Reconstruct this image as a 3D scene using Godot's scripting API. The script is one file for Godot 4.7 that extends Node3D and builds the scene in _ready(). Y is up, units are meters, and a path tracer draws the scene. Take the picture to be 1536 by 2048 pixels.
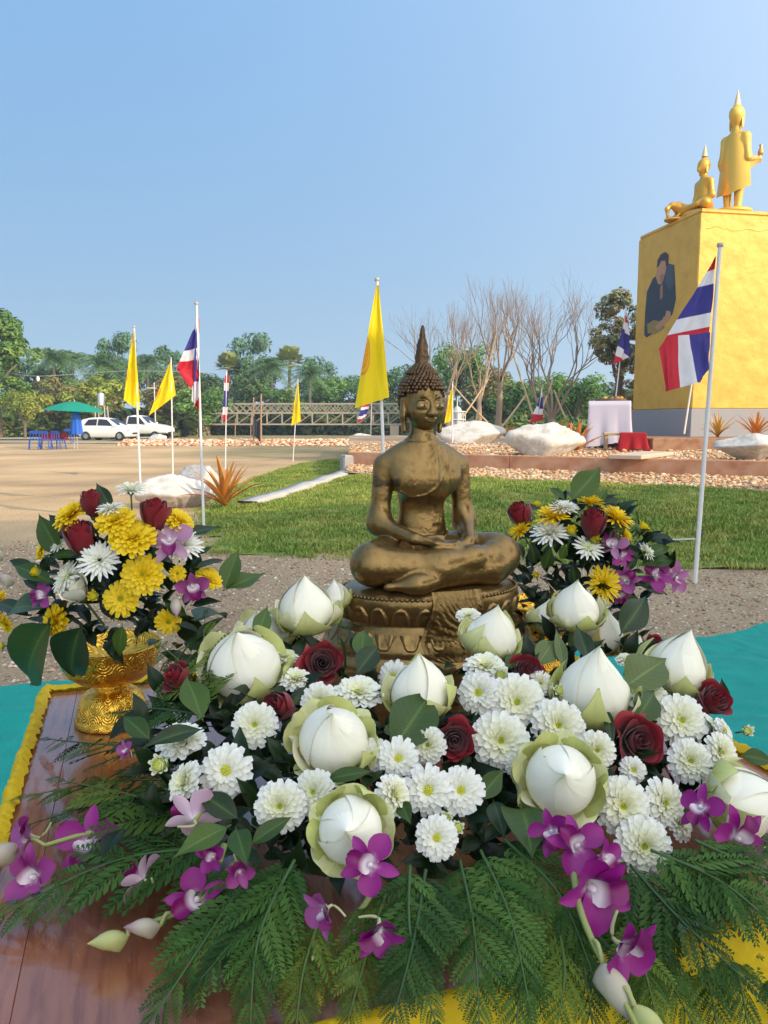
extends Node3D

var rng := RandomNumberGenerator.new()
var used := {}
var mats := {}
var nz := FastNoiseLite.new()


class M:
	var v := PackedVector3Array()
	var c := PackedColorArray()
	var t := PackedVector2Array()
	var i := PackedInt32Array()

	func add(p: Vector3, col := Color.WHITE, uv := Vector2.ZERO) -> int:
		v.append(p)
		c.append(col)
		t.append(uv)
		return v.size() - 1

	func tri(a: int, b: int, d: int) -> void:
		i.append(a)
		i.append(b)
		i.append(d)

	func quad(a: int, b: int, d: int, e: int) -> void:
		tri(a, b, d)
		tri(a, d, e)

	func join(o: M, x: Transform3D, tint := Color.WHITE) -> void:
		var n := v.size()
		for k in o.v.size():
			v.append(x * o.v[k])
			c.append(o.c[k] * tint)
		t.append_array(o.t)
		for k in o.i:
			i.append(n + k)

	func done() -> ArrayMesh:
		var n := PackedVector3Array()
		n.resize(v.size())
		for k in range(0, i.size(), 3):
			var a := v[i[k]]
			var f := (v[i[k + 2]] - a).cross(v[i[k + 1]] - a)
			n[i[k]] += f
			n[i[k + 1]] += f
			n[i[k + 2]] += f
		for k in n.size():
			n[k] = n[k].normalized() if n[k].length_squared() > 1e-30 else Vector3.UP
		var a := []
		a.resize(Mesh.ARRAY_MAX)
		a[Mesh.ARRAY_VERTEX] = v
		a[Mesh.ARRAY_NORMAL] = n
		a[Mesh.ARRAY_COLOR] = c
		a[Mesh.ARRAY_TEX_UV] = t
		a[Mesh.ARRAY_INDEX] = i
		var r := ArrayMesh.new()
		r.add_surface_from_arrays(Mesh.PRIMITIVE_TRIANGLES, a)
		return r


# a solid made of tapered capsules, joined smoothly inside a group and crisply between groups
class Sdf:
	var a := PackedVector3Array()
	var b := PackedVector3Array()
	var sc := PackedVector3Array()
	var r0 := PackedFloat32Array()
	var r1 := PackedFloat32Array()
	var inv := PackedFloat32Array()
	var sm := PackedFloat32Array()
	var g := PackedInt32Array()
	var k_in := 0.012
	var k_out := 0.004

	func cap(p: Vector3, q: Vector3, ra: float, rb: float, group := 0, scale := Vector3.ONE) -> void:
		a.append(p)
		b.append((q - p) * scale)
		sc.append(scale)
		r0.append(ra)
		r1.append(rb)
		var l := ((q - p) * scale).length_squared()
		inv.append(1.0 / l if l > 0.0 else 0.0)
		sm.append(1.0 / maxf(scale.x, maxf(scale.y, scale.z)))
		g.append(group)

	func ball(p: Vector3, r: Vector3, group := 0) -> void:
		var m := maxf(r.x, maxf(r.y, r.z))
		cap(p, p, m, m, group, Vector3(m / r.x, m / r.y, m / r.z))

	func smin(x: float, y: float, k: float) -> float:
		var h := maxf(k - absf(x - y), 0.0) / k
		return minf(x, y) - h * h * k * 0.25

	func d(p: Vector3) -> float:
		var total := 1e3
		var cur := 1e3
		var last := -1
		for n in a.size():
			if g[n] != last:
				if last >= 0:
					total = smin(total, cur, k_out)
				last = g[n]
				cur = 1e3
			var q := (p - a[n]) * sc[n]
			var h := clampf(q.dot(b[n]) * inv[n], 0.0, 1.0)
			var e := ((q - b[n] * h).length() - lerpf(r0[n], r1[n], h)) * sm[n]
			cur = smin(cur, e, k_in)
		return smin(total, cur, k_out)

	# surface nets; extra(p, d) may displace, tone(p) gives the colour
	func mesh(lo: Vector3, hi: Vector3, cell: float, extra: Callable, tone: Callable) -> M:
		var m := M.new()
		var s := 5
		var n := Vector3i(((hi - lo) / cell / s).ceil()) * s
		var ny := n.x
		var nzz := n.x * n.y
		var val := PackedFloat32Array()
		val.resize(n.x * n.y * n.z)
		val.fill(1.0)
		var at := PackedInt32Array()
		at.resize(val.size())
		at.fill(-1)
		var active: Array[Vector3i] = []
		var reach := cell * s * 1.25
		for z in range(0, n.z, s):
			for y in range(0, n.y, s):
				for x in range(0, n.x, s):
					var mid := lo + Vector3(x + 2.0, y + 2.0, z + 2.0) * cell
					var e := d(mid)
					if absf(e) > reach:
						if e < 0.0:
							for kz in s:
								for ky in s:
									for kx in s:
										val[x + kx + (y + ky) * ny + (z + kz) * nzz] = -1.0
						continue
					active.append(Vector3i(x, y, z))
					for kz in s:
						for ky in s:
							for kx in s:
								var p := lo + Vector3(x + kx, y + ky, z + kz) * cell
								val[x + kx + (y + ky) * ny + (z + kz) * nzz] = extra.call(p, d(p))
		for o in active:
			for kz in s:
				for ky in s:
					for kx in s:
						var x := o.x + kx
						var y := o.y + ky
						var z := o.z + kz
						if x + 1 >= n.x or y + 1 >= n.y or z + 1 >= n.z:
							continue
						var w := x + y * ny + z * nzz
						var sum := Vector3.ZERO
						var cnt := 0
						for e in 12:
							var axis := e / 4
							var u := e & 1
							var q := (e >> 1) & 1
							var pa := Vector3i(0, u, q) if axis == 0 else Vector3i(u, 0, q) if axis == 1 else Vector3i(u, q, 0)
							var ia := w + pa.x + pa.y * ny + pa.z * nzz
							var ib := ia + (1 if axis == 0 else ny if axis == 1 else nzz)
							var va := val[ia]
							var vb := val[ib]
							if (va < 0.0) != (vb < 0.0):
								var f := va / (va - vb)
								var pt := Vector3(pa)
								pt[axis] += f
								sum += pt
								cnt += 1
						if cnt:
							var p := lo + (Vector3(x, y, z) + sum / cnt) * cell
							at[w] = m.add(p, tone.call(p))
		for o in active:
			for kz in s:
				for ky in s:
					for kx in s:
						var x := o.x + kx
						var y := o.y + ky
						var z := o.z + kz
						if x < 1 or y < 1 or z < 1 or x + 1 >= n.x or y + 1 >= n.y or z + 1 >= n.z:
							continue
						var w := x + y * ny + z * nzz
						var neg := val[w] < 0.0
						for axis in 3:
							var step := 1 if axis == 0 else ny if axis == 1 else nzz
							if neg == (val[w + step] < 0.0):
								continue
							var e := ny if axis == 0 else nzz if axis == 1 else 1
							var f := nzz if axis == 0 else 1 if axis == 1 else ny
							var q0 := at[w - e - f]
							var q1 := at[w - f]
							var q2 := at[w]
							var q3 := at[w - e]
							if q0 < 0 or q1 < 0 or q2 < 0 or q3 < 0:
								continue
							if neg:
								m.quad(q0, q3, q2, q1)
							else:
								m.quad(q0, q1, q2, q3)
		return m


func numbered(called: String) -> String:
	var n: int = used.get(called, -1) + 1
	used[called] = n
	return called if n == 0 else "%s_%03d" % [called, n]


func put(called: String, m, mat: Material, parent: Node = self) -> MeshInstance3D:
	var o := MeshInstance3D.new()
	o.name = numbered(called) if parent == self else called
	o.mesh = m.done() if m is M else m
	o.material_override = mat
	parent.add_child(o, true)
	return o


func base(called: String, at: Vector3, turn := 0.0) -> Node3D:
	var o := Node3D.new()
	o.name = numbered(called)
	add_child(o)
	o.position = at
	o.rotation.y = turn
	return o


func tag(o: Node, label: String, category: String, group := "") -> Node:
	o.set_meta("label", label)
	o.set_meta("category", category)
	if group:
		o.set_meta("group", group)
	return o


func struct(called: String, m, mat: Material, label := "") -> MeshInstance3D:
	var o := put(called, m, mat)
	o.set_meta("kind", "structure")
	if label:
		o.set_meta("label", label)
	return o


func stuff(o: Node) -> Node:
	o.set_meta("kind", "stuff")
	return o


func upward(dir: Vector3, twist := 0.0) -> Basis:
	var y := dir.normalized()
	var x := y.cross(Vector3(0.013, 0.021, 1)).normalized()
	if x.length_squared() < 0.5:
		x = Vector3.RIGHT
	return Basis(x, y, x.cross(y)) * Basis(Vector3.UP, twist)


# a basis whose +z runs along dir and whose +y is as near up as it can be
func along(dir: Vector3, up := Vector3.UP) -> Basis:
	var z := dir.normalized()
	var x := up.cross(z)
	if x.length_squared() < 1e-6:
		x = Vector3.RIGHT.cross(z)
	x = x.normalized()
	return Basis(x, z.cross(x), z)


func place(proto: Node3D, called: String, at: Vector3, dir: Vector3, size: float, label: String, category: String, group: String, twist := -1.0) -> Node3D:
	var o: Node3D = proto.duplicate()
	o.name = numbered(called)
	add_child(o)
	var w := rng.randf() * TAU if twist == -1.0 else twist
	o.transform = Transform3D(upward(dir, w).scaled_local(Vector3(1, rng.randf_range(0.55, 1.0) if called.contains("chrys") else 1.0, 1) * size * rng.randf_range(0.96, 1.05)), at)
	tag(o, label, category, group)
	return o


func col(r: float, g: float, b: float) -> Color:
	return Color(r, g, b)


func jig(c: Color, amount: float) -> Color:
	var k := 1.0 + rng.randf_range(-amount, amount)
	return Color(c.r * k * (1.0 + rng.randf_range(-amount, amount) * 0.4), c.g * k, c.b * k * (1.0 + rng.randf_range(-amount, amount) * 0.4))


# a material whose colour comes from linear vertex colours
func vm(key: String, rough := 0.6, metal := 0.0, back := 0.0) -> StandardMaterial3D:
	if mats.has(key):
		return mats[key]
	var m := StandardMaterial3D.new()
	m.resource_name = key
	m.vertex_color_use_as_albedo = true
	m.roughness = rough
	m.metallic = metal
	m.cull_mode = BaseMaterial3D.CULL_DISABLED
	if back > 0.0:
		m.backlight_enabled = true
		m.backlight = Color(back, back, back).linear_to_srgb()
	mats[key] = m
	return m


func pm(key: String, c: Color, rough := 0.6, metal := 0.0) -> StandardMaterial3D:
	if mats.has(key):
		return mats[key]
	var m := StandardMaterial3D.new()
	m.resource_name = key
	m.albedo_color = c.linear_to_srgb()
	m.roughness = rough
	m.metallic = metal
	mats[key] = m
	return m


func noise_tex(size: int, freq: float, kind: int, ramp: Array = [], normal := 0.0, octaves := 4, seamless := true) -> NoiseTexture2D:
	var f := FastNoiseLite.new()
	f.noise_type = kind
	f.frequency = freq
	f.seed = 11
	f.fractal_octaves = octaves
	if kind == FastNoiseLite.TYPE_CELLULAR:
		f.cellular_return_type = FastNoiseLite.RETURN_DISTANCE
		f.fractal_type = FastNoiseLite.FRACTAL_NONE
	var t := NoiseTexture2D.new()
	t.width = size
	t.height = size
	t.seamless = seamless
	t.generate_mipmaps = false
	if normal > 0.0:
		t.as_normal_map = true
		t.bump_strength = normal
	if ramp.size():
		var g := Gradient.new()
		g.offsets = PackedFloat32Array()
		g.colors = PackedColorArray()
		var offs := PackedFloat32Array()
		var cols := PackedColorArray()
		for k in ramp.size():
			offs.append(ramp[k][0])
			cols.append((ramp[k][1] as Color).linear_to_srgb())
		g.offsets = offs
		g.colors = cols
		t.color_ramp = g
	t.noise = f
	return t


func tri_map(m: StandardMaterial3D, scale: float, world := true) -> StandardMaterial3D:
	m.uv1_triplanar = true
	m.uv1_world_triplanar = world
	m.uv1_scale = Vector3.ONE * scale
	return m


func grey_ramp(lo: float, hi: float) -> Array:
	return [[0.0, Color(lo, lo, lo)], [1.0, Color(hi, hi, hi)]]


# ---------------------------------------------------------------- shapes
func grid(m: M, nu: int, nv: int, f: Callable, tone: Callable = func(_u, _v): return Color.WHITE) -> void:
	var n := m.v.size()
	for a in nu + 1:
		for b in nv + 1:
			var u := float(a) / nu
			var v := float(b) / nv
			m.add(f.call(u, v), tone.call(u, v), Vector2(u, v))
	for a in nu:
		for b in nv:
			var k := n + a * (nv + 1) + b
			m.quad(k, k + 1, k + nv + 2, k + nv + 1)


func tube(m: M, pts: Array, r0: float, r1: float, sides: int, c0: Color, c1 := Color(-1, 0, 0), caps := true) -> void:
	if c1.r < 0:
		c1 = c0
	var n := m.v.size()
	var cnt := pts.size()
	for k in cnt:
		var dir: Vector3 = (pts[mini(k + 1, cnt - 1)] - pts[maxi(k - 1, 0)])
		var bs := along(dir if dir.length_squared() > 1e-14 else Vector3.UP, Vector3(0.31, 0.11, 0.94) if absf(dir.normalized().y) > 0.9 else Vector3.UP)
		var f := float(k) / maxi(cnt - 1, 1)
		for s in sides:
			var a := TAU * s / sides
			m.add(pts[k] + (bs.x * cos(a) + bs.y * sin(a)) * lerpf(r0, r1, f), c0.lerp(c1, f), Vector2(float(s) / sides, f))
	for k in cnt - 1:
		for s in sides:
			var a := n + k * sides + s
			var b := n + k * sides + (s + 1) % sides
			m.quad(a, b, b + sides, a + sides)
	if caps:
		for e in 2:
			var c := m.add(pts[(cnt - 1) * e], c1 if e else c0)
			for s in sides:
				var o := n + (cnt - 1) * e * sides
				if e:
					m.tri(c, o + s, o + (s + 1) % sides)
				else:
					m.tri(c, o + (s + 1) % sides, o + s)


func lathe(m: M, prof: Array, sides: int, tint: Color, x := Transform3D.IDENTITY) -> void:
	var n := m.v.size()
	var w := sides + 1
	for k in prof.size():
		for s in w:
			var a := TAU * s / sides
			m.add(x * Vector3(prof[k].x * sin(a), prof[k].y, prof[k].x * cos(a)), tint, Vector2(float(s) / sides, float(k) / (prof.size() - 1)))
	for k in prof.size() - 1:
		for s in sides:
			var a := n + k * w + s
			m.quad(a, a + w, a + w + 1, a + 1)


# a box with chamfered edges
func box(m: M, at: Vector3, size: Vector3, tint := Color.WHITE, bs := Basis.IDENTITY, cut := 0.0) -> void:
	var h := size * 0.5
	var e := minf(cut, minf(h.x, minf(h.y, h.z)) * 0.9)
	for ax in 3:
		var b1 := (ax + 1) % 3
		var b2 := (ax + 2) % 3
		for sg in [-1.0, 1.0]:
			var q := []
			for w in [[-1, -1], [1, -1], [1, 1], [-1, 1]]:
				var p := Vector3.ZERO
				p[ax] = sg * h[ax]
				p[b1] = w[0] * (h[b1] - e)
				p[b2] = w[1] * (h[b2] - e)
				q.append(m.add(at + bs * p, tint, Vector2(p[b1], p[b2])))
			if sg > 0:
				m.quad(q[0], q[3], q[2], q[1])
			else:
				m.quad(q[0], q[1], q[2], q[3])
	if e <= 0.0:
		return
	for ax in 3:
		var b1 := (ax + 1) % 3
		var b2 := (ax + 2) % 3
		for s1 in [-1.0, 1.0]:
			for s2 in [-1.0, 1.0]:
				var q := []
				for w in [[-1, 0], [1, 0], [1, 1], [-1, 1]]:
					var p := Vector3.ZERO
					p[ax] = w[0] * (h[ax] - e)
					p[b1] = s1 * (h[b1] - (e if w[1] else 0.0))
					p[b2] = s2 * (h[b2] - (0.0 if w[1] else e))
					q.append(m.add(at + bs * p, tint))
				if s1 * s2 > 0:
					m.quad(q[0], q[1], q[2], q[3])
				else:
					m.quad(q[0], q[3], q[2], q[1])


func ball(m: M, at: Vector3, r: Vector3, rings: int, sides: int, tint: Color, bs := Basis.IDENTITY) -> void:
	var n := m.v.size()
	for a in rings + 1:
		var u := PI * a / rings
		for s in sides:
			var w := TAU * s / sides
			m.add(at + bs * (Vector3(sin(u) * cos(w), cos(u), sin(u) * sin(w)) * r), tint)
	for a in rings:
		for s in sides:
			var p := n + a * sides + s
			var q := n + a * sides + (s + 1) % sides
			m.quad(p, q, q + sides, p + sides)


func curve(pts: Array, n: int) -> Array:
	var out := []
	for k in n + 1:
		var f := float(k) / n * (pts.size() - 1)
		var a := mini(int(f), pts.size() - 2)
		var t := f - a
		var p0: Vector3 = pts[maxi(a - 1, 0)]
		var p3: Vector3 = pts[mini(a + 2, pts.size() - 1)]
		out.append((pts[a] as Vector3).cubic_interpolate(pts[a + 1], p0, p3, t))
	return out


func look(w: Array, t: float) -> float:
	var f := clampf(t, 0.0, 1.0) * (w.size() - 1)
	var k := mini(int(f), w.size() - 2)
	return lerpf(w[k], w[k + 1], f - k)


# a petal or leaf that starts at the origin and runs along +z, its face to +y
func petal(m: M, x: Transform3D, len: float, width: float, shape: Array, e0: float, e1: float, cup: float, c0: Color, c1: Color, nu := 6, nv := 4, fold := 0.0) -> void:
	var n := m.v.size()
	var y := 0.0
	var z := 0.0
	for a in nu + 1:
		var t := float(a) / nu
		var e := e0 + (e1 - e0) * t
		if a:
			z += cos(e) * len / nu
			y += sin(e) * len / nu
		var w := width * 0.5 * look(shape, t)
		for b in nv + 1:
			var s := 2.0 * b / nv - 1.0
			var lift := cup * w * s * s + fold * w * absf(s)
			m.add(x * Vector3(s * w, y + lift * cos(e), z - lift * sin(e)), c0.lerp(c1, t), Vector2(0.5 + s * 0.5, t))
	for a in nu:
		for b in nv:
			var k := n + a * (nv + 1) + b
			m.quad(k, k + 1, k + nv + 2, k + nv + 1)


func turn(ax: Vector3, a: float) -> Transform3D:
	return Transform3D(Basis(ax, a), Vector3.ZERO)


# an uneven stone
func stone(seed_: int, rings: int, sides: int, rough: float, tint: Color, dark: Color) -> M:
	var m := M.new()
	var f := FastNoiseLite.new()
	f.seed = seed_
	f.frequency = 0.9
	f.fractal_octaves = 3
	for a in rings + 1:
		var u := PI * a / rings
		for s in sides:
			var w := TAU * s / sides
			var d := Vector3(sin(u) * cos(w), cos(u), sin(u) * sin(w))
			var p := d
			# facets: cut by a few planes
			var k := 1.0
			for q in 9:
				var nrm := Vector3(sin(q * 2.4 + seed_), cos(q * 1.7 + seed_ * 0.7), sin(q * 3.1 + seed_ * 1.3)).normalized()
				var dt := d.dot(nrm)
				if dt > 0.05:
					k = minf(k, (0.60 + 0.16 * sin(q * 5.0 + seed_)) / dt)
			p = d * k * (1.0 + rough * f.get_noise_3dv(d * 1.6))
			m.add(p, tint.lerp(dark, clampf(0.5 + 1.3 * f.get_noise_3dv(d * 2.7 + Vector3.ONE * 7), 0, 1)))
	for a in rings:
		for s in sides:
			var p := a * sides + s
			var q := a * sides + (s + 1) % sides
			m.quad(p, q, q + sides, p + sides)
	return m


func scatter(called: String, m: M, mat: Material, xs: Array, cs: Array) -> MultiMeshInstance3D:
	var mm := MultiMesh.new()
	mm.transform_format = MultiMesh.TRANSFORM_3D
	mm.use_colors = true
	mm.mesh = m.done()
	mm.instance_count = xs.size()
	for k in xs.size():
		mm.set_instance_transform(k, xs[k])
		mm.set_instance_color(k, cs[k])
	var o := MultiMeshInstance3D.new()
	o.name = numbered(called)
	o.multimesh = mm
	o.material_override = mat
	add_child(o)
	stuff(o)
	return o


func inside(p: Vector2, poly: PackedVector2Array) -> bool:
	return Geometry2D.is_point_in_polygon(p, poly)


func off_line(p: Vector2, line: PackedVector2Array) -> float:
	var d := 1e6
	for k in line.size() - 1:
		d = minf(d, p.distance_to(Geometry2D.get_closest_point_to_segment(p, line[k], line[k + 1])))
	return d

const NEAR_LINE := [Vector2(-1.2, -25.5), Vector2(-2.4, -22), Vector2(-2.7, -16.2), Vector2(-2.65, -10.6), Vector2(-1.6, -6.98), Vector2(1, -6.5), Vector2(4, -6.1), Vector2(12, -5.4)]
const TOP_LINE := [Vector2(12, -6.6), Vector2(10, -7.8), Vector2(5, -10.2), Vector2(1.6, -12.3), Vector2(-0.6, -15.0), Vector2(-0.8, -20)]
const WALL_LINE := [Vector2(-0.7, -15.6), Vector2(2.3, -14.0), Vector2(6, -12.0), Vector2(11, -9.3)]
const BLOCK_C := Vector3(6.74, 0.9, -17.0)
const BLOCK_R := Vector3(0.983, 0, -0.184)
const BLOCK_U := Vector3(-0.184, 0, -0.983)

var near_line: PackedVector2Array
var lawn: PackedVector2Array


func _ready() -> void:
	# camera, sky, sun, exposure
	var cam := Camera3D.new()
	cam.name = "camera"
	cam.fov = 67.3
	cam.far = 2500.0
	cam.near = 0.02
	cam.position = Vector3(0, 1.22, 0)
	cam.rotation_degrees.x = -6.71
	add_child(cam)
	cam.current = true
	var sun := DirectionalLight3D.new()
	sun.name = "sun"
	sun.light_energy = 0.66
	sun.light_color = Color(1.0, 0.90, 0.76)
	sun.light_angular_distance = 0.6
	sun.shadow_enabled = true
	add_child(sun)
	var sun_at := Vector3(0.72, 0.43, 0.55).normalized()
	sun.look_at_from_position(sun_at * 50.0, Vector3.ZERO)
	var env := Environment.new()
	env.background_mode = Environment.BG_SKY
	env.sky = Sky.new()
	var pano := PanoramaSkyMaterial.new()
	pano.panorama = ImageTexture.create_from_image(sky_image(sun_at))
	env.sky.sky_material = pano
	env.tonemap_mode = Environment.TONE_MAPPER_LINEAR
	env.tonemap_exposure = 2.0
	env.sdfgi_enabled = true
	env.ssao_enabled = true
	env.ssil_enabled = true
	env.fog_enabled = true
	env.fog_light_color = Color(0.72, 0.80, 0.88)
	env.fog_density = 0.0009
	var we := WorldEnvironment.new()
	we.name = "world_environment"
	we.environment = env
	add_child(we)
	rng.seed = 20
	nz.seed = 3
	nz.frequency = 0.35
	nz.fractal_octaves = 4
	near_line = PackedVector2Array(NEAR_LINE)
	lawn = PackedVector2Array(NEAR_LINE + TOP_LINE)
	build_ground()
	build_lawn()
	build_beds()
	build_shade_canopy()
	build_block()
	build_far()
	build_yard()
	build_flags()
	build_table()
	build_statue()
	build_flowers()


# clear hazy morning air: blue overhead, paler low down, plus an added sunward glow
func sky_image(sun_at: Vector3) -> Image:
	var w := 384
	var h := 192
	var im := Image.create(w, h, false, Image.FORMAT_RGBF)
	for y in h:
		var e := PI * (0.5 - (y + 0.5) / h)
		for x in w:
			var a := TAU * (x + 0.5) / w
			var d := Vector3(sin(a) * cos(e), sin(e), -cos(a) * cos(e))
			var up := maxf(d.y, 0.0)
			var air := exp(-up * 3.3)
			var c := Vector3(0.083, 0.210, 0.408).lerp(Vector3(0.240, 0.322, 0.382), air)
			var cs := clampf(d.dot(sun_at), -1, 1)
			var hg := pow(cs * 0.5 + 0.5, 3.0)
			c += Vector3(1.0, 0.90, 0.75) * hg * FILL_GLOW  # glow out of view, raised to brighten the shaded foreground
			c *= 1.0 + 0.035 * nz.get_noise_3d(d.x * 5.0, d.y * 16.0, d.z * 5.0) * smoothstep(0.0, 0.2, up)
			if d.y < 0.0:
				c = c.lerp(Vector3(0.36, 0.34, 0.30), smoothstep(0.0, 0.12, -d.y))
			im.set_pixel(x, y, Color(c.x, c.y, c.z))
	return im


const FILL_GLOW := 1.2


func rise(x: float, z: float) -> float:
	return 0.30 * smoothstep(0.0, 4.5, off_line(Vector2(x, z), near_line)) + 0.03 * nz.get_noise_2d(x * 2.2, z * 2.2)


func ground_y(x: float, z: float) -> float:
	var far := smoothstep(8.0, 20.0, -z)
	return 0.02 * nz.get_noise_2d(x * 0.9, z * 0.9) * (1.0 + far)


func build_ground() -> void:
	var m := M.new()
	var n := 190
	var sand := col(0.66, 0.45, 0.235)
	var gravel := col(0.44, 0.32, 0.195)
	var olive := col(0.27, 0.24, 0.10)
	var red := col(0.42, 0.20, 0.10)
	var f := func(u: float, v: float) -> Vector3:
		var a := 2.0 * u - 1.0
		var x := signf(a) * (14.0 * absf(a) + 500.0 * pow(absf(a), 5.0))
		var z := 4.0 - 26.0 * v - 900.0 * pow(v, 5.0)
		return Vector3(x, ground_y(x, z), z)
	var tone := func(u: float, v: float) -> Color:
		var p: Vector3 = f.call(u, v)
		var q := nz.get_noise_2d(p.x * 0.55 + 40, p.z * 0.55)
		var q2 := nz.get_noise_2d(p.x * 2.7, p.z * 2.7 + 90)
		var c: Color = gravel.lerp(sand, smoothstep(5.5, 9.0, -p.z + 1.2 * q - maxf(p.x + 1.0, 0.0) * 0.8))
		c = c.lerp(red, 0.14 * clampf(q2 * 1.6, 0, 1))
		var strip := smoothstep(24.0, 29.0, -p.z) * (1.0 - smoothstep(38.0, 44.0, -p.z)) * smoothstep(-10.0, -5.0, p.x)
		c = c.lerp(olive, strip * 0.75)
		var far := smoothstep(41.0, 47.0, -p.z + 3.0 * q)
		c = c.lerp(olive, 0.8 * far)
		var k := 1.0 + 0.35 * q + 0.22 * q2 + 0.30 * nz.get_noise_2d(p.x * 0.25 + 7, p.z * 1.5) * smoothstep(8.0, 12.0, -p.z)
		return Color(c.r * k, c.g * k, c.b * k)
	grid(m, n, n, f, tone)
	var mat := vm("earth", 0.95)
	mat.heightmap_enabled = true
	mat.heightmap_scale = 1.6
	mat.heightmap_texture = noise_tex(512, 0.06, FastNoiseLite.TYPE_CELLULAR, [], 0.0)
	mat.detail_enabled = true
	mat.detail_blend_mode = BaseMaterial3D.BLEND_MODE_MUL
	mat.detail_albedo = noise_tex(512, 0.03, FastNoiseLite.TYPE_SIMPLEX_SMOOTH, grey_ramp(0.62, 1.0))
	mat.detail_mask = noise_tex(64, 0.02, FastNoiseLite.TYPE_VALUE, grey_ramp(1.0, 1.0))
	tri_map(mat, 1.7)
	struct("ground", m, mat, "bare sandy yard of pale brown earth and gravel")
	# loose pebbles on the near gravel
	var xs := []
	var cs := []
	for k in 26000:
		var z := -2.2 - 5.6 * pow(rng.randf(), 0.8)
		var x := rng.randf_range(-1, 1) * (1.0 - z * 0.62)
		if inside(Vector2(x, z), lawn):
			continue
		var s := rng.randf_range(0.005, 0.014) * (1.7 if rng.randf() < 0.1 else 1.0)
		var b := Basis(Vector3.UP, rng.randf() * TAU).scaled(Vector3(s, s * 0.55, s * rng.randf_range(0.7, 1.2)))
		xs.append(Transform3D(b, Vector3(x, ground_y(x, z) + s * 0.1, z)))
		cs.append(jig([col(0.42, 0.31, 0.21), col(0.58, 0.49, 0.39), col(0.32, 0.19, 0.11), col(0.20, 0.15, 0.11)][rng.randi() % 4], 0.25))
	tag(scatter("gravel", stone(3, 5, 7, 0.2, Color.WHITE, Color.WHITE), vm("pebble", 0.9), xs, cs), "brown gravel lying loose on the ground behind the table", "gravel")
	# concrete road far left
	var rd := M.new()
	grid(rd, 12, 2, func(u, v): return Vector3(-70 + 54 * u, 0.05, -46.5 - 9 * u * u - 5.0 * v), func(u, v): return col(0.52, 0.47, 0.42))
	struct("road", rd, vm("road", 0.9), "pale concrete road beyond the parasol")


func build_lawn() -> void:
	var m := M.new()
	var x0 := -3.0
	var z0 := -26.0
	var st := 0.16
	var nx := 95
	var nzc := 130
	var at := {}
	for a in nx:
		for b in nzc:
			var p := Vector2(x0 + a * st, z0 + b * st)
			if inside(p, lawn):
				var q := nz.get_noise_2d(p.x * 3, p.y * 3)
				var c := col(0.15, 0.22, 0.04).lerp(col(0.28, 0.27, 0.07), clampf(0.35 + q, 0, 1))
				at[Vector2i(a, b)] = m.add(Vector3(p.x, 0.004 + rise(p.x, p.y), p.y), c)
	for k in at:
		var r: Vector2i = k + Vector2i(1, 0)
		var d: Vector2i = k + Vector2i(0, 1)
		var e: Vector2i = k + Vector2i(1, 1)
		if at.has(r) and at.has(d) and at.has(e):
			m.quad(at[k], at[r], at[e], at[d])
	struct("lawn", m, vm("turf", 0.95), "grassy bank rising towards the gravel beds")
	# blades
	var tf := M.new()
	for k in 16:
		var a := rng.randf() * TAU
		var o := Vector3(rng.randf_range(-0.09, 0.09), 0, rng.randf_range(-0.09, 0.09))
		var h := rng.randf_range(0.028, 0.062)
		var lean := Vector3(cos(a), 0, sin(a)) * h * rng.randf_range(0.3, 1.0)
		var w := Vector3(-sin(a), 0, cos(a)) * 0.0045
		var c := jig(col(0.9, 0.95, 0.85), 0.3)
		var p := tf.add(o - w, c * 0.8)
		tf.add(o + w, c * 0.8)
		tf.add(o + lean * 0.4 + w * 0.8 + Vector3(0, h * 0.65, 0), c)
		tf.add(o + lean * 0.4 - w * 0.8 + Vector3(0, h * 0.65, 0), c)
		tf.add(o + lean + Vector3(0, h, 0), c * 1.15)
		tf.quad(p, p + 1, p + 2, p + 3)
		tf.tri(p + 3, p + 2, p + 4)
	var xs := []
	var cs := []
	var tries := 0
	while xs.size() < 24000 and tries < 120000:
		tries += 1
		var z := -5.2 - 20.5 * pow(rng.randf(), 1.35)
		var x := rng.randf_range(-2.9, 9.5 if z > -14 else 0.5)
		var p := Vector2(x, z)
		if not inside(p, lawn):
			continue
		var q := nz.get_noise_2d(x * 3, z * 3)
		if off_line(p, near_line) < 0.25 and rng.randf() < 0.5:
			continue
		var s := rng.randf_range(0.6, 1.0) * (1.0 + 0.5 * nz.get_noise_2d(x * 1.3 + 9, z * 1.3)) * (1.3 if z < -12 else 1.0)
		xs.append(Transform3D(Basis(Vector3.UP, rng.randf() * TAU).scaled(Vector3(s * 1.2, s, s * 1.2)), Vector3(x, rise(x, z), z)))
		cs.append(jig(col(0.24, 0.34, 0.05).lerp(col(0.44, 0.43, 0.09), clampf(0.3 + 1.1 * q + rng.randf_range(-0.2, 0.2), 0, 1)), 0.2))
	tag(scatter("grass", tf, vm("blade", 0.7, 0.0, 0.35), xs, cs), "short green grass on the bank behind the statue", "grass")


func strip_point(line: Array, u: float) -> Vector2:
	var f := u * (line.size() - 1)
	var k := mini(int(f), line.size() - 2)
	return (line[k] as Vector2).lerp(line[k + 1], f - k)


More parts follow.
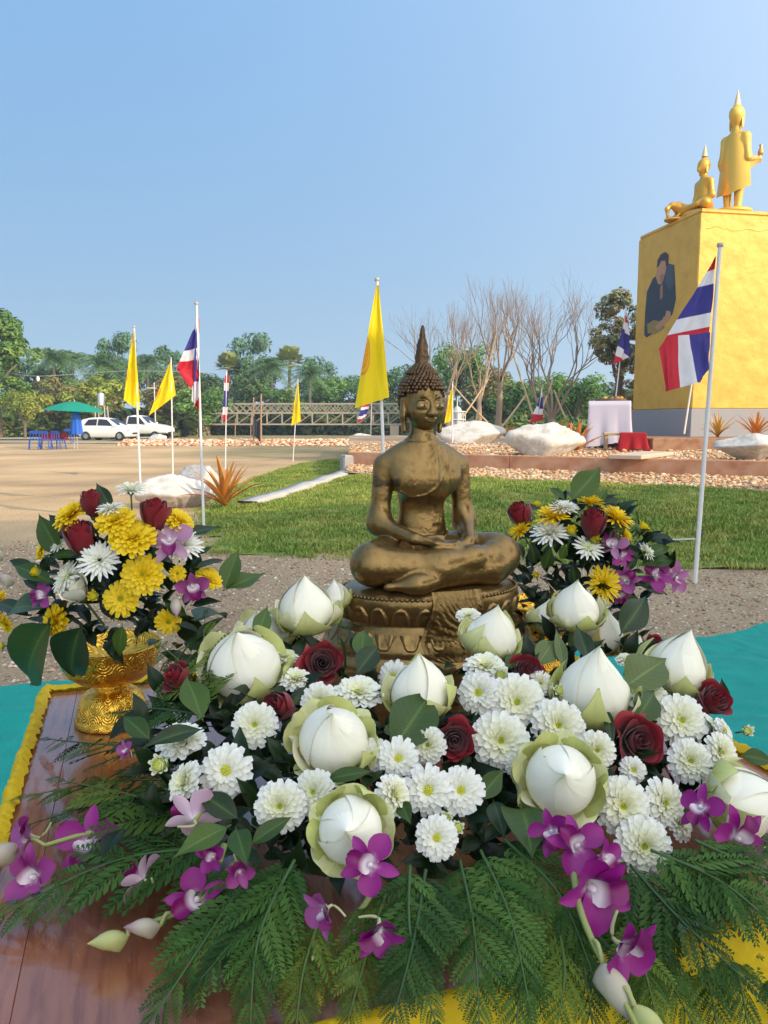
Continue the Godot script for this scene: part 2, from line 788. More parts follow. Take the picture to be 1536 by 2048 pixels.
func build_beds() -> void:
	var rust := vm("rust_concrete", 0.9)
	rust.detail_enabled = true
	rust.detail_blend_mode = BaseMaterial3D.BLEND_MODE_MUL
	rust.detail_albedo = noise_tex(256, 0.02, FastNoiseLite.TYPE_SIMPLEX_SMOOTH, [[0.0, col(0.45, 0.28, 0.2)], [0.45, col(0.85, 0.62, 0.5)], [1.0, Color.WHITE]])
	rust.detail_mask = noise_tex(64, 0.02, FastNoiseLite.TYPE_VALUE, grey_ramp(1.0, 1.0))
	tri_map(rust, 0.6)
	var earth := vm("bed_earth", 0.95)
	tri_map(earth, 1.0)
	var front := [Vector2(-0.75, -15.0), Vector2(1.6, -12.0), Vector2(5, -9.9), Vector2(11, -7.0)]
	var back := [Vector2(-1.4, -31), Vector2(3, -31), Vector2(9, -29), Vector2(17, -25)]
	var lower := func(u: float, v: float) -> Vector3:
		var p := strip_point(front, u).lerp(strip_point(WALL_LINE, u), v)
		return Vector3(p.x, lerpf(0.24, 0.36, v) + 0.02 * nz.get_noise_2d(p.x * 5, p.y * 5), p.y)
	var upper := func(u: float, v: float) -> Vector3:
		var p := strip_point(WALL_LINE, u).lerp(strip_point(back, u), v)
		return Vector3(p.x, lerpf(0.57, 0.66, clampf(v * 4.0, 0, 1)) + 0.02 * nz.get_noise_2d(p.x * 5, p.y * 5), p.y)
	var tan_tone := func(u: float, v: float) -> Color: return col(0.42, 0.28, 0.16) * (1.0 + 0.4 * nz.get_noise_2d(u * 60, v * 60))
	var m := M.new()
	grid(m, 60, 10, lower, tan_tone)
	struct("gravel_bed", m, earth, "strip of tan gravel below the low wall")
	m = M.new()
	grid(m, 60, 24, upper, tan_tone)
	struct("raised_bed_ground", m, earth, "raised bed of tan gravel in front of the golden block")
	var xs := []
	var cs := []
	for k in 11500:
		var u := rng.randf()
		var p: Vector3
		if k < 5200:
			p = lower.call(u, 0.12 + 0.88 * rng.randf())
		else:
			p = upper.call(u, 0.01 + 0.32 * pow(rng.randf(), 1.4))
			if u < 0.25 and rng.randf() < 0.5:
				continue
		var s := rng.randf_range(0.016, 0.036) * (1.7 if rng.randf() < 0.06 else 1.0)
		xs.append(Transform3D(Basis.from_euler(Vector3(rng.randf(), rng.randf() * TAU, rng.randf())).scaled(Vector3(s * 1.2, s * 0.8, s)), p + Vector3(0, s * 0.35, 0)))
		cs.append(jig([col(0.52, 0.32, 0.16), col(0.58, 0.40, 0.24), col(0.42, 0.22, 0.10), col(0.62, 0.50, 0.36)][rng.randi() % 4], 0.2))
	tag(scatter("bed_gravel", stone(5, 5, 7, 0.25, Color.WHITE, Color.WHITE), vm("pebble2", 0.9), xs, cs), "tan and cream stones covering the beds around the low wall", "gravel")
	# the low wall, in lengths
	for k in WALL_LINE.size() - 1:
		var a: Vector2 = WALL_LINE[k]
		var b: Vector2 = WALL_LINE[k + 1]
		var d := (b - a)
		m = M.new()
		box(m, Vector3.ZERO, Vector3(0.14, 0.50, d.length() - 0.004), col(0.50, 0.33, 0.23), Basis.IDENTITY, 0.012)
		var o := put("low_wall", m, rust)
		o.transform = Transform3D(along(Vector3(d.x, 0, d.y)), Vector3((a.x + b.x) / 2, 0.36, (a.y + b.y) / 2))
		tag(o, ["low rust stained concrete wall section behind the statue's shoulder", "low rust stained concrete wall section before the big white boulder", "low rust stained concrete wall section crossing behind the nearest flagpole"][k], "wall", "sections of the low wall around the gravel bed")
	# pale slabs
	for s in [[Vector3(2.105, 0.63, -18.35), 1.5, 1.5, 0.4, "pale flat concrete slab beside the flat-topped white boulder"], [Vector3(4.51, 0.64, -13.441), 1.9, 0.55, 0.95, "pale flat concrete slab below the red cloth"]]:
		m = M.new()
		box(m, Vector3.ZERO, Vector3(s[1], 0.07, s[2]), col(0.55, 0.43, 0.32), Basis(Vector3.UP, s[3]), 0.01)
		var o := put("paving_slab", m, vm("slab", 0.9))
		o.position = s[0]
		tag(o, s[4], "slab", "concrete slabs in the gravel bed")
	# concrete kerb that divides the grass, and its turned-up end
	m = M.new()
	var ka := Vector3(-1.95, 0, -10.9)
	var kb := Vector3(-0.72, 0, -15.45)
	var kd := kb - ka
	var kx := Vector3(kd.z, 0, -kd.x).normalized()
	grid(m, 24, 5, func(u, v):
		var p = ka + kd * u
		var h: float = rise(p.x, p.z) + 0.05 + 0.05 * u
		var w: float = [-0.17, -0.16, -0.03, 0.03, 0.16, 0.17][int(round(v * 5))]
		var y: float = h + 0.02 if absf(w) < 0.165 else h - 0.2
		return Vector3(p.x, y, p.z) + kx * w, func(u, v): return col(0.44, 0.42, 0.38) * (1.0 + 0.25 * nz.get_noise_2d(u * 70, v * 9)))
	tag(put("concrete_kerb", m, vm("concrete", 0.9)), "pale concrete kerb running up through the grass left of the statue", "kerb")
	m = M.new()
	box(m, Vector3(0, 0.05, 0), Vector3(0.5, 0.5, 0.34), col(0.36, 0.34, 0.32), Basis(Vector3.UP, 0.3), 0.03)
	var ke := put("concrete_block", m, vm("concrete", 0.9))
	ke.position = kb + Vector3(0.1, 0.25, -0.2)
	tag(ke, "grey concrete block at the top end of the pale kerb", "concrete block")


# unseen canopy added behind the camera to shade the table and near grass
func build_shade_canopy() -> void:
	var o := base("added_shade_canopy", Vector3(14.2, 0, 6.7), 0.2)
	var m := M.new()
	box(m, Vector3(0, 8.0, 0), Vector3(14.6, 0.14, 13.6), col(0.5, 0.5, 0.48))
	put("roof", m, vm("shade_canopy_roof", 0.6), o)
	for s in [[-1, -1], [1, -1], [-1, 1], [1, 1]]:
		m = M.new()
		tube(m, [Vector3(s[0] * 7.0, 0, s[1] * 6.5), Vector3(s[0] * 7.0, 7.92, s[1] * 6.5)], 0.09, 0.09, 8, col(0.4, 0.4, 0.4))
		put("post", m, vm("grey_metal", 0.5), o)
	tag(o, "unseen canopy added behind the photographer to shade the table", "canopy")


func stroke(im: Image, pts: Array, c: Color) -> void:
	var poly := PackedVector2Array(pts)
	var lo := Vector2(1e5, 1e5)
	var hi := -lo
	for p in poly:
		lo = lo.min(p)
		hi = hi.max(p)
	for y in range(maxi(int(lo.y), 0), mini(int(hi.y) + 1, im.get_height())):
		for x in range(maxi(int(lo.x), 0), mini(int(hi.x) + 1, im.get_width())):
			if inside(Vector2(x, y), poly):
				im.set_pixel(x, y, jig(c, 0.10))


func build_block() -> void:
	var bs := Basis(BLOCK_R, Vector3.UP, -BLOCK_U)
	var gold := vm("gold_wall", 0.5, 0.15)
	gold.detail_enabled = true
	gold.detail_blend_mode = BaseMaterial3D.BLEND_MODE_MUL
	gold.detail_albedo = noise_tex(512, 0.012, FastNoiseLite.TYPE_SIMPLEX_SMOOTH, [[0.0, col(0.82, 0.75, 0.64)], [0.5, col(0.95, 0.92, 0.87)], [1.0, Color.WHITE]], 0.0, 6)
	gold.detail_mask = noise_tex(64, 0.02, FastNoiseLite.TYPE_VALUE, grey_ramp(1.0, 1.0))
	gold.heightmap_enabled = true
	gold.heightmap_scale = 1.2
	gold.heightmap_texture = noise_tex(512, 0.008, FastNoiseLite.TYPE_SIMPLEX, [], 0.0, 5)
	tri_map(gold, 0.35)
	var o := base("golden_pedestal", BLOCK_C)
	o.basis = bs
	var m := M.new()
	box(m, Vector3(2.6, 2.67, -1.3), Vector3(5.2, 4.14, 2.6), col(0.66, 0.41, 0.065), Basis.IDENTITY, 0.02)
	put("painted_body", m, gold, o)
	m = M.new()
	box(m, Vector3(2.6, 0.29, -1.3), Vector3(5.23, 0.62, 2.63), col(0.30, 0.30, 0.31), Basis.IDENTITY, 0.01)
	put("plinth", m, vm("plinth", 0.9), o)
	m = M.new()
	box(m, Vector3(2.6, 4.79, -1.3), Vector3(5.17, 0.10, 2.57), col(0.66, 0.41, 0.065), Basis.IDENTITY, 0.03)
	put("top_screed", m, gold, o)
	m = M.new()
	grid(m, 60, 1, func(u, v):
		var x: float = 0.15 + 4.9 * u
		return Vector3(x, 4.42 + 0.10 * nz.get_noise_1d(x * 4.0) + 0.03 * nz.get_noise_1d(x * 30.0) - 0.014 * v * (0.5 + absf(nz.get_noise_1d(x * 9.0 + 50.0))), 0.003), func(_u, _v): return col(0.36, 0.22, 0.03))
	put("plaster_crack", m, vm("crack", 0.9), o)
	# painted figure on the shaded side: a stooping man in a dark jacket
	var im := Image.create(128, 320, false, Image.FORMAT_RGBA8)
	im.fill(Color(0.3, 0.24, 0.1, 0.0))
	var coat := col(0.035, 0.055, 0.085).linear_to_srgb()
	var skin := col(0.44, 0.25, 0.15).linear_to_srgb()
	var hair := col(0.045, 0.05, 0.065).linear_to_srgb()
	var shade := col(0.30, 0.17, 0.10).linear_to_srgb()
	var dull := col(0.28, 0.2, 0.07).linear_to_srgb()
	stroke(im, [Vector2(8, 130), Vector2(30, 85), Vector2(62, 72), Vector2(88, 50), Vector2(110, 62), Vector2(116, 120), Vector2(122, 190), Vector2(112, 240), Vector2(96, 262), Vector2(80, 240), Vector2(60, 290), Vector2(14, 308), Vector2(4, 296), Vector2(4, 200)], coat)
	stroke(im, [Vector2(86, 54), Vector2(106, 62), Vector2(112, 130), Vector2(96, 150), Vector2(78, 110)], (col(0.06, 0.09, 0.13)).linear_to_srgb())
	stroke(im, [Vector2(14, 256), Vector2(40, 246), Vector2(78, 262), Vector2(84, 286), Vector2(50, 300), Vector2(18, 292)], dull)
	stroke(im, [Vector2(88, 222), Vector2(104, 230), Vector2(104, 252), Vector2(84, 272), Vector2(56, 288), Vector2(46, 274), Vector2(66, 256), Vector2(84, 246)], skin)
	stroke(im, [Vector2(46, 46), Vector2(58, 20), Vector2(78, 22), Vector2(84, 48), Vector2(78, 82), Vector2(64, 118), Vector2(52, 112), Vector2(42, 84)], skin)
	stroke(im, [Vector2(60, 80), Vector2(78, 84), Vector2(70, 112), Vector2(58, 108)], shade)
	stroke(im, [Vector2(44, 50), Vector2(46, 22), Vector2(58, 4), Vector2(76, 2), Vector2(88, 18), Vector2(88, 50), Vector2(80, 58), Vector2(76, 34), Vector2(60, 30), Vector2(52, 46)], hair)
	stroke(im, [Vector2(60, 126), Vector2(70, 118), Vector2(72, 170), Vector2(62, 176)], shade)
	var mm := StandardMaterial3D.new()
	mm.resource_name = "mural_paint"
	mm.albedo_texture = ImageTexture.create_from_image(im)
	mm.transparency = BaseMaterial3D.TRANSPARENCY_ALPHA_SCISSOR
	mm.roughness = 0.7
	m = M.new()
	grid(m, 1, 1, func(u, v): return Vector3(-0.004, 4.22 - 1.95 * v, -2.2 + 1.45 * u))
	var mu := put("mural", m, mm, o)
	mu.set_meta("label", "painted man in a dark blue jacket stooping forward")
	tag(o, "tall golden block with a painted man on its shaded side", "pedestal")
	# kerbed platform round the block
	m = M.new()
	var ob := M.new()
	box(ob, Vector3(2.65, -0.16, -1.3), Vector3(8.7, 0.30, 5.4), col(0.33, 0.235, 0.16), Basis.IDENTITY, 0.015)
	var pf := put("platform_kerb", ob, vm("rust_concrete", 0.9))
	pf.transform = Transform3D(bs, BLOCK_C)
	tag(pf, "low brown kerbed platform under the golden block", "platform")
	var gold2 := vm("gold_paint", 0.38, 0.55)
	# standing statue, seen from behind
	var sd := Sdf.new()
	sd.k_in = 0.12
	sd.k_out = 0.03
	sd.cap(Vector3(-0.14, 0.16, 0), Vector3(-0.17, 0.8, 0), 0.085, 0.14, 0)
	sd.cap(Vector3(0.14, 0.16, 0), Vector3(0.17, 0.8, 0), 0.085, 0.14, 0)
	sd.cap(Vector3(0, 0.9, 0), Vector3(0, 1.45, 0), 0.22, 0.27, 0, Vector3(1, 1, 1.5))
	sd.cap(Vector3(-0.27, 1.66, 0), Vector3(0.27, 1.66, 0), 0.13, 0.13, 0, Vector3(1, 1, 1.1))
	sd.cap(Vector3(0, 1.7, 0), Vector3(0, 1.95, 0), 0.12, 0.1, 0)
	sd.cap(Vector3(-0.16, 0.12, 0.05), Vector3(-0.16, 0.1, 0.24), 0.08, 0.07, 3)
	sd.cap(Vector3(0.16, 0.12, 0.05), Vector3(0.16, 0.1, 0.24), 0.08, 0.07, 3)
	sd.cap(Vector3(-0.28, 1.66, 0), Vector3(-0.34, 1.2, 0.02), 0.11, 0.09, 1)
	sd.cap(Vector3(-0.34, 1.2, 0.02), Vector3(-0.25, 1.32, 0.68), 0.08, 0.055, 1)
	sd.cap(Vector3(0.28, 1.66, 0), Vector3(0.34, 1.2, 0.0), 0.11, 0.09, 2)
	sd.cap(Vector3(0.34, 1.2, 0.0), Vector3(0.33, 0.75, 0.1), 0.085, 0.06, 2)
	sd.ball(Vector3(0, 2.08, 0.02), Vector3(0.155, 0.2, 0.175), 4)
	sd.ball(Vector3(0, 2.22, -0.02), Vector3(0.175, 0.14, 0.18), 4)
	sd.cap(Vector3(0, 2.3, -0.01), Vector3(0, 2.4, -0.01), 0.1, 0.05, 4)
	var face := Vector3(0.80, 0, -0.60)
	var so := base("standing_gold_statue", BLOCK_C + BLOCK_R * 1.08 + BLOCK_U * 0.5 + Vector3(0, 4.84, 0))
	so.basis = along(face).scaled_local(Vector3(0.84, 0.97, 0.92))
	var tone := func(p: Vector3) -> Color: return col(0.74, 0.46, 0.085) * (1.0 + 0.1 * sin(p.y * 9.0))
	put("body", sd.mesh(Vector3(-0.6, 0, -0.4), Vector3(0.6, 2.6, 0.9), 0.03, func(_p, d): return d, tone), gold2, so)
	m = M.new()
	grid(m, 14, 8, func(u, v):
		var a := lerpf(-1.0, 1.0, u)
		var w := lerpf(0.33, 0.47, pow(v, 0.8))
		var low := 0.42 - 0.16 * a * (1.0 if a < 0.0 else -0.35)
		return Vector3(a * w, lerpf(1.74, low, v) - 0.10 * pow(absf(a), 3.0) * (1.0 - v), -0.20 - 0.02 * v + 0.22 * pow(absf(a), 2.2)), func(u, v): return col(0.74, 0.46, 0.085))
	put("robe", m, gold2, so)
	m = M.new()
	grid(m, 4, 6, func(u, v): return Vector3(-0.35 + 0.06 * u, lerpf(1.24, 1.30, v) - 0.32 * u * (1.0 - v * 0.8), 0.04 + 0.62 * v), func(u, v): return col(0.74, 0.46, 0.085))
	put("sleeve", m, gold2, so)
	m = M.new()
	lathe(m, [Vector2(0.10, 0), Vector2(0.075, 0.05), Vector2(0.06, 0.14), Vector2(0.03, 0.25), Vector2(0.006, 0.34), Vector2(0, 0.35)], 10, col(0.8, 0.62, 0.3), Transform3D(Basis.IDENTITY, Vector3(0, 2.38, -0.01)))
	put("finial", m, gold2, so)
	for s in [-1.0, 1.0]:
		m = M.new()
		ball(m, Vector3(s * 0.165, 2.0, 0.0), Vector3(0.03, 0.14, 0.05), 6, 8, col(0.78, 0.52, 0.12))
		put("ear", m, gold2, so)
	m = M.new()
	ball(m, Vector3(-0.24, 1.34, 0.74), Vector3(0.05, 0.09, 0.06), 6, 8, col(0.74, 0.46, 0.1))
	put("hand", m, gold2, so)
	m = M.new()
	lathe(m, [Vector2(0, 0), Vector2(0.06, 0.02), Vector2(0.075, 0.08), Vector2(0.05, 0.15), Vector2(0.03, 0.2), Vector2(0.05, 0.24), Vector2(0, 0.27)], 10, col(0.6, 0.32, 0.1), Transform3D(Basis.IDENTITY, Vector3(-0.24, 1.40, 0.76)))
	put("held_vessel", m, gold2, so)
	m = M.new()
	lathe(m, [Vector2(0, 0), Vector2(0.46, 0), Vector2(0.5, 0.05), Vector2(0.47, 0.11), Vector2(0.38, 0.13), Vector2(0, 0.14)], 24, col(0.72, 0.44, 0.08))
	put("round_base", m, gold2, so)
	tag(so, "tall standing golden buddha statue seen from behind on the golden block", "statue")
	# seated statue facing left
	sd = Sdf.new()
	sd.k_in = 0.09
	sd.k_out = 0.03
	sd.cap(Vector3(0, 0.3, -0.05), Vector3(0, 0.62, -0.05), 0.16, 0.17, 0, Vector3(1, 1, 1.25))
	sd.cap(Vector3(-0.17, 0.74, -0.05), Vector3(0.17, 0.74, -0.05), 0.085, 0.085, 0)
	sd.cap(Vector3(0, 0.8, -0.05), Vector3(0, 0.92, -0.03), 0.075, 0.065, 0)
	for s in [-1.0, 1.0]:
		sd.cap(Vector3(s * 0.21, 0.73, -0.05), Vector3(s * 0.26, 0.42, -0.06), 0.07, 0.055, 1 + int(s > 0))
		sd.cap(Vector3(s * 0.26, 0.42, -0.06), Vector3(s * 0.08, 0.28, 0.16), 0.055, 0.045, 1 + int(s > 0))
	for s in [-1.0, 1.0]:
		sd.cap(Vector3(s * 0.13, 0.22, -0.05), Vector3(s * 0.36, 0.21, 0.17), 0.14, 0.11, 3)
	sd.cap(Vector3(-0.36, 0.21, 0.17), Vector3(0.16, 0.22, 0.24), 0.1, 0.06, 3)
	sd.ball(Vector3(0, 1.04, -0.01), Vector3(0.105, 0.135, 0.115), 4)
	sd.ball(Vector3(0, 1.13, -0.03), Vector3(0.12, 0.1, 0.125), 4)
	sd.cap(Vector3(0, 1.04, 0.1), Vector3(0, 0.99, 0.125), 0.014, 0.02, 4)
	sd.cap(Vector3(0, 1.2, -0.03), Vector3(0, 1.3, -0.03), 0.07, 0.035, 4)
	so = base("seated_gold_statue", BLOCK_C + BLOCK_R * 0.46 + BLOCK_U * 0.72 + Vector3(0, 4.84, 0))
	so.basis = along(Vector3(-0.92, 0, 0.28))
	put("body", sd.mesh(Vector3(-0.55, 0, -0.3), Vector3(0.55, 1.4, 0.45), 0.02, func(_p, d): return d, func(p): return col(0.72, 0.40, 0.06)), gold2, so)
	m = M.new()
	lathe(m, [Vector2(0.065, 0), Vector2(0.05, 0.08), Vector2(0.02, 0.2), Vector2(0, 0.26)], 10, col(0.8, 0.62, 0.3), Transform3D(Basis.IDENTITY, Vector3(0, 1.29, -0.03)))
	put("finial", m, gold2, so)
	for s in [-1.0, 1.0]:
		m = M.new()
		ball(m, Vector3(s * 0.112, 1.0, -0.02), Vector3(0.018, 0.1, 0.035), 6, 8, col(0.76, 0.46, 0.09))
		put("ear", m, gold2, so)
	m = M.new()
	lathe(m, [Vector2(0, 0), Vector2(0.43, 0), Vector2(0.45, 0.04), Vector2(0.40, 0.1), Vector2(0, 0.11)], 24, col(0.7, 0.38, 0.06), Transform3D(Basis.from_scale(Vector3(1, 1, 0.75)), Vector3(0, 0, 0.06)))
	put("round_base", m, gold2, so)
	tag(so, "seated golden buddha statue facing left on the golden block", "statue")
	# kneeling animal with a raised trunk
	sd = Sdf.new()
	sd.k_in = 0.07
	sd.cap(Vector3(0, 0.26, -0.1), Vector3(0, 0.3, 0.08), 0.13, 0.12)
	sd.cap(Vector3(0, 0.32, 0.1), Vector3(0, 0.34, 0.24), 0.1, 0.06)
	sd.cap(Vector3(0, 0.36, 0.24), Vector3(0, 0.26, 0.36), 0.045, 0.04)
	sd.cap(Vector3(0, 0.26, 0.36), Vector3(0, 0.1, 0.34), 0.04, 0.035)
	sd.cap(Vector3(0.09, 0.2, 0.0), Vector3(0.09, 0.08, 0.16), 0.05, 0.04)
	sd.cap(Vector3(-0.09, 0.2, 0.0), Vector3(-0.09, 0.08, 0.16), 0.05, 0.04)
	so = base("kneeling_gold_figure", BLOCK_C + BLOCK_R * 0.24 + BLOCK_U * 1.15 + Vector3(0, 4.84, 0))
	so.basis = along(Vector3(-0.97, 0, 0.2))
	put("body", sd.mesh(Vector3(-0.3, 0, -0.3), Vector3(0.3, 0.55, 0.5), 0.02, func(_p, d): return d, func(p): return col(0.70, 0.37, 0.06)), gold2, so)
	m = M.new()
	lathe(m, [Vector2(0, 0), Vector2(0.26, 0), Vector2(0.27, 0.03), Vector2(0.24, 0.07), Vector2(0, 0.08)], 18, col(0.7, 0.37, 0.06), Transform3D(Basis.from_scale(Vector3(0.8, 1, 1.3)), Vector3(0, 0, 0.06)))
	put("base_slab", m, gold2, so)
	tag(so, "small golden kneeling animal figure at the block's left corner", "statue")

# ---------------------------------------------------------------- far ground: trees, bridge, cars
func crown(seed_: int, clumps: int, leaves: int, leaf: float, tint: Color, flat := 0.75, droop := 0.0) -> M:
	var m := M.new()
	var r := RandomNumberGenerator.new()
	r.seed = seed_
	for k in clumps:
		var d := Vector3(r.randfn(), r.randfn() * 0.9 + 0.25, r.randfn()).normalized()
		var at := d * r.randf_range(0.35, 0.86) * Vector3(1, flat, 1)
		var cr := r.randf_range(0.2, 0.36)
		var tone := r.randf_range(0.65, 1.35)
		var warm := r.randf_range(-0.15, 0.25)
		for q in leaves:
			var e := Vector3(r.randfn(), r.randfn() + 0.35, r.randfn()).normalized()
			var p := at + e * cr * r.randf_range(0.55, 1.05) * Vector3(1, 0.75, 1)
			var n := (e + Vector3(r.randf_range(-0.7, 0.7), r.randf_range(0.0, 0.9), r.randf_range(-0.7, 0.7))).normalized()
			var bs := upward(n, r.randf() * TAU)
			var l := leaf * r.randf_range(0.6, 1.3)
			var c := Color(tint.r * tone * (1.0 + warm), tint.g * tone, tint.b * tone) * r.randf_range(0.8, 1.2)
			var i := m.add(p + bs.z * l, c)
			m.add(p + bs.x * l * 0.45, c)
			m.add(p - bs.z * l + Vector3(0, -droop * l, 0), c)
			m.add(p - bs.x * l * 0.45, c)
			m.quad(i, i + 1, i + 2, i + 3)
	return m


func broad_tree(seed_: int, tint: Color, clumps := 30, leaves := 130, leaf := 0.055, flat := 0.75, bark := Color(0.16, 0.12, 0.09)) -> Node3D:
	var o := Node3D.new()
	var c := put("crown", crown(seed_, clumps, leaves, leaf, tint, flat), vm("leaves", 0.65, 0.0, 0.35), o)
	c.position.y = 1.0
	var m := M.new()
	tube(m, curve([Vector3(0, -0.9, 0), Vector3(0.02, -0.2, 0.02), Vector3(0.0, 0.5, 0)], 6), 0.06, 0.045, 7, bark)
	var r := RandomNumberGenerator.new()
	r.seed = seed_ + 5
	for k in 6:
		var a := TAU * k / 6 + r.randf()
		tube(m, curve([Vector3(0, 0.2 + 0.06 * k, 0), Vector3(cos(a) * 0.2, 0.6 + 0.05 * k, sin(a) * 0.2), Vector3(cos(a) * 0.55, 1.0 + r.randf() * 0.3, sin(a) * 0.55)], 5), 0.03, 0.01, 5, bark)
	put("trunk", m, vm("bark", 0.95), o)
	return o


func palm(seed_: int, fronds: int, tint: Color, fan := false) -> Node3D:
	var o := Node3D.new()
	var r := RandomNumberGenerator.new()
	r.seed = seed_
	var m := M.new()
	tube(m, curve([Vector3(0, -1.6, 0), Vector3(0.03, -0.8, 0), Vector3(0, 0, 0)], 6), 0.075, 0.055, 8, col(0.17, 0.14, 0.11))
	put("trunk", m, vm("bark", 0.95), o)
	m = M.new()
	for k in fronds:
		var a := k * 2.39996 + r.randf() * 0.3
		var f := float(k) / fronds
		var e := lerpf(1.35, -0.45, f) + r.randf_range(-0.1, 0.1)
		var out := Vector3(cos(a), 0, sin(a))
		var c := Color(tint.r, tint.g, tint.b) * r.randf_range(0.7, 1.3)
		if fan:
			var ctr := (out * cos(e) + Vector3(0, sin(e), 0)) * 0.42
			var bs := along(ctr)
			tube(m, [Vector3.ZERO, ctr], 0.012, 0.008, 4, c)
			for q in 15:
				var w := (q - 7) * 0.33
				var tip := ctr + (bs.x * sin(w) + bs.z * cos(w) * 0.9) * 0.3 + Vector3(0, -0.03 * absf(q - 7) / 3.0, 0)
				var sd := (bs.x * cos(w) - bs.z * sin(w)) * 0.045
				var i := m.add(ctr, c)
				m.add(ctr.lerp(tip, 0.6) + sd, c)
				m.add(tip, c * 1.1)
				m.add(ctr.lerp(tip, 0.6) - sd, c)
				m.quad(i, i + 1, i + 2, i + 3)
			continue
		var pts := []
		for q in 7:
			var t := q / 6.0
			pts.append(out * (cos(e) * t + 0.18 * t * t) + Vector3(0, sin(e) * t - 0.62 * t * t, 0))
		tube(m, pts, 0.014, 0.004, 3, c)
		for q in range(2, 26):
			var t := q / 26.0
			var p: Vector3 = (pts[int(t * 6)] as Vector3).lerp(pts[mini(int(t * 6) + 1, 6)], fmod(t * 6, 1.0))
			var dir: Vector3 = (pts[mini(int(t * 6) + 1, 6)] - pts[int(t * 6)]).normalized()
			var side := dir.cross(Vector3.UP).normalized()
			for s in [-1.0, 1.0]:
				var l := 0.34 * sin(PI * clampf(t * 0.85 + 0.12, 0, 1))
				var d: Vector3 = (side * s * 0.85 + dir * 0.45 + Vector3(0, r.randf_range(-0.75, -0.1), 0)).normalized()
				var i := m.add(p - dir * 0.012, c)
				m.add(p + dir * 0.012, c)
				m.add(p + d * l * 0.6 + dir * 0.014, c * 1.1)
				m.add(p + d * l, c)
				m.quad(i, i + 1, i + 2, i + 3)
	put("crown", m, vm("leaves", 0.65, 0.0, 0.35), o)
	return o


func twigs(m: M, p: Vector3, d: Vector3, len: float, r: float, depth: int, up: float, c: Color) -> void:
	var q := p
	var pts := [p]
	var dir := d
	for k in 3:
		dir = (dir + Vector3(rng.randf_range(-0.22, 0.22), up * 0.12, rng.randf_range(-0.22, 0.22))).normalized()
		q += dir * len / 3
		pts.append(q)
	tube(m, pts, r, r * 0.6, 5 if depth > 2 else 3, c, Color(-1, 0, 0), false)
	if depth <= 0:
		return
	var n := 2 if depth != 2 and depth != 4 else 3
	for k in n:
		var ax := Vector3(rng.randfn(), rng.randfn(), rng.randfn()).cross(dir).normalized()
		var nd := dir.rotated(ax, rng.randf_range(0.22, 0.62))
		nd = (nd + Vector3(0, up * 0.25, 0)).normalized()
		twigs(m, pts[3] if k < 2 else pts[2], nd, len * rng.randf_range(0.62, 0.9), r * 0.58, depth - 1, up, c)


func bare_tree(at: Vector3, height: float, trunk: float, limbs: int, spread: float, up: float, c: Color, label: String, lean := Vector3.ZERO) -> void:
	var o := base("bare_tree", at)
	var m := M.new()
	var top := Vector3(0, height * trunk, 0) + lean
	var pts := curve([Vector3(0, -0.1, 0), top * 0.5 + Vector3(0.04, 0, 0.03), top], 6)
	tube(m, pts, 0.13, 0.085, 8, c)
	put("trunk", m, vm("bare_bark", 0.9), o)
	for k in limbs:
		m = M.new()
		var a := TAU * k / limbs + rng.randf_range(-0.4, 0.4)
		var d := Vector3(cos(a) * spread, 1.0, sin(a) * spread).normalized()
		twigs(m, (pts[5] as Vector3).lerp(pts[6], rng.randf()) - Vector3(0, 0.04, 0), d, height * (1.0 - trunk) * 0.285, 0.050, 5, up, c)
		put("branch", m, vm("bare_bark", 0.9), o)
	tag(o, label, "tree", "bare trees beyond the gravel beds")


func tree_at(proto: Node3D, called: String, px_x: float, d: float, h: float, w: float, label: String, group: String, low := 0.10) -> void:
	var o: Node3D = proto.duplicate()
	o.name = numbered(called)
	add_child(o)
	if called.ends_with("palm"):
		o.transform = Transform3D(Basis(Vector3.UP, rng.randf() * TAU).scaled(Vector3.ONE * w), Vector3(px_x, h - w * 0.5, -d))
	else:
		o.transform = Transform3D(Basis(Vector3.UP, rng.randf() * TAU).scaled(Vector3(w * 1.2, h * (1.0 - low) / 1.72, w * 1.2)), Vector3(px_x, h * low, -d))
	tag(o, label, "tree", group)


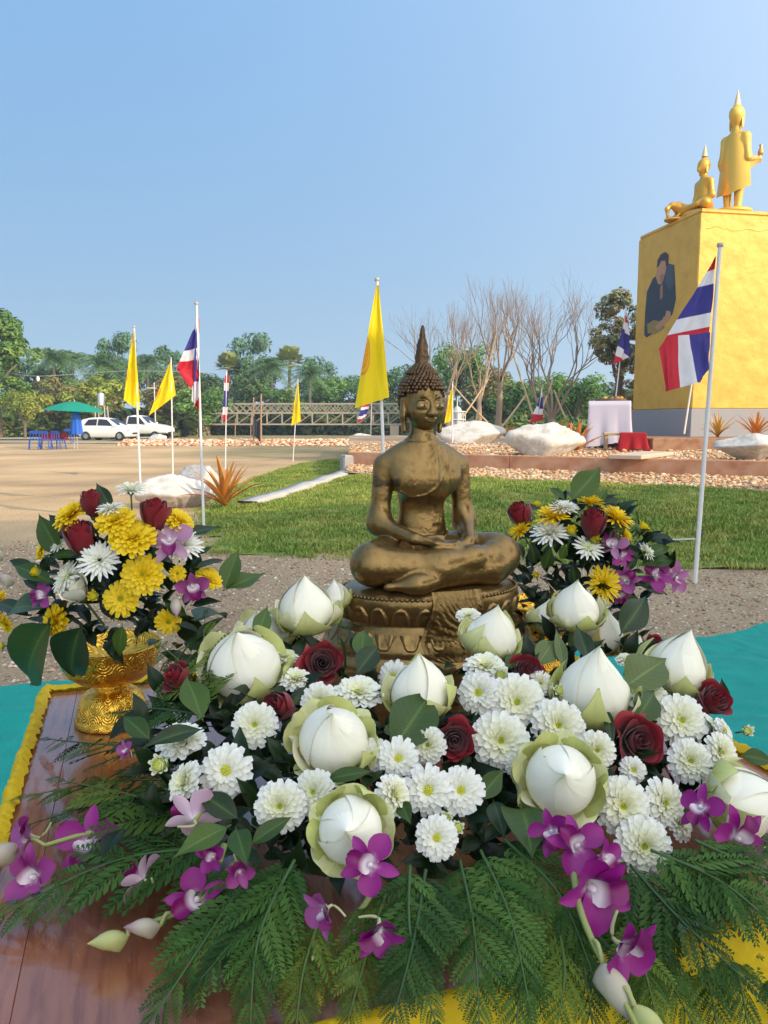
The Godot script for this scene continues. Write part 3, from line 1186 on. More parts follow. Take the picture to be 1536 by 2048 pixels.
func build_far() -> void:
	var dark := broad_tree(1, col(0.074, 0.157, 0.038))
	var mid := broad_tree(2, col(0.126, 0.252, 0.046))
	var lime := broad_tree(3, col(0.252, 0.315, 0.042), 26, 120, 0.06, 0.6)
	var blue := broad_tree(4, col(0.084, 0.179, 0.074), 34, 120)
	var olive := broad_tree(5, col(0.189, 0.179, 0.053), 28, 120)
	var oil := palm(6, 26, col(0.116, 0.221, 0.063))
	var fan := palm(7, 34, col(0.273, 0.315, 0.095), true)
	var g := "trees beyond the yard"
	# the spreading tree at the left, with its limbs showing
	var big := base("spreading_tree", Vector3(-28.25, 0, -56))
	for k in 5:
		var cw := put("crown", crown(20 + k, 17, 150, 0.085, col(0.112, 0.225, 0.038), 0.8), vm("leaves", 0.65, 0.0, 0.35), big)
		cw.position = [Vector3(0.3, 8.1, 0), Vector3(2.2, 6.2, 0.4), Vector3(-2.4, 5.6, -0.5), Vector3(0.4, 5.2, 1.4), Vector3(1.6, 3.6, 0.6)][k]
		cw.scale = Vector3.ONE * [2.5, 2.1, 2.5, 2.2, 1.5][k]
	var bm := M.new()
	tube(bm, curve([Vector3(0.3, -0.2, 0), Vector3(0.35, 2.0, 0.1), Vector3(0.3, 3.4, 0)], 6), 0.34, 0.22, 9, col(0.2, 0.13, 0.09))
	for e in [Vector3(1.6, 6.4, 0.8), Vector3(-1.2, 6.6, 0.6), Vector3(0.7, 7.4, 0.9), Vector3(2.4, 5.2, 1.0)]:
		tube(bm, curve([Vector3(0.3, 3.2, 0), Vector3(0.3, 3.2, 0).lerp(e, 0.5) + Vector3(0.1, 0.3, 0.2), e], 6), 0.12, 0.04, 6, col(0.34, 0.28, 0.22))
	put("trunk", bm, vm("bark", 0.95), big)
	tag(big, "big spreading green tree with pale limbs left of the parasol", "tree")
	for t in [
		[dark, "dark_tree", 75, 76, 710, 3.4, "dark rounded tree right behind the big spreading tree"],
		[oil, "oil_palm", 118, 74, 694, 2.6, "feathery palm rising between the spreading tree and the tall yellow flags"],
		[oil, "oil_palm", 155, 80, 700, 2.4, "smaller feathery palm above the parasol"],
		[mid, "green_tree", 150, 66, 758, 2.6, "low green tree straight above the parasol"],
		[oil, "oil_palm", 212, 72, 702, 2.7, "feathery palm behind the silver water tank"],
		[blue, "domed_tree", 243, 82, 676, 2.6, "dark domed tree poking up behind the tallest left yellow flag"],
		[olive, "olive_tree", 118, 62, 752, 2.3, "brownish olive tree behind the parasol"],
		[lime, "lime_tree", 208, 58, 742, 2.5, "flat topped yellow green tree behind the white hatchback"],
		[lime, "lime_tree", 55, 55, 772, 1.7, "yellow green tree under the big spreading tree"],
		[oil, "oil_palm", 300, 78, 706, 2.6, "feathery palm between the two left yellow flags"],
		[blue, "domed_tree", 345, 84, 702, 2.6, "dark domed tree behind the leaning yellow flag"],
		[olive, "olive_tree", 338, 62, 750, 2.6, "olive tree behind the leaning yellow flag"],
		[dark, "dark_tree", 405, 80, 738, 2.8, "dark tree just right of the tall red white and blue flag"],
		[mid, "green_tree", 400, 60, 772, 2.2, "light green tree behind the tall red white and blue flag"],
		[fan, "fan_palm", 462, 82, 712, 2.4, "fan palm left of the tall feathery tree"],
		[blue, "feathery_tree", 505, 84, 676, 2.9, "tall feathery tree between the two fan palms"],
		[dark, "dark_tree", 490, 76, 740, 2.8, "dark tree below the tall feathery tree"],
		[fan, "fan_palm", 583, 80, 700, 2.6, "yellowish fan palm right of the tall feathery tree"],
		[oil, "oil_palm", 545, 76, 712, 2.6, "feathery palm standing between the fan palms"],
		[oil, "oil_palm", 622, 76, 726, 2.4, "feathery palm right of the yellowish fan palm"],
		[blue, "domed_tree", 640, 86, 722, 2.4, "dark domed tree above the truss bridge"],
		[mid, "green_tree", 555, 75, 770, 2.6, "green tree behind the left end of the bridge"],
		[mid, "green_tree", 660, 82, 752, 3.0, "green tree above the middle of the bridge"],
		[dark, "dark_tree", 715, 84, 744, 2.8, "dark tree left of the biggest yellow flag"],
		[mid, "green_tree", 770, 80, 742, 3.0, "green tree behind the pole of the biggest yellow flag"],
		[dark, "dark_tree", 800, 78, 726, 2.4, "dark tree between the biggest yellow flag and the statue's head"],
		[mid, "green_tree", 925, 62, 682, 2.5, "full green tree behind the bare trees"],
		[dark, "dark_tree", 870, 70, 730, 2.6, "dark tree hidden behind the statue's head"],
		[olive, "olive_tree", 985, 60, 735, 2.2, "olive tree behind the bamboo props"],
		[mid, "green_tree", 1045, 56, 752, 2.2, "green tree left of the widest bare tree"],
		[mid, "green_tree", 1150, 46, 742, 1.9, "bright green tree behind the white cloth table"],
		[dark, "dark_tree", 1205, 52, 762, 2.2, "dark low tree behind the white cloth table"],
		[mid, "green_tree", 1095, 50, 768, 1.8, "green tree behind the widest bare tree"],
		[olive, "olive_tree", 1000, 74, 752, 2.6, "far olive tree between the bare trunks"],
	]:
		var d: float = t[3]
		tree_at(t[0], t[1], (t[2] - 768.0) / 1538.0 * d * 1.0, d, (843.0 - t[4]) / 1538.0 * d + 1.22, t[5], t[6], g)
	# bushes along the foot of the trees
	var xs := []
	var cs := []
	for k in 520:
		var x := rng.randf_range(-110, 90) if k >= 300 else rng.randf_range(-44, 34)
		var z := -rng.randf_range(60, 76)
		if x > -17.0 and x < 3.5 and z > -71.5:
			z -= 12.0
		var s := rng.randf_range(0.9, 2.6) * (1.6 if k >= 300 and (x < -44 or x > 34) else 1.0)
		xs.append(Transform3D(Basis(Vector3.UP, rng.randf() * TAU).scaled(Vector3(s * 1.4, s, s * 1.4)), Vector3(x, s * 0.45, z)))
		cs.append(jig([col(0.10, 0.18, 0.035), col(0.17, 0.21, 0.04), col(0.07, 0.12, 0.03), col(0.14, 0.16, 0.05)][rng.randi() % 4], 0.25))
	for k in 60:
		var x := rng.randf_range(4.5, 24)
		var z := -rng.randf_range(40, 50)
		var s := rng.randf_range(0.6, 1.1)
		xs.append(Transform3D(Basis(Vector3.UP, rng.randf() * TAU).scaled(Vector3(s * 1.4, s, s * 1.4)), Vector3(x, s * 0.45 + 0.3, z)))
		cs.append(jig(col(0.12, 0.20, 0.04), 0.25))
	tag(scatter("undergrowth", crown(31, 12, 70, 0.13, Color.WHITE, 0.7), vm("leaves", 0.65, 0.0, 0.35), xs, cs), "tangled green undergrowth along the foot of the far trees", "undergrowth")
	# leafy tree by the golden block
	var lt := base("leafy_tree", Vector3(6.849, 0.55, -23))
	for k in 6:
		var cw := put("crown", crown(40 + k, 16, 95, 0.085, col(0.26, 0.27, 0.14), 0.9), vm("leaves", 0.65, 0.0, 0.35), lt)
		cw.position = [Vector3(0.05, 3.9, 0), Vector3(-0.28, 3.2, 0.1), Vector3(0.35, 3.1, 0), Vector3(-0.1, 2.6, 0.2), Vector3(0.45, 2.3, 0), Vector3(0.4, 1.5, -0.1)][k]
		cw.scale = Vector3.ONE * [0.75, 0.7, 0.8, 0.65, 0.7, 0.6][k]
	bm = M.new()
	tube(bm, curve([Vector3(0, -0.1, 0), Vector3(-0.06, 0.9, 0), Vector3(0.1, 1.8, 0), Vector3(0.1, 2.7, 0)], 8), 0.16, 0.08, 8, col(0.13, 0.10, 0.08))
	tube(bm, curve([Vector3(0.08, 1.7, 0), Vector3(-0.15, 2.4, 0.1), Vector3(-0.3, 3.2, 0.1)], 6), 0.07, 0.03, 6, col(0.13, 0.10, 0.08))
	put("trunk", bm, vm("bark", 0.95), lt)
	tag(lt, "dusty leafy tree with a thick leaning trunk beside the golden block", "tree")
	# bare trees and their props
	var tan_bark := col(0.30, 0.22, 0.15)
	bare_tree(Vector3(3.753, 0.5, -26), 5.6, 0.36, 5, 0.42, 0.9, tan_bark, "bare tan tree with upright branches right of the statue's head", Vector3(0.12, 0, 0))
	bare_tree(Vector3(5.15, 0.5, -24), 5.1, 0.17, 7, 0.75, 0.5, col(0.30, 0.23, 0.18), "widest bare grey tree between the leafy tree and the upright bare tree")
	bare_tree(Vector3(2.357, 0.45, -29), 5.4, 0.27, 6, 0.6, 0.6, tan_bark, "bare tan tree directly behind the statue's head")
	bare_tree(Vector3(3.648, 0.45, -30), 5.0, 0.35, 4, 0.4, 0.8, tan_bark, "slender bare tree between the two tan bare trees")
	for p in [
		[Vector3(2.881, 1.111, -24.5), Vector3(3.655, 4.057, -25.6), "bamboo prop leaning right onto the upright bare tree's trunk"],
		[Vector3(4.807, 1.397, -25), Vector3(4.01, 4.208, -25.8), "bamboo prop leaning left onto the upright bare tree's trunk"],
		[Vector3(3.6, 0.99, -24), Vector3(4.535, 2.035, -25), "short bamboo prop low between the two boulders"],
		[Vector3(3.743, 1.185, -28), Vector3(2.534, 2.562, -28.8), "bamboo prop leaning left behind the flat-topped boulder"],
		[Vector3(2.837, 1.365, -28), Vector3(3.826, 2.744, -28.8), "bamboo prop crossing behind the flat-topped boulder"],
		[Vector3(5.498, 1.296, -23.4), Vector3(5.222, 2.182, -23.9), "bamboo prop leaning on the right of the widest bare tree"],
		[Vector3(4.78, 1.64, -23.4), Vector3(5.169, 2.485, -23.9), "bamboo prop leaning on the left of the widest bare tree"],
	]:
		var m := M.new()
		var a: Vector3 = p[0]
		var b: Vector3 = p[1]
		tube(m, curve([Vector3.ZERO, (b - a) * 0.5 + Vector3(0, -0.03, 0), b - a], 6), 0.035, 0.028, 7, col(0.50, 0.36, 0.20))
		var o := put("bamboo_prop", m, vm("bamboo", 0.7))
		o.position = a
		tag(o, p[2], "bamboo pole", "bamboo props around the bare trees")
	build_bridge()
	build_cars()


func build_bridge() -> void:
	var o := base("truss_bridge", Vector3(-7.428, 0, -68))
	o.rotation.y = -0.06
	var steel := vm("bridge_steel", 0.7)
	var c := col(0.36, 0.31, 0.24)
	var half := 9.2
	for z in [-1.1, 1.1]:
		for y in [0.98, 1.95, 2.75]:
			var m := M.new()
			box(m, Vector3(0, y, z), Vector3(half * 2 + (3.0 if y > 1.5 else 0.0), 0.13 if y < 2.5 else 0.09, 0.12), c)
			put("chord", m, steel, o)
		for k in 15:
			var x := -half + k * half * 2 / 14
			var m := M.new()
			box(m, Vector3(x, 1.465, z + 0.002), Vector3(0.11, 0.84, 0.10), c)
			put("post", m, steel, o)
			if k < 14:
				m = M.new()
				var x2 := -half + (k + 1) * half * 2 / 14
				tube(m, [Vector3(x + 0.05, 1.03, z), Vector3(x2 - 0.05, 1.9, z)], 0.045, 0.045, 4, c)
				put("diagonal", m, steel, o)
		for k in 34:
			var m := M.new()
			var x := -half - 1.4 + k * (half * 2 + 2.8) / 34
			var w := (half * 2 + 2.8) / 34
			tube(m, [Vector3(x, 2.02, z), Vector3(x + w, 2.7, z)], 0.03, 0.03, 4, c)
			tube(m, [Vector3(x + w, 2.02, z), Vector3(x, 2.7, z)], 0.03, 0.03, 4, c * 0.9)
			put("railing_cross", m, steel, o)
	var dk := M.new()
	box(dk, Vector3(0, 1.92, 0), Vector3(half * 2 + 3, 0.1, 2.0), c * 0.8)
	put("deck", dk, steel, o)
	for x in [8.4, -8.6]:
		var m := M.new()
		box(m, Vector3(x, 0.4, 0), Vector3(0.75, 1.1, 2.2), col(0.5, 0.4, 0.28), Basis.IDENTITY, 0.02)
		put("pier", m, vm("concrete", 0.9), o)
	tag(o, "grey steel truss footbridge in front of the far trees", "bridge")
	# small hut under its left end
	var h := base("small_hut", Vector3(-13.58, 0, -72))
	h.scale = Vector3(0.7, 0.9, 0.7)
	var m := M.new()
	box(m, Vector3(0, 0.55, 0), Vector3(2.4, 1.1, 1.8), col(0.22, 0.10, 0.07))
	put("wall", m, vm("hut_wall", 0.9), h)
	m = M.new()
	box(m, Vector3(0, 1.3, 0.35), Vector3(3.0, 0.06, 1.5), col(0.2, 0.18, 0.17), Basis(Vector3.RIGHT, 0.35))
	box(m, Vector3(0, 1.3, -0.85), Vector3(3.0, 0.06, 1.2), col(0.2, 0.18, 0.17), Basis(Vector3.RIGHT, -0.35))
	put("roof", m, vm("hut_roof", 0.8), h)
	tag(h, "small red walled hut below the left end of the bridge", "hut")


func car_body(m: M, st: Array, tint: Color) -> void:
	# each station: x, half width, sill, belt, roof, roof half width
	var w := 19
	for s in st:
		var sec := [Vector2(0, s[2]), Vector2(s[1] * 0.86, s[2]), Vector2(s[1] * 0.97, s[2] + 0.08), Vector2(s[1], lerpf(s[2], s[3], 0.45)), Vector2(s[1] * 0.985, lerpf(s[2], s[3], 0.8)), Vector2(s[1] * 0.95, s[3]), Vector2(lerpf(s[1] * 0.93, s[5], 0.5), lerpf(s[3], s[4], 0.5)), Vector2(s[5], s[4] - 0.05 * (s[4] - s[3])), Vector2(s[5] * 0.7, s[4]), Vector2(0, s[4] + 0.012)]
		for k in 10:
			m.add(Vector3(s[0], sec[k].y, sec[k].x), tint)
		for k in range(8, -1, -1):
			m.add(Vector3(s[0], sec[k].y, -sec[k].x), tint)
	for a in st.size() - 1:
		for b in w - 1:
			var k := a * w + b
			m.quad(k, k + 1, k + w + 1, k + w)
	for e in [0, st.size() - 1]:
		var c := m.add(Vector3(st[e][0], (st[e][2] + st[e][4]) * 0.5, 0), tint)
		for b in w - 1:
			if e:
				m.tri(c, e * w + b, e * w + b + 1)
			else:
				m.tri(c, b + 1, b)


func make_car(called: String, at: Vector3, yaw: float, st: Array, glass: Array, axles: Array, screen: Array, label: String, cat: String) -> Node3D:
	var o := base(called, at, yaw)
	var m := M.new()
	car_body(m, st, col(0.78, 0.77, 0.74))
	put("body", m, vm("car_paint", 0.25), o)
	var dark := vm("car_glass", 0.08)
	for s in [-1.0, 1.0]:
		for gq in glass:
			m = M.new()
			var q := []
			for p in gq:
				q.append(m.add(Vector3(p.x, p.y, s * p.z), col(0.02, 0.023, 0.028)))
			m.quad(q[0], q[1], q[2], q[3])
			put("side_window", m, dark, o)
		for x in axles:
			m = M.new()
			lathe(m, [Vector2(0.17, -0.1), Vector2(0.27, -0.105), Vector2(0.305, -0.07), Vector2(0.305, 0.07), Vector2(0.27, 0.105), Vector2(0.17, 0.1)], 20, col(0.02, 0.02, 0.02))
			var wl := Node3D.new()
			wl.name = "wheel"
			o.add_child(wl, true)
			wl.transform = Transform3D(Basis(Vector3.RIGHT, PI / 2), Vector3(x, 0.3, s * 0.74))
			put("tyre", m, vm("rubber", 0.8), wl)
			m = M.new()
			lathe(m, [Vector2(0, 0.085 * s), Vector2(0.06, 0.09 * s), Vector2(0.17, 0.075 * s), Vector2(0.185, 0.1 * s)], 20, col(0.35, 0.35, 0.35))
			put("rim", m, vm("alloy", 0.35, 0.6), wl)
			m = M.new()
			lathe(m, [Vector2(0.31, 0.03 * s), Vector2(0.355, 0.06 * s)], 20, col(0.025, 0.025, 0.025))
			put("arch", m, vm("rubber", 0.8), wl)
		m = M.new()
		ball(m, Vector3(screen[0].x - 0.08, screen[0].y + 0.02, s * 0.9), Vector3(0.07, 0.07, 0.1), 6, 8, col(0.78, 0.77, 0.74))
		put("mirror", m, vm("car_paint", 0.25), o)
		m = M.new()
		ball(m, Vector3(st[-1][0] - 0.16, 0.68, s * 0.62), Vector3(0.14, 0.08, 0.13), 6, 8, col(0.5, 0.5, 0.52))
		put("headlight", m, vm("lamp_glass", 0.1), o)
		m = M.new()
		ball(m, Vector3(st[0][0] + 0.07, 0.85, s * 0.68), Vector3(0.08, 0.13, 0.08), 6, 8, col(0.35, 0.02, 0.015))
		put("tail_light", m, vm("lamp_glass", 0.1), o)
	m = M.new()
	var c := col(0.025, 0.03, 0.04)
	var q0 := m.add(Vector3(screen[0].x, screen[0].y + 0.03, 0.66), c)
	m.add(Vector3(screen[0].x, screen[0].y + 0.03, -0.66), c)
	m.add(Vector3(screen[1].x, screen[1].y - 0.005, -0.54), c)
	m.add(Vector3(screen[1].x, screen[1].y - 0.005, 0.54), c)
	m.quad(q0, q0 + 1, q0 + 2, q0 + 3)
	put("windscreen", m, dark, o)
	m = M.new()
	box(m, Vector3(st[-1][0] + 0.012, 0.48, 0), Vector3(0.03, 0.12, 0.9), col(0.03, 0.03, 0.03))
	put("grille", m, vm("rubber", 0.8), o)
	tag(o, label, cat, "white cars parked behind the yard")
	return o


func build_cars() -> void:
	make_car("parked_hatchback", Vector3(-18.14, -0.02, -51), -0.16,
		[[-1.84, 0.55, 0.42, 0.72, 0.8, 0.5], [-1.76, 0.74, 0.26, 0.93, 1.12, 0.6], [-1.5, 0.80, 0.2, 0.97, 1.38, 0.6], [-1.0, 0.83, 0.19, 0.96, 1.49, 0.6], [-0.2, 0.84, 0.19, 0.94, 1.5, 0.6], [0.3, 0.84, 0.19, 0.92, 1.42, 0.58], [0.72, 0.84, 0.19, 0.91, 1.17, 0.6], [1.08, 0.83, 0.19, 0.9, 0.96, 0.66], [1.5, 0.8, 0.2, 0.82, 0.86, 0.62], [1.78, 0.7, 0.24, 0.68, 0.73, 0.55], [1.87, 0.5, 0.32, 0.56, 0.6, 0.4]],
		[[Vector3(-1.3, 1.0, 0.80), Vector3(-0.42, 0.99, 0.81), Vector3(-0.42, 1.4, 0.655), Vector3(-1.05, 1.37, 0.65)], [Vector3(-0.34, 0.99, 0.81), Vector3(0.72, 0.97, 0.81), Vector3(0.24, 1.37, 0.655), Vector3(-0.34, 1.4, 0.655)]],
		[-1.18, 1.17], [Vector2(1.0, 0.98), Vector2(0.36, 1.41)], "white hatchback parked right of the green parasol", "car")
	make_car("parked_pickup", Vector3(-17.06, -0.02, -54), -0.16,
		[[-2.6, 0.8, 0.45, 0.98, 1.0, 0.78], [-0.6, 0.86, 0.4, 1.0, 1.02, 0.8], [-0.56, 0.86, 0.4, 1.02, 1.62, 0.62], [-0.1, 0.86, 0.38, 1.02, 1.68, 0.62], [0.4, 0.86, 0.38, 1.02, 1.62, 0.62], [1.0, 0.86, 0.38, 1.02, 1.1, 0.7], [1.7, 0.84, 0.4, 0.96, 1.0, 0.66], [2.2, 0.74, 0.42, 0.84, 0.88, 0.6], [2.32, 0.6, 0.46, 0.7, 0.74, 0.5]],
		[[Vector3(-0.48, 1.08, 0.83), Vector3(0.82, 1.08, 0.83), Vector3(0.34, 1.55, 0.67), Vector3(-0.42, 1.57, 0.67)]],
		[-1.5, 1.5], [Vector2(0.95, 1.12), Vector2(0.45, 1.6)], "white pickup parked behind the white hatchback", "pickup truck")

# ---------------------------------------------------------------- things standing about the yard
func boulder(at: Vector3, size: Vector3, seed_: int, yaw: float, label: String, white := 1.0) -> void:
	var o := put("white_boulder", stone(seed_, 26, 40, 0.045, col(0.66, 0.65, 0.63) * white, col(0.50, 0.47, 0.42) * white), boulder_mat())
	o.transform = Transform3D(Basis(Vector3.UP, yaw).scaled_local(size), at)
	tag(o, label, "boulder", "white boulders around the grass and beds")


func boulder_mat() -> StandardMaterial3D:
	if mats.has("boulder"):
		return mats["boulder"]
	var m := vm("boulder", 0.9)
	m.detail_enabled = true
	m.detail_blend_mode = BaseMaterial3D.BLEND_MODE_MUL
	m.detail_albedo = noise_tex(256, 0.02, FastNoiseLite.TYPE_SIMPLEX_SMOOTH, [[0.0, col(0.60, 0.50, 0.38)], [0.25, col(0.93, 0.92, 0.90)], [1.0, Color.WHITE]], 0.0, 5)
	m.detail_mask = noise_tex(64, 0.02, FastNoiseLite.TYPE_VALUE, grey_ramp(1.0, 1.0))
	m.heightmap_enabled = true
	m.heightmap_scale = 2.0
	m.heightmap_texture = noise_tex(256, 0.015, FastNoiseLite.TYPE_SIMPLEX, [], 0.0, 5)
	return tri_map(m, 0.9)


func bromeliad(at: Vector3, size: float, n: int, seed_: int, c0: Color, c1: Color, label: String) -> void:
	var o := base("bromeliad", at, seed_ * 1.3)
	for k in n:
		var f := float(k) / n
		var m := M.new()
		var c := jig(c0.lerp(c1, rng.randf()), 0.2)
		petal(m, Transform3D.IDENTITY, size * rng.randf_range(0.75, 1.05), size * 0.105, [0.9, 1.0, 1.0, 0.92, 0.75, 0.5, 0.08], lerpf(1.5, 0.65, f), lerpf(1.2, rng.randf_range(-0.25, 0.35), f), 0.5, c * 0.9, c, 7, 2)
		var lf := put("leaf", m, vm("bromeliad_leaf", 0.45, 0.0, 0.35), o)
		lf.rotation.y = k * 2.39996
	tag(o, label, "bromeliad", "orange bromeliads planted in the beds")


func plastic_chair(c: Color) -> Node3D:
	var o := Node3D.new()
	var mat := vm("chair_plastic", 0.4)
	var m := M.new()
	box(m, Vector3(0, 0.42, 0), Vector3(0.42, 0.035, 0.40), c, Basis.IDENTITY, 0.012)
	put("seat", m, mat, o)
	m = M.new()
	grid(m, 6, 4, func(u, v):
		var a = (u - 0.5) * 1.0
		return Vector3(sin(a) * 0.44, 0.70 + 0.12 * v - 0.02 * absf(u - 0.5), -0.20 - 0.05 * v + 0.12 * (1 - cos(a))), func(_u, _v): return c)
	put("back_rail", m, mat, o)
	for k in 4:
		m = M.new()
		var x := (k - 1.5) * 0.11
		tube(m, [Vector3(x, 0.43, -0.185), Vector3(x * 1.05, 0.71, -0.2)], 0.02, 0.02, 5, c)
		put("back_slat", m, mat, o)
	for s in [[-1, -1], [1, -1], [-1, 1], [1, 1]]:
		m = M.new()
		tube(m, [Vector3(s[0] * 0.19, 0.42, s[1] * 0.18), Vector3(s[0] * 0.235, 0.0, s[1] * 0.23)], 0.028, 0.02, 6, c)
		put("leg", m, mat, o)
	return o


func drape(m: M, w: float, d: float, h: float, fall: float, tint: Color, folds: int, seed_: int) -> void:
	# a cloth over a box: top, then sides that hang and swing out in folds
	var per := []
	var n := 96
	for k in n:
		var f := float(k) / n * 4.0
		var s := int(f)
		var t := f - s
		var cs := [Vector2(-1, 1), Vector2(1, 1), Vector2(1, -1), Vector2(-1, -1)]
		var p: Vector2 = (cs[s] as Vector2).lerp(cs[(s + 1) % 4], t)
		per.append(p)
	var f2 := FastNoiseLite.new()
	f2.seed = seed_
	f2.frequency = 0.5
	var rows := 9
	var o := m.v.size()
	for r in rows + 1:
		var v := float(r) / rows
		for k in n:
			var p: Vector2 = per[k]
			var sw := 1.0 + (0.035 + 0.10 * v) * v * (0.5 + 0.5 * sin(k * TAU * folds / n + 1.5 * f2.get_noise_2d(k * 0.2, 0))) / maxf(w, d) * 1.2
			var drop := fall * (1.0 + 0.10 * f2.get_noise_2d(k * 0.12, 7.0) + 0.10 * maxf(absf(p.x * p.y) - 0.8, 0.0) * 4.0)
			m.add(Vector3(p.x * w * 0.5 * sw, h - v * drop + (0.006 if r == 0 else 0.0), p.y * d * 0.5 * sw), tint, Vector2(k * 8.0 / n, v))
	for r in rows:
		for k in n:
			var a := o + r * n + k
			var b := o + r * n + (k + 1) % n
			m.quad(a, b, b + n, a + n)
	var c := m.add(Vector3(0, h + 0.006, 0), tint)
	for k in n:
		m.tri(c, o + (k + 1) % n, o + k)


func build_yard() -> void:
	# white boulders
	boulder(Vector3(3.071, 0.83, -14.452), Vector3(0.86, 0.48, 0.52), 2, 0.25, "big white boulder left of the white cloth table")
	boulder(Vector3(2.263, 0.92, -20), Vector3(0.92, 0.40, 0.6), 9, 0.1, "long flat-topped white boulder right of the statue's ear")
	boulder(Vector3(5.997, 0.80, -12.6), Vector3(0.62, 0.27, 0.4), 14, -0.2, "small jagged white boulder right of the nearest flagpole")
	boulder(Vector3(-2.948, 0.18, -10.9), Vector3(0.58, 0.34, 0.4), 21, 0.4, "white boulder on the sand below the orange bromeliad")
	boulder(Vector3(-2.983, 0.28, -12.3), Vector3(0.36, 0.36, 0.34), 17, 1.1, "smaller white boulder right behind the white boulder on the sand", 0.9)
	boulder(Vector3(-0.9623, 0.42, -37), Vector3(0.7, 0.28, 0.5), 25, 0.0, "distant white boulder on the orange rubble bank")
	boulder(Vector3(-14.5, 0.16, -49.5), Vector3(0.6, 0.3, 0.5), 28, 0.0, "distant white boulder in front of the white pickup")
	# bromeliads
	var o0 := col(0.55, 0.16, 0.03)
	var o1 := col(0.62, 0.30, 0.05)
	var yl := col(0.60, 0.42, 0.06)
	bromeliad(Vector3(-2.212, 0.06, -10.6), 0.72, 26, 1, o0, o1, "large orange bromeliad beside the white boulders on the grass edge")
	bromeliad(Vector3(3.095, 0.60, -17.5), 0.50, 14, 2, yl, yl, "yellow bromeliad in the gap left of the big white boulder")
	bromeliad(Vector3(3.895, 0.60, -15.6), 0.78, 18, 3, o0, o1, "orange bromeliad right behind the big white boulder")
	bromeliad(Vector3(4.21, 0.60, -18.5), 0.72, 16, 4, o0, o1, "orange bromeliad peeping over the big white boulder")
	bromeliad(Vector3(2.297, 0.60, -22.5), 0.62, 14, 5, o0, o1, "orange bromeliad behind the flat-topped boulder")
	bromeliad(Vector3(3.82, 0.60, -23.5), 0.66, 14, 6, o0, o1, "small orange bromeliad by the short bamboo prop")
	bromeliad(Vector3(6.908, 0.9, -16.0), 0.56, 15, 7, o1, yl, "orange bromeliad between the nearest flagpole and the block")
	bromeliad(Vector3(7.458, 0.9, -15.5), 0.62, 20, 8, o0, o1, "orange bromeliad at the right in front of the golden block")
	# altar table with a white cloth
	var at := Vector3(4.894, 0.64, -16.8)
	var o := base("altar_table", at, -0.32)
	var m := M.new()
	box(m, Vector3(0, 0.98, 0), Vector3(0.82, 0.05, 0.66), col(0.2, 0.12, 0.07), Basis.IDENTITY, 0.01)
	put("tabletop", m, vm("altar_wood", 0.6), o)
	for s in [[-1, -1], [1, -1], [-1, 1], [1, 1]]:
		m = M.new()
		box(m, Vector3(s[0] * 0.35, 0.475, s[1] * 0.28), Vector3(0.06, 0.95, 0.06), col(0.2, 0.12, 0.07))
		put("leg", m, vm("altar_wood", 0.6), o)
	tag(o, "tall table under a white cloth at the foot of the golden block", "table")
	m = M.new()
	drape(m, 0.86, 0.70, 1.01, 0.93, col(0.62, 0.58, 0.68), 9, 4)
	var cl := put("white_tablecloth", m, cloth_mat("white_cloth", 0.9, 0.2))
	cl.transform = Transform3D(Basis(Vector3.UP, -0.32), at)
	tag(cl, "white lace cloth hanging over the tall table by the golden block", "tablecloth")
	o = base("offering_tray", at + Vector3(0, 1.022, 0), -0.32)
	m = M.new()
	lathe(m, [Vector2(0, 0), Vector2(0.3, 0), Vector2(0.34, 0.04), Vector2(0.32, 0.045), Vector2(0, 0.02)], 20, col(0.2, 0.16, 0.10))
	put("dish", m, vm("altar_wood", 0.6), o)
	for k in 9:
		m = M.new()
		ball(m, Vector3(rng.randf_range(-0.22, 0.3), 0.06, rng.randf_range(-0.15, 0.15)), Vector3(0.05, 0.035, 0.05), 5, 7, [o0, o1, col(0.1, 0.14, 0.03)][k % 3])
		put("offering", m, vm("offering", 0.7), o)
	tag(o, "low dish of orange offerings on the white cloth table", "tray")
	var bt := Vector3(4.827, 0.64, -15.9)
	o = base("low_bench", bt, -0.2)
	m = M.new()
	box(m, Vector3(0, 0.33, 0), Vector3(0.62, 0.06, 0.3), col(0.48, 0.36, 0.22), Basis.IDENTITY, 0.01)
	put("seat", m, vm("bench_wood", 0.8), o)
	for s in [-1.0, 1.0]:
		m = M.new()
		box(m, Vector3(s * 0.25, 0.15, 0), Vector3(0.07, 0.30, 0.26), col(0.42, 0.30, 0.18), Basis.IDENTITY, 0.01)
		put("leg", m, vm("bench_wood", 0.8), o)
	tag(o, "low pale wooden bench in front of the white cloth table", "bench")
	var rp := Vector3(5.011, 0.64, -15.55)
	o = base("stool", rp, -0.3)
	m = M.new()
	box(m, Vector3(0, 0.17, 0), Vector3(0.46, 0.34, 0.36), col(0.25, 0.15, 0.08))
	put("box_seat", m, vm("altar_wood", 0.6), o)
	tag(o, "small stool hidden under the red cloth", "stool")
	m = M.new()
	drape(m, 0.5, 0.40, 0.355, 0.33, col(0.34, 0.006, 0.012), 8, 8)
	cl = put("red_cloth", m, cloth_mat("red_cloth", 0.85, 0.1))
	cl.transform = Transform3D(Basis(Vector3.UP, -0.3), rp)
	tag(cl, "dark red cloth draped over a low stool beside the bench", "cloth")
	# parasol with the blue one hanging closed beneath it
	var pp := Vector3(-14.06, 0, -35)
	o = base("parasol", pp)
	m = M.new()
	for k in 40:
		var a := TAU * k / 40
		for r in 6:
			var f := r / 5.0
			var w := 0.9 + 0.1 * absf(cos(a * 4.0))
			m.add(Vector3(cos(a) * 1.42 * f * w, 2.12 - 0.44 * pow(f, 1.6), sin(a) * 1.42 * f * w), col(0.0, 0.27, 0.18))
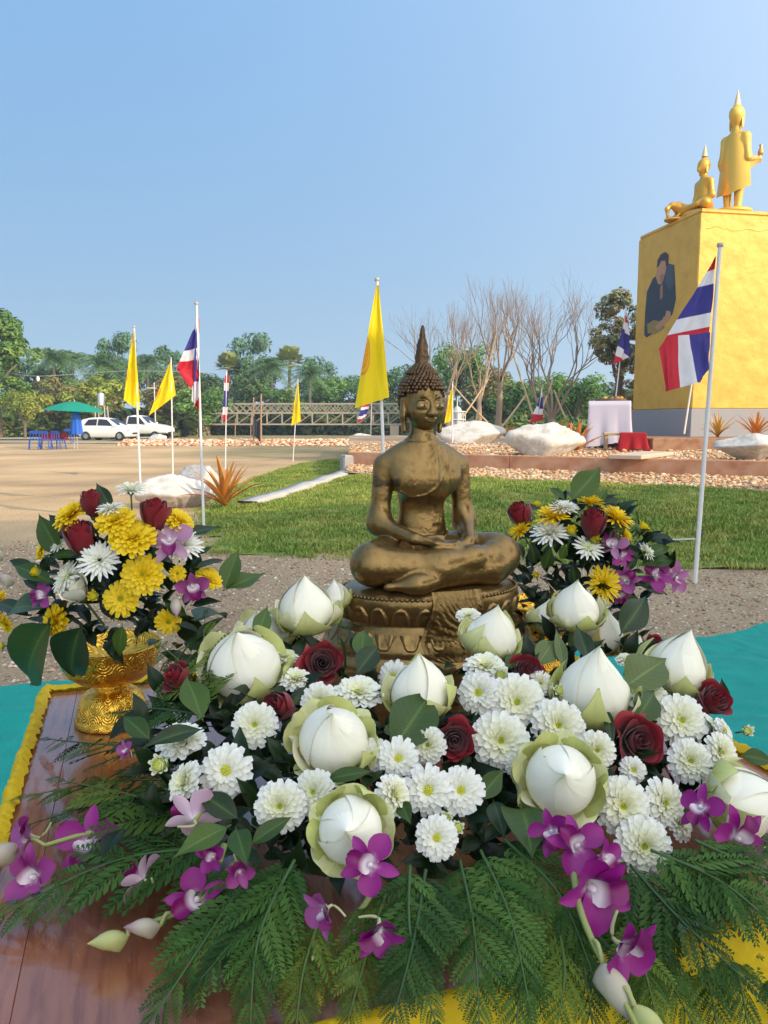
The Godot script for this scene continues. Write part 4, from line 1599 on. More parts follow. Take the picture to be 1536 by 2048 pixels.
	for k in 40:
		for r in 5:
			m.quad(k * 6 + r, k * 6 + r + 1, ((k + 1) % 40) * 6 + r + 1, ((k + 1) % 40) * 6 + r)
	put("canopy", m, cloth_mat("parasol_cloth", 0.8, 0.35), o)
	m = M.new()
	tube(m, [Vector3(0, 0, 0), Vector3(0, 2.2, 0)], 0.022, 0.022, 7, col(0.5, 0.5, 0.5))
	put("pole", m, vm("grey_metal", 0.5), o)
	for k in 8:
		m = M.new()
		var a := TAU * k / 8
		tube(m, [Vector3(0, 1.75, 0), Vector3(cos(a) * 0.75, 1.92, sin(a) * 0.75)], 0.008, 0.008, 4, col(0.4, 0.4, 0.4))
		put("rib", m, vm("grey_metal", 0.5), o)
	o.rotation.z = -0.05
	tag(o, "open green parasol over the blue chairs at the left", "parasol")
	o = base("folded_parasol", Vector3(-13.71, 0, -34.5))
	m = M.new()
	grid(m, 8, 24, func(u, v):
		var a: float = v * TAU
		var r: float = lerpf(0.13, 0.26, pow(u, 0.7)) * (1.0 + 0.12 * cos(a * 6.0))
		return Vector3(cos(a) * r, 1.72 - 1.06 * u - (0.03 * cos(a * 6.0) if u > 0.9 else 0.0), sin(a) * r), func(_u, _v): return col(0.01, 0.11, 0.55))
	put("canopy", m, cloth_mat("blue_cloth", 0.5, 0.1), o)
	m = M.new()
	tube(m, [Vector3(0, 0, 0), Vector3(0, 1.8, 0)], 0.02, 0.02, 7, col(0.4, 0.4, 0.4))
	put("pole", m, vm("grey_metal", 0.5), o)
	tag(o, "bright blue parasol folded shut under the green parasol", "parasol")
	# chairs and the red table
	var ch := plastic_chair(col(0.02, 0.09, 0.42))
	for s in [[72, 34.2, 0.5, "blue plastic chair farthest left beside the red cloth table"], [93, 33.8, 0.1, "blue plastic chair in the middle before the red cloth table"], [119, 33.8, -0.2, "blue plastic chair right of the middle one at the red table"], [138, 43.0, 0.6, "pale blue plastic chair standing apart behind the red table"]]:
		var c: Node3D = ch.duplicate()
		c.name = numbered("plastic_chair")
		add_child(c)
		c.transform = Transform3D(Basis(Vector3.UP, s[2] + PI), Vector3((s[0] - 768.0) / 1538.0 * s[1], 0, -s[1]))
		tag(c, s[3], "chair", "blue plastic chairs at the left")
	ch.free()
	var tp := Vector3(-15.18, 0, -35.6)
	o = base("folding_table", tp)
	m = M.new()
	box(m, Vector3(0, 0.7, 0), Vector3(0.9, 0.04, 0.6), col(0.4, 0.3, 0.25))
	put("tabletop", m, vm("bench_wood", 0.8), o)
	for s in [[-1, -1], [1, -1], [-1, 1], [1, 1]]:
		m = M.new()
		tube(m, [Vector3(s[0] * 0.36, 0.69, s[1] * 0.24), Vector3(s[0] * 0.4, 0, s[1] * 0.26)], 0.018, 0.018, 6, col(0.4, 0.4, 0.4))
		put("leg", m, vm("grey_metal", 0.5), o)
	tag(o, "small table among the blue chairs under the parasol", "table")
	m = M.new()
	drape(m, 0.94, 0.64, 0.725, 0.35, col(0.25, 0.012, 0.02), 8, 12)
	cl = put("red_tablecloth", m, cloth_mat("red_cloth", 0.85, 0.1))
	cl.position = tp
	tag(cl, "dark red cloth on the small table among the blue chairs", "tablecloth")
	# water tank
	o = base("water_tank", Vector3(-20.03, 0, -55))
	m = M.new()
	lathe(m, [Vector2(0, 0), Vector2(0.36, 0), Vector2(0.37, 0.1), Vector2(0.37, 0.95), Vector2(0.3, 1.12), Vector2(0.1, 1.2), Vector2(0, 1.2)], 20, col(0.6, 0.62, 0.64), Transform3D(Basis.from_scale(Vector3(0.7, 0.8, 0.7)), Vector3(0, 2.3, 0)))
	put("drum", m, vm("steel_drum", 0.25, 0.8), o)
	for s in [[-1, -1], [1, -1], [-1, 1], [1, 1]]:
		m = M.new()
		tube(m, [Vector3(s[0] * 0.3, 2.3, s[1] * 0.3), Vector3(s[0] * 0.42, 0, s[1] * 0.42)], 0.04, 0.04, 5, col(0.5, 0.48, 0.44))
		put("leg", m, vm("grey_metal", 0.5), o)
	tag(o, "silver water tank on legs above the white hatchback", "water tank")
	# aerial post
	o = base("aerial_post", Vector3(-17.12, 0, -58))
	m = M.new()
	tube(m, [Vector3.ZERO, Vector3(0, 4.1, 0)], 0.05, 0.04, 6, col(0.6, 0.6, 0.58))
	put("mast", m, vm("grey_metal", 0.5), o)
	m = M.new()
	box(m, Vector3(-0.2, 3.7, 0), Vector3(0.75, 0.06, 0.06), col(0.65, 0.65, 0.62))
	put("crossbar", m, vm("grey_metal", 0.5), o)
	tag(o, "thin pale aerial post right of the tallest left yellow flag", "post")
	# overhead cable
	m = M.new()
	tube(m, curve([Vector3(-28.271, 4.963, -56), Vector3(-25.428, 4.468, -56), Vector3(-22.219, 4.67, -57), Vector3(-18.882, 4.95, -58), Vector3(-13.384, 4.965, -60)], 20), 0.02, 0.02, 4, col(0.3, 0.3, 0.3))
	tag(put("power_cable", m, vm("grey_metal", 0.5)), "thin overhead cable strung from the big tree past the flags", "cable")
	m = M.new()
	ball(m, Vector3.ZERO, Vector3(0.13, 0.2, 0.13), 6, 8, col(0.8, 0.8, 0.8))
	var lb := put("hanging_bulb", m, vm("lamp_glass", 0.1))
	lb.position = Vector3(-24.864, 4.255, -56)
	tag(lb, "white bulb hanging from the overhead cable by the big tree", "bulb")
	# timber posts with a dark net
	for s in [[508, 888, 39.5, 2.45, 0.045, "left wooden post of the pair that holds the dark net"], [523, 890, 39.0, 2.6, 0.05, "right taller wooden post of the pair that holds the dark net"], [471, 893, 38, 1.35, 0.025, "short thin stake left of the net posts"], [502, 895, 37, 1.4, 0.022, "thin stake in front of the left net post"]]:
		m = M.new()
		tube(m, curve([Vector3(0, -0.1, 0), Vector3(0.02, s[3] * 0.5, 0), Vector3(0.05, s[3], 0)], 5), s[4], s[4] * 0.85, 7, col(0.36, 0.22, 0.13))
		var ps := put("wooden_post", m, vm("bamboo", 0.7))
		ps.position = Vector3((s[0] - 768.0) / 1538.0 * s[2], 0, -s[2])
		tag(ps, s[5], "post", "wooden posts right of the parked cars")
	m = M.new()
	grid(m, 8, 8, func(u, v): return Vector3(lerpf(0.03, 0.40, u), lerpf(1.55 - 0.12 * u, 0.15 + 0.35 * (1.0 - u), v) - 0.25 * sin(PI * u) * (1.0 - v), 0.12 * sin(u * 7.0 + v * 2.0)), func(_u, _v): return col(0.05, 0.055, 0.07))
	var nt := put("dark_net", m, cloth_mat("net_cloth", 0.9, 0.2))
	nt.position = Vector3(-6.644, 0, -39.3)
	tag(nt, "dark net sagging between two wooden posts", "net")
	# bank of orange rubble
	m = M.new()
	grid(m, 60, 6, func(u, v):
		var h: float = 0.34 * sin(PI * v) * (0.5 + 0.7 * absf(nz.get_noise_2d(u * 40, 3)))
		return Vector3(lerpf(-13.5, -0.4, u), h - 0.02, -42.0 + 3.2 * v), func(u, v): return col(0.42, 0.19, 0.09) * (1.0 + 0.5 * nz.get_noise_2d(u * 90, v * 12)))
	struct("rubble_bank", m, vm("bed_earth2", 0.95), "low bank of orange earth in front of the bridge")
	var xs := []
	var cs := []
	for k in 1500:
		var u := rng.randf()
		var v := rng.randf_range(0.45, 1.0)
		var s := rng.randf_range(0.04, 0.13)
		xs.append(Transform3D(Basis.from_euler(Vector3(rng.randf() * 3, rng.randf() * 6, 0)).scaled(Vector3(s * 1.3, s * 0.8, s)), Vector3(lerpf(-13.5, -0.4, u), 0.27 * sin(PI * v), -42.0 + 3.2 * v)))
		cs.append(jig([col(0.62, 0.42, 0.26), col(0.55, 0.24, 0.11), col(0.7, 0.55, 0.4)][rng.randi() % 3], 0.2))
	tag(scatter("rubble", stone(7, 5, 7, 0.25, Color.WHITE, Color.WHITE), vm("pebble3", 0.9), xs, cs), "orange and cream rubble lying along the far bank", "rubble")
	# pale path in front of the bank
	m = M.new()
	grid(m, 20, 1, func(u, v): return Vector3(lerpf(-34, -8.5, u), 0.05, -44.5 - 1.6 * v + 2.0 * u), func(u, v): return col(0.55, 0.46, 0.36))
	struct("dirt_path", m, vm("road", 0.9), "pale dirt path in front of the parked cars")
	# white cage tower behind the statue's head
	o = base("white_cage", Vector3(3.205, 0.3, -34))
	for k in 8:
		m = M.new()
		var a := TAU * k / 8
		tube(m, [Vector3(cos(a) * 0.36, 0.2, sin(a) * 0.36), Vector3(cos(a) * 0.36, 1.35, sin(a) * 0.36)], 0.02, 0.02, 5, col(0.7, 0.7, 0.7))
		put("bar", m, vm("white_metal", 0.5), o)
	for y in [0.2, 0.6, 1.0, 1.35]:
		m = M.new()
		var ring := []
		for k in 17:
			ring.append(Vector3(cos(TAU * k / 16) * 0.36, y, sin(TAU * k / 16) * 0.36))
		tube(m, ring, 0.025, 0.025, 4, col(0.7, 0.7, 0.7))
		put("hoop", m, vm("white_metal", 0.5), o)
	m = M.new()
	lathe(m, [Vector2(0.3, 0), Vector2(0.3, 1.2), Vector2(0.16, 1.5), Vector2(0.03, 1.6), Vector2(0.02, 2.0), Vector2(0, 2.0)], 14, col(0.5, 0.5, 0.48))
	put("drum", m, vm("white_metal", 0.5), o)
	tag(o, "small white caged drum behind the statue's right ear", "tank")


func cloth_mat(key: String, rough: float, back: float) -> StandardMaterial3D:
	if mats.has(key):
		return mats[key]
	var m := vm(key, rough, 0.0, back)
	m.heightmap_enabled = true
	m.heightmap_scale = 0.25
	m.heightmap_texture = noise_tex(256, 0.05, FastNoiseLite.TYPE_SIMPLEX, [], 0.0, 3)
	return tri_map(m, 4.0, false)


# ---------------------------------------------------------------- flags
func flag(pole_at: Vector3, pole_top: Vector3, kind: String, patches: Array, label: String, r := 0.016) -> void:
	var o := base("flagpole", pole_at)
	var m := M.new()
	var t := pole_top - pole_at
	tube(m, [-t.normalized() * 0.15, t * 0.5, t], r, r * 0.85, 10, col(0.70, 0.68, 0.66))
	put("pole", m, vm("pole_paint", 0.45), o)
	m = M.new()
	tube(m, [t - t.normalized() * 0.012, t + t.normalized() * 0.012], r * 1.35, r * 1.35, 10, col(0.45, 0.40, 0.36))
	put("cap", m, vm("pole_paint", 0.45), o)
	tag(o, "white pole of the " + label, "flagpole", "white flagpoles around the yard")
	m = M.new()
	for p in patches:
		# corners: top by the pole, bottom by the pole, bottom away, top away, each a place and its (along, across) spot on the cloth
		var ph := rng.randf() * 6.0
		var amp: float = p[8] if p.size() > 8 else 0.035
		var nrm: Vector3 = ((p[4] - p[0]) as Vector3).cross(p[2] - p[0]).normalized()
		grid(m, 22, 14, func(u, v):
			var a: Vector3 = (p[0] as Vector3).lerp(p[2], u)
			var b: Vector3 = (p[6] as Vector3).lerp(p[4], u)
			var q := a.lerp(b, v)
			return q - pole_at + nrm * amp * (sin(v * 5.5 + u * 2.0 + ph) * smoothstep(0.0, 0.35, v) + 0.6 * sin(v * 11.0 - u * 3.0 + ph) + 0.22 * sin(v * 27.0 + u * 11.0 + ph) + 0.5 * nz.get_noise_2d(u * 9.0 + ph * 9.0, v * 9.0)) * (0.35 + 0.65 * u))
		var n0 := m.t.size() - 23 * 15
		for k in 23 * 15:
			var u: float = m.t[n0 + k].x
			var v: float = m.t[n0 + k].y
			var a: Vector2 = (p[1] as Vector2).lerp(p[3], u)
			var b: Vector2 = (p[7] as Vector2).lerp(p[5], u)
			m.t[n0 + k] = a.lerp(b, v)
	var f := put("flag", m, flag_mat(kind))
	f.position = pole_at
	tag(f, label, "flag", "flags flying around the yard")


func flag_mat(kind: String) -> StandardMaterial3D:
	if mats.has("flag_" + kind):
		return mats["flag_" + kind]
	var im: Image
	if kind == "striped":
		im = Image.create(8, 120, false, Image.FORMAT_RGB8)
		var red := col(0.50, 0.012, 0.03).linear_to_srgb()
		var white := col(0.70, 0.66, 0.70).linear_to_srgb()
		var blue := col(0.035, 0.03, 0.22).linear_to_srgb()
		im.fill(blue)
		im.fill_rect(Rect2i(0, 0, 8, 20), red)
		im.fill_rect(Rect2i(0, 20, 8, 20), white)
		im.fill_rect(Rect2i(0, 80, 8, 20), white)
		im.fill_rect(Rect2i(0, 100, 8, 20), red)
	else:
		im = Image.create(256, 256, false, Image.FORMAT_RGB8)
		var yel := col(0.80, 0.60, 0.0).linear_to_srgb()
		var org := col(0.72, 0.27, 0.015).linear_to_srgb()
		for y in 256:
			for x in 256:
				var q := Vector2((x - 70.0) / 62.0, (y - 140.0) / 48.0)
				var d := q.length()
				var a := q.angle()
				var on := absf(d - 0.93) < 0.07 or absf(d - 0.62) < 0.06 or d < 0.17 or (d < 0.62 and absf(fposmod(a, PI / 6) - PI / 12) < 0.06 / maxf(d, 0.1))
				im.set_pixel(x, y, org if on else yel.lerp(org, 0.55) if d < 1.0 else yel)
	var m := StandardMaterial3D.new()
	m.resource_name = "flag_" + kind
	m.albedo_texture = ImageTexture.create_from_image(im)
	m.roughness = 0.75
	m.cull_mode = BaseMaterial3D.CULL_DISABLED
	m.backlight_enabled = true
	m.backlight = Color(0.6, 0.6, 0.6)
	m.texture_repeat = false
	mats["flag_" + kind] = m
	return m


func build_flags() -> void:
	flag(Vector3(2.371, 0.001, -5.76), Vector3(2.452, 2.499, -5.8), "striped", [
		[Vector3(2.419, 2.416, -5.79), Vector2(0.5, 0.02), Vector3(2.397, 1.817, -5.78), Vector2(0.5, 0.99), Vector3(2.003, 1.737, -5.7), Vector2(0.1, 0.99), Vector3(2.412, 2.405, -5.79), Vector2(0.45, 0.02), 0.02],
		[Vector3(2.05, 1.833, -5.66), Vector2(0.1, 0.99), Vector3(2.03, 1.435, -5.6), Vector2(0.1, 0.99), Vector3(2.292, 1.504, -5.64), Vector2(0.3, 0.62), Vector3(2.285, 1.85, -5.69), Vector2(0.3, 0.52), 0.015],
		[Vector3(1.974, 1.744, -5.62), Vector2(0.1, 0.92), Vector3(2.023, 1.434, -5.58), Vector2(0.1, 0.99), Vector3(2.044, 1.437, -5.58), Vector2(0.1, 0.96), Vector3(2.074, 1.845, -5.64), Vector2(0.1, 0.86), 0.008],
		[Vector3(2.284, 1.853, -5.715), Vector2(0.3, 0.55), Vector3(2.295, 1.498, -5.665), Vector2(0.3, 0.62), Vector3(2.383, 1.624, -5.725), Vector2(0.6, 0.5), Vector3(2.383, 1.871, -5.745), Vector2(0.6, 0.45), 0.012]],
		"large red white and blue striped flag nearest the camera", 0.017)
	flag(Vector3(-2.026, -0.026, -8.57), Vector3(-2.039, 2.495, -8.57), "striped", [
		[Vector3(-2.035, 2.255, -8.57), Vector2(0.5, 0.36), Vector3(-2.024, 1.771, -8.56), Vector2(0.5, 1.0), Vector3(-2.26, 1.788, -8.5), Vector2(0.1, 0.94), Vector3(-2.086, 2.199, -8.55), Vector2(0.2, 0.36), 0.03],
		[Vector3(-2.26, 1.788, -8.5), Vector2(0.1, 0.9), Vector3(-2.113, 1.584, -8.5), Vector2(0.3, 1.0), Vector3(-2.026, 1.716, -8.56), Vector2(0.5, 0.9), Vector3(-2.029, 1.792, -8.56), Vector2(0.5, 0.9), 0.01],
		[Vector3(-2.045, 2.468, -8.57), Vector2(0.3, 0.25), Vector3(-2.111, 1.454, -8.52), Vector2(0.3, 0.74), Vector3(-2.027, 1.319, -8.52), Vector2(0.9, 0.99), Vector3(-2.019, 2.32, -8.58), Vector2(0.9, 0.02), 0.03]],
		"striped flag with a folded corner left of the biggest yellow flag")
	flag(Vector3(-3.43, 0.318, -10.8), Vector3(-3.438, 2.511, -10.8), "yellow", [
		[Vector3(-3.433, 2.471, -10.8), Vector2(1.0, 0.0), Vector3(-3.39, 1.379, -10.8), Vector2(1.0, 1.0), Vector3(-3.595, 1.514, -10.7), Vector2(0.15, 1.0), Vector3(-3.454, 2.444, -10.8), Vector2(0.85, 0.0), 0.05]],
		"tall yellow flag hanging straight at the left")
	flag(Vector3(-4.397, 0.062, -16), Vector3(-4.36, 2.511, -16), "yellow", [
		[Vector3(-4.362, 2.451, -16), Vector2(1.0, 0.0), Vector3(-4.281, 1.762, -16), Vector2(1.0, 1.0), Vector3(-4.801, 1.332, -15.8), Vector2(0.1, 1.0), Vector3(-4.394, 2.411, -16), Vector2(0.8, 0.0), 0.06]],
		"smaller yellow flag blown out to the left behind the hatchback")
	flag(Vector3(-4.101, 0.077, -19.9), Vector3(-4.017, 2.512, -19.9), "striped", [
		[Vector3(-3.956, 2.399, -19.9), Vector2(0.5, 0.0), Vector3(-4.023, 1.182, -19.9), Vector2(0.5, 1.0), Vector3(-4.153, 1.31, -19.8), Vector2(0.1, 0.9), Vector3(-4.058, 2.374, -19.9), Vector2(0.2, 0.03), 0.04]],
		"narrow striped flag hanging limp left of the net posts")
	flag(Vector3(-2.814, 0.008, -23.8), Vector3(-2.627, 2.51, -23.8), "yellow", [
		[Vector3(-2.612, 2.419, -23.8), Vector2(1.0, 0.0), Vector3(-2.551, 1.236, -23.8), Vector2(1.0, 1.0), Vector3(-2.848, 1.084, -23.7), Vector2(0.2, 1.0), Vector3(-2.659, 2.389, -23.8), Vector2(0.8, 0.0), 0.05]],
		"small yellow flag in front of the bridge")
	flag(Vector3(0.028, -0.006, -7.18), Vector3(-0.064, 2.501, -7.18), "yellow", [
		[Vector3(-0.05, 2.447, -7.15), Vector2(1.0, 0.0), Vector3(0.051, 1.444, -7.14), Vector2(1.0, 1.0), Vector3(-0.269, 1.338, -7.08), Vector2(0.0, 1.0), Vector3(-0.072, 2.438, -7.15), Vector2(0.72, 0.0), 0.025]],
		"biggest yellow flag with an orange wheel left of the statue's head", 0.017)
	flag(Vector3(-0.525, 0.314, -30), Vector3(-0.483, 1.931, -30), "striped", [
		[Vector3(-0.56, 1.893, -30), Vector2(0.6, 0.0), Vector3(-0.697, 1.433, -30), Vector2(0.6, 0.8), Vector3(-1.001, 1.183, -29.8), Vector2(0.1, 1.0), Vector3(-0.889, 1.816, -30), Vector2(0.1, 0.1), 0.05]],
		"tiny striped flag below the biggest yellow flag")
	flag(Vector3(1.507, 0.904, -17), Vector3(1.495, 2.077, -17), "yellow", [
		[Vector3(1.507, 1.947, -17), Vector2(1.0, 0.0), Vector3(1.482, 1.231, -17), Vector2(1.0, 1.0), Vector3(1.288, 1.166, -16.9), Vector2(0.1, 1.0), Vector3(1.464, 1.904, -17), Vector2(0.7, 0.0), 0.04]],
		"yellow flag beside the statue's right ear")
	flag(Vector3(4.125, 1.126, -21), Vector3(4.264, 2.119, -21), "striped", [
		[Vector3(4.265, 2.065, -21), Vector2(0.5, 0.1), Vector3(4.311, 1.261, -21), Vector2(0.9, 1.0), Vector3(3.923, 1.181, -20.8), Vector2(0.2, 1.0), Vector3(4.215, 1.905, -21), Vector2(0.2, 0.5), 0.05]],
		"small leaning striped flag behind the big white boulder")
	flag(Vector3(5.483, 1.726, -18.4), Vector3(5.714, 3.929, -18.6), "striped", [
		[Vector3(5.718, 3.814, -18.6), Vector2(0.5, 0.0), Vector3(5.844, 2.76, -18.5), Vector2(0.8, 0.6), Vector3(5.401, 2.559, -18.3), Vector2(0.1, 1.0), Vector3(5.636, 3.593, -18.5), Vector2(0.3, 0.2), 0.05]],
		"striped flag in front of the leafy tree beside the golden block")
	# the stick that leans on the plinth
	var m := M.new()
	var a := Vector3(6.172, 0.965, -15.9)
	var b := Vector3(6.405, 2.057, -16.2)
	tube(m, [Vector3.ZERO, b - a], 0.02, 0.018, 8, col(0.62, 0.55, 0.45))
	var o := put("leaning_pole", m, vm("bamboo", 0.7))
	o.position = a
	tag(o, "pale pole leaning against the corner of the golden block", "pole")
	# ground pegs by the nearest flag
	m = M.new()
	tube(m, [Vector3.ZERO, Vector3(0.17, 0.004, 0)], 0.006, 0.006, 6, col(0.55, 0.55, 0.55))
	o = put("metal_rod", m, vm("grey_metal", 0.5))
	o.position = Vector3(2.181, 0.334, -5.75)
	tag(o, "thin metal rod sticking out of the nearest flagpole", "rod")
	m = M.new()
	box(m, Vector3.ZERO, Vector3(0.03, 0.07, 0.03), col(0.05, 0.05, 0.05), Basis.IDENTITY, 0.006)
	o = put("garden_light", m, vm("rubber", 0.8))
	o.position = Vector3(2.744, 0.26, -6.6)
	tag(o, "small black garden light behind the nearest flagpole", "garden light")

# ---------------------------------------------------------------- table, carpet, statue
const TABLE_U := Vector3(-0.309, 0, -0.951)
const TABLE_R := Vector3(0.951, 0, -0.309)
const TABLE_Y := 0.78
const D0 := 0.497
const D1 := 1.324
const R0 := -0.147
const R1 := 0.755


func on_table(r: float, d: float, y := 0.0) -> Vector3:
	return TABLE_R * r + TABLE_U * d + Vector3(0, TABLE_Y + y, 0)


func wood() -> StandardMaterial3D:
	if mats.has("lacquer"):
		return mats["lacquer"]
	var m := vm("lacquer", 0.22)
	m.detail_enabled = true
	m.detail_blend_mode = BaseMaterial3D.BLEND_MODE_MUL
	m.detail_albedo = noise_tex(512, 0.012, FastNoiseLite.TYPE_SIMPLEX_SMOOTH, [[0.0, col(0.55, 0.45, 0.4)], [0.5, col(0.9, 0.85, 0.8)], [1.0, Color.WHITE]], 0.0, 5)
	m.detail_mask = noise_tex(64, 0.02, FastNoiseLite.TYPE_VALUE, grey_ramp(1.0, 1.0))
	m.uv1_triplanar = true
	m.uv1_scale = Vector3(1.6, 14.0, 14.0)
	m.roughness_texture = noise_tex(256, 0.02, FastNoiseLite.TYPE_SIMPLEX_SMOOTH, grey_ramp(0.7, 1.0))
	m.roughness_texture_channel = BaseMaterial3D.TEXTURE_CHANNEL_RED
	m.roughness = 0.3
	m.clearcoat_enabled = true
	m.clearcoat = 1.0
	m.clearcoat_roughness = 0.08
	return m


func build_table() -> void:
	# teal carpet on the ground
	var m := M.new()
	var far := [Vector2(-3.2, -3.02), Vector2(-1.75, -3.30), Vector2(0.2, -3.72), Vector2(1.79, -4.12), Vector2(2.3, -4.38), Vector2(4.4, -4.9)]
	grid(m, 150, 110, func(u, v):
		var p := strip_point(far, u)
		var q := Vector2(p.x + 0.9 * v, lerpf(p.y + 0.03 * nz.get_noise_2d(p.x * 6, 1), 1.5, v))
		var w := 0.028 * nz.get_noise_2d(q.x * 1.3 + q.y * 1.7, q.y * 5.0 - q.x * 1.0) + 0.012 * nz.get_noise_2d(q.x * 14, q.y * 14)
		var edge := 0.03 * (1.0 - smoothstep(0.0, 0.05, v)) * maxf(nz.get_noise_2d(p.x * 4, 50), 0.0)
		return Vector3(q.x, 0.045 + w + edge, q.y), func(u, v): return col(0.0, 0.30, 0.25) * (1.0 + 0.18 * nz.get_noise_2d(u * 160, v * 140)))
	var mat := vm("carpet", 0.95)
	mat.heightmap_enabled = true
	mat.heightmap_scale = 0.5
	mat.heightmap_texture = noise_tex(512, 0.12, FastNoiseLite.TYPE_SIMPLEX, [], 0.0, 3)
	tri_map(mat, 2.5)
	tag(put("carpet", m, mat), "rumpled teal carpet spread on the gravel under the table", "carpet")
	# table: frame boards and panel boards with open joints, four legs
	var o := base("lacquered_table", Vector3.ZERO)
	o.transform = Transform3D(Basis(TABLE_U * -1.0, Vector3.UP, TABLE_R), Vector3(0, TABLE_Y, 0))
	# local: -x away along the table, z to the right along it
	var wd := wood()
	var brown := col(0.30, 0.11, 0.055)
	var board := func(d0: float, d1: float, r0: float, r1: float, tint: float) -> void:
		var bm := M.new()
		box(bm, Vector3(-(d0 + d1) / 2, -0.014, (r0 + r1) / 2), Vector3(d1 - d0 - 0.0004, 0.028, r1 - r0 - 0.0004), brown * tint, Basis.IDENTITY, 0.0004)
		put("board", bm, wd, o)
	var fw := 0.045
	board.call(D0, D1, R0, R0 + fw, 1.15)
	board.call(D0, D1, R1 - fw, R1, 1.1)
	board.call(D1 - fw, D1, R0 + fw, R1 - fw, 1.1)
	for k in 2:
		var s := (D1 - D0 - fw) / 2
		board.call(D0 + k * s, D0 + (k + 1) * s, R0 + fw, R1 - fw, [1.0, 0.97][k])
	m = M.new()
	box(m, Vector3(-(D0 + D1) / 2, -0.034, (R0 + R1) / 2), Vector3(D1 - D0 - 0.01, 0.011, R1 - R0 - 0.01), brown * 0.3)
	put("underframe", m, vm("dark_wood", 0.7), o)
	for s in [[D0 + 0.05, R0 + 0.05], [D1 - 0.05, R0 + 0.05], [D0 + 0.05, R1 - 0.05], [D1 - 0.05, R1 - 0.05]]:
		m = M.new()
		box(m, Vector3(-s[0], -0.41, s[1]), Vector3(0.05, 0.73, 0.05), brown * 0.5, Basis.IDENTITY, 0.004)
		put("leg", m, vm("dark_wood", 0.7), o)
	tag(o, "dark red lacquered wooden table carrying the statue and flowers", "table")
	# pleated yellow cloth hung round the rim
	m = M.new()
	var cs := [Vector2(R0, D0), Vector2(R0, D1), Vector2(R1, D1), Vector2(R1, D0)]
	var n := 420
	var prof := [Vector2(-0.006, 0.006), Vector2(0.002, 0.012), Vector2(0.009, 0.009), Vector2(0.013, 0.0), Vector2(0.014, -0.02), Vector2(0.016, -0.07), Vector2(0.022, -0.16), Vector2(0.03, -0.28), Vector2(0.036, -0.42)]
	for k in n + 1:
		var f := fmod(float(k) / n * 4.0, 4.0)
		var s := int(f)
		var a: Vector2 = cs[s]
		var b: Vector2 = cs[(s + 1) % 4]
		var c := (a + b) * 0.5
		var p := a.lerp(b, f - s)
		var d := (b - a).normalized()
		var out := Vector2(d.y, -d.x)
		if out.dot(c - Vector2((R0 + R1) / 2, (D0 + D1) / 2)) < 0:
			out = -out
		# round the corners
		var near := minf((p - a).length(), (p - b).length())
		if near < 0.03:
			var cc: Vector2 = a if (p - a).length() < (p - b).length() else b
			out = (out + (cc - Vector2((R0 + R1) / 2, (D0 + D1) / 2)).normalized() * (1.0 - near / 0.03)).normalized()
		var wob := nz.get_noise_1d(k * 3.1)
		for r in prof.size():
			var w: Vector2 = prof[r]
			var fold := (0.5 + 0.5 * sin(k * 0.95 + 3.0 * wob)) * clampf(-w.y * 10.0, 0.0, 1.0) * 0.020
			var lump := 0.004 * nz.get_noise_2d(k * 2.4, r * 3.0) + 0.004 * wob
			var q := p + out * (w.x + fold + lump)
			m.add(on_table(q.x, q.y, w.y + (lump if r < 4 else 0.0)), col(0.70, 0.46, 0.0) * (1.0 + 0.08 * wob))
	for k in n:
		for r in prof.size() - 1:
			var i := k * prof.size() + r
			m.quad(i, i + prof.size(), i + prof.size() + 1, i + 1)
	tag(put("yellow_table_skirt", m, cloth_mat("yellow_cloth", 0.75, 0.3)), "bright yellow pleated cloth hung around the rim of the table", "table skirt")


func bronze() -> StandardMaterial3D:
	if mats.has("bronze"):
		return mats["bronze"]
	var m := vm("bronze", 0.32, 0.80)
	m.detail_enabled = true
	m.detail_blend_mode = BaseMaterial3D.BLEND_MODE_MUL
	m.detail_albedo = noise_tex(512, 0.02, FastNoiseLite.TYPE_SIMPLEX_SMOOTH, [[0.0, col(0.42, 0.36, 0.3)], [0.3, col(0.8, 0.76, 0.7)], [1.0, Color.WHITE]], 0.0, 6)
	m.detail_mask = noise_tex(64, 0.02, FastNoiseLite.TYPE_VALUE, grey_ramp(1.0, 1.0))
	m.roughness_texture = noise_tex(256, 0.03, FastNoiseLite.TYPE_SIMPLEX_SMOOTH, grey_ramp(0.75, 1.0), 0.0, 5)
	m.roughness_texture_channel = BaseMaterial3D.TEXTURE_CHANNEL_RED
	m.heightmap_enabled = true
	m.heightmap_scale = 0.06
	m.heightmap_texture = noise_tex(512, 0.025, FastNoiseLite.TYPE_SIMPLEX, [], 0.0, 5)
	return tri_map(m, 5.0, false)


func near_poly(p: Vector2, pts: Array) -> float:
	var d := 1e3
	for k in pts.size() - 1:
		d = minf(d, p.distance_to(Geometry2D.get_closest_point_to_segment(p, pts[k], pts[k + 1])))
	return d


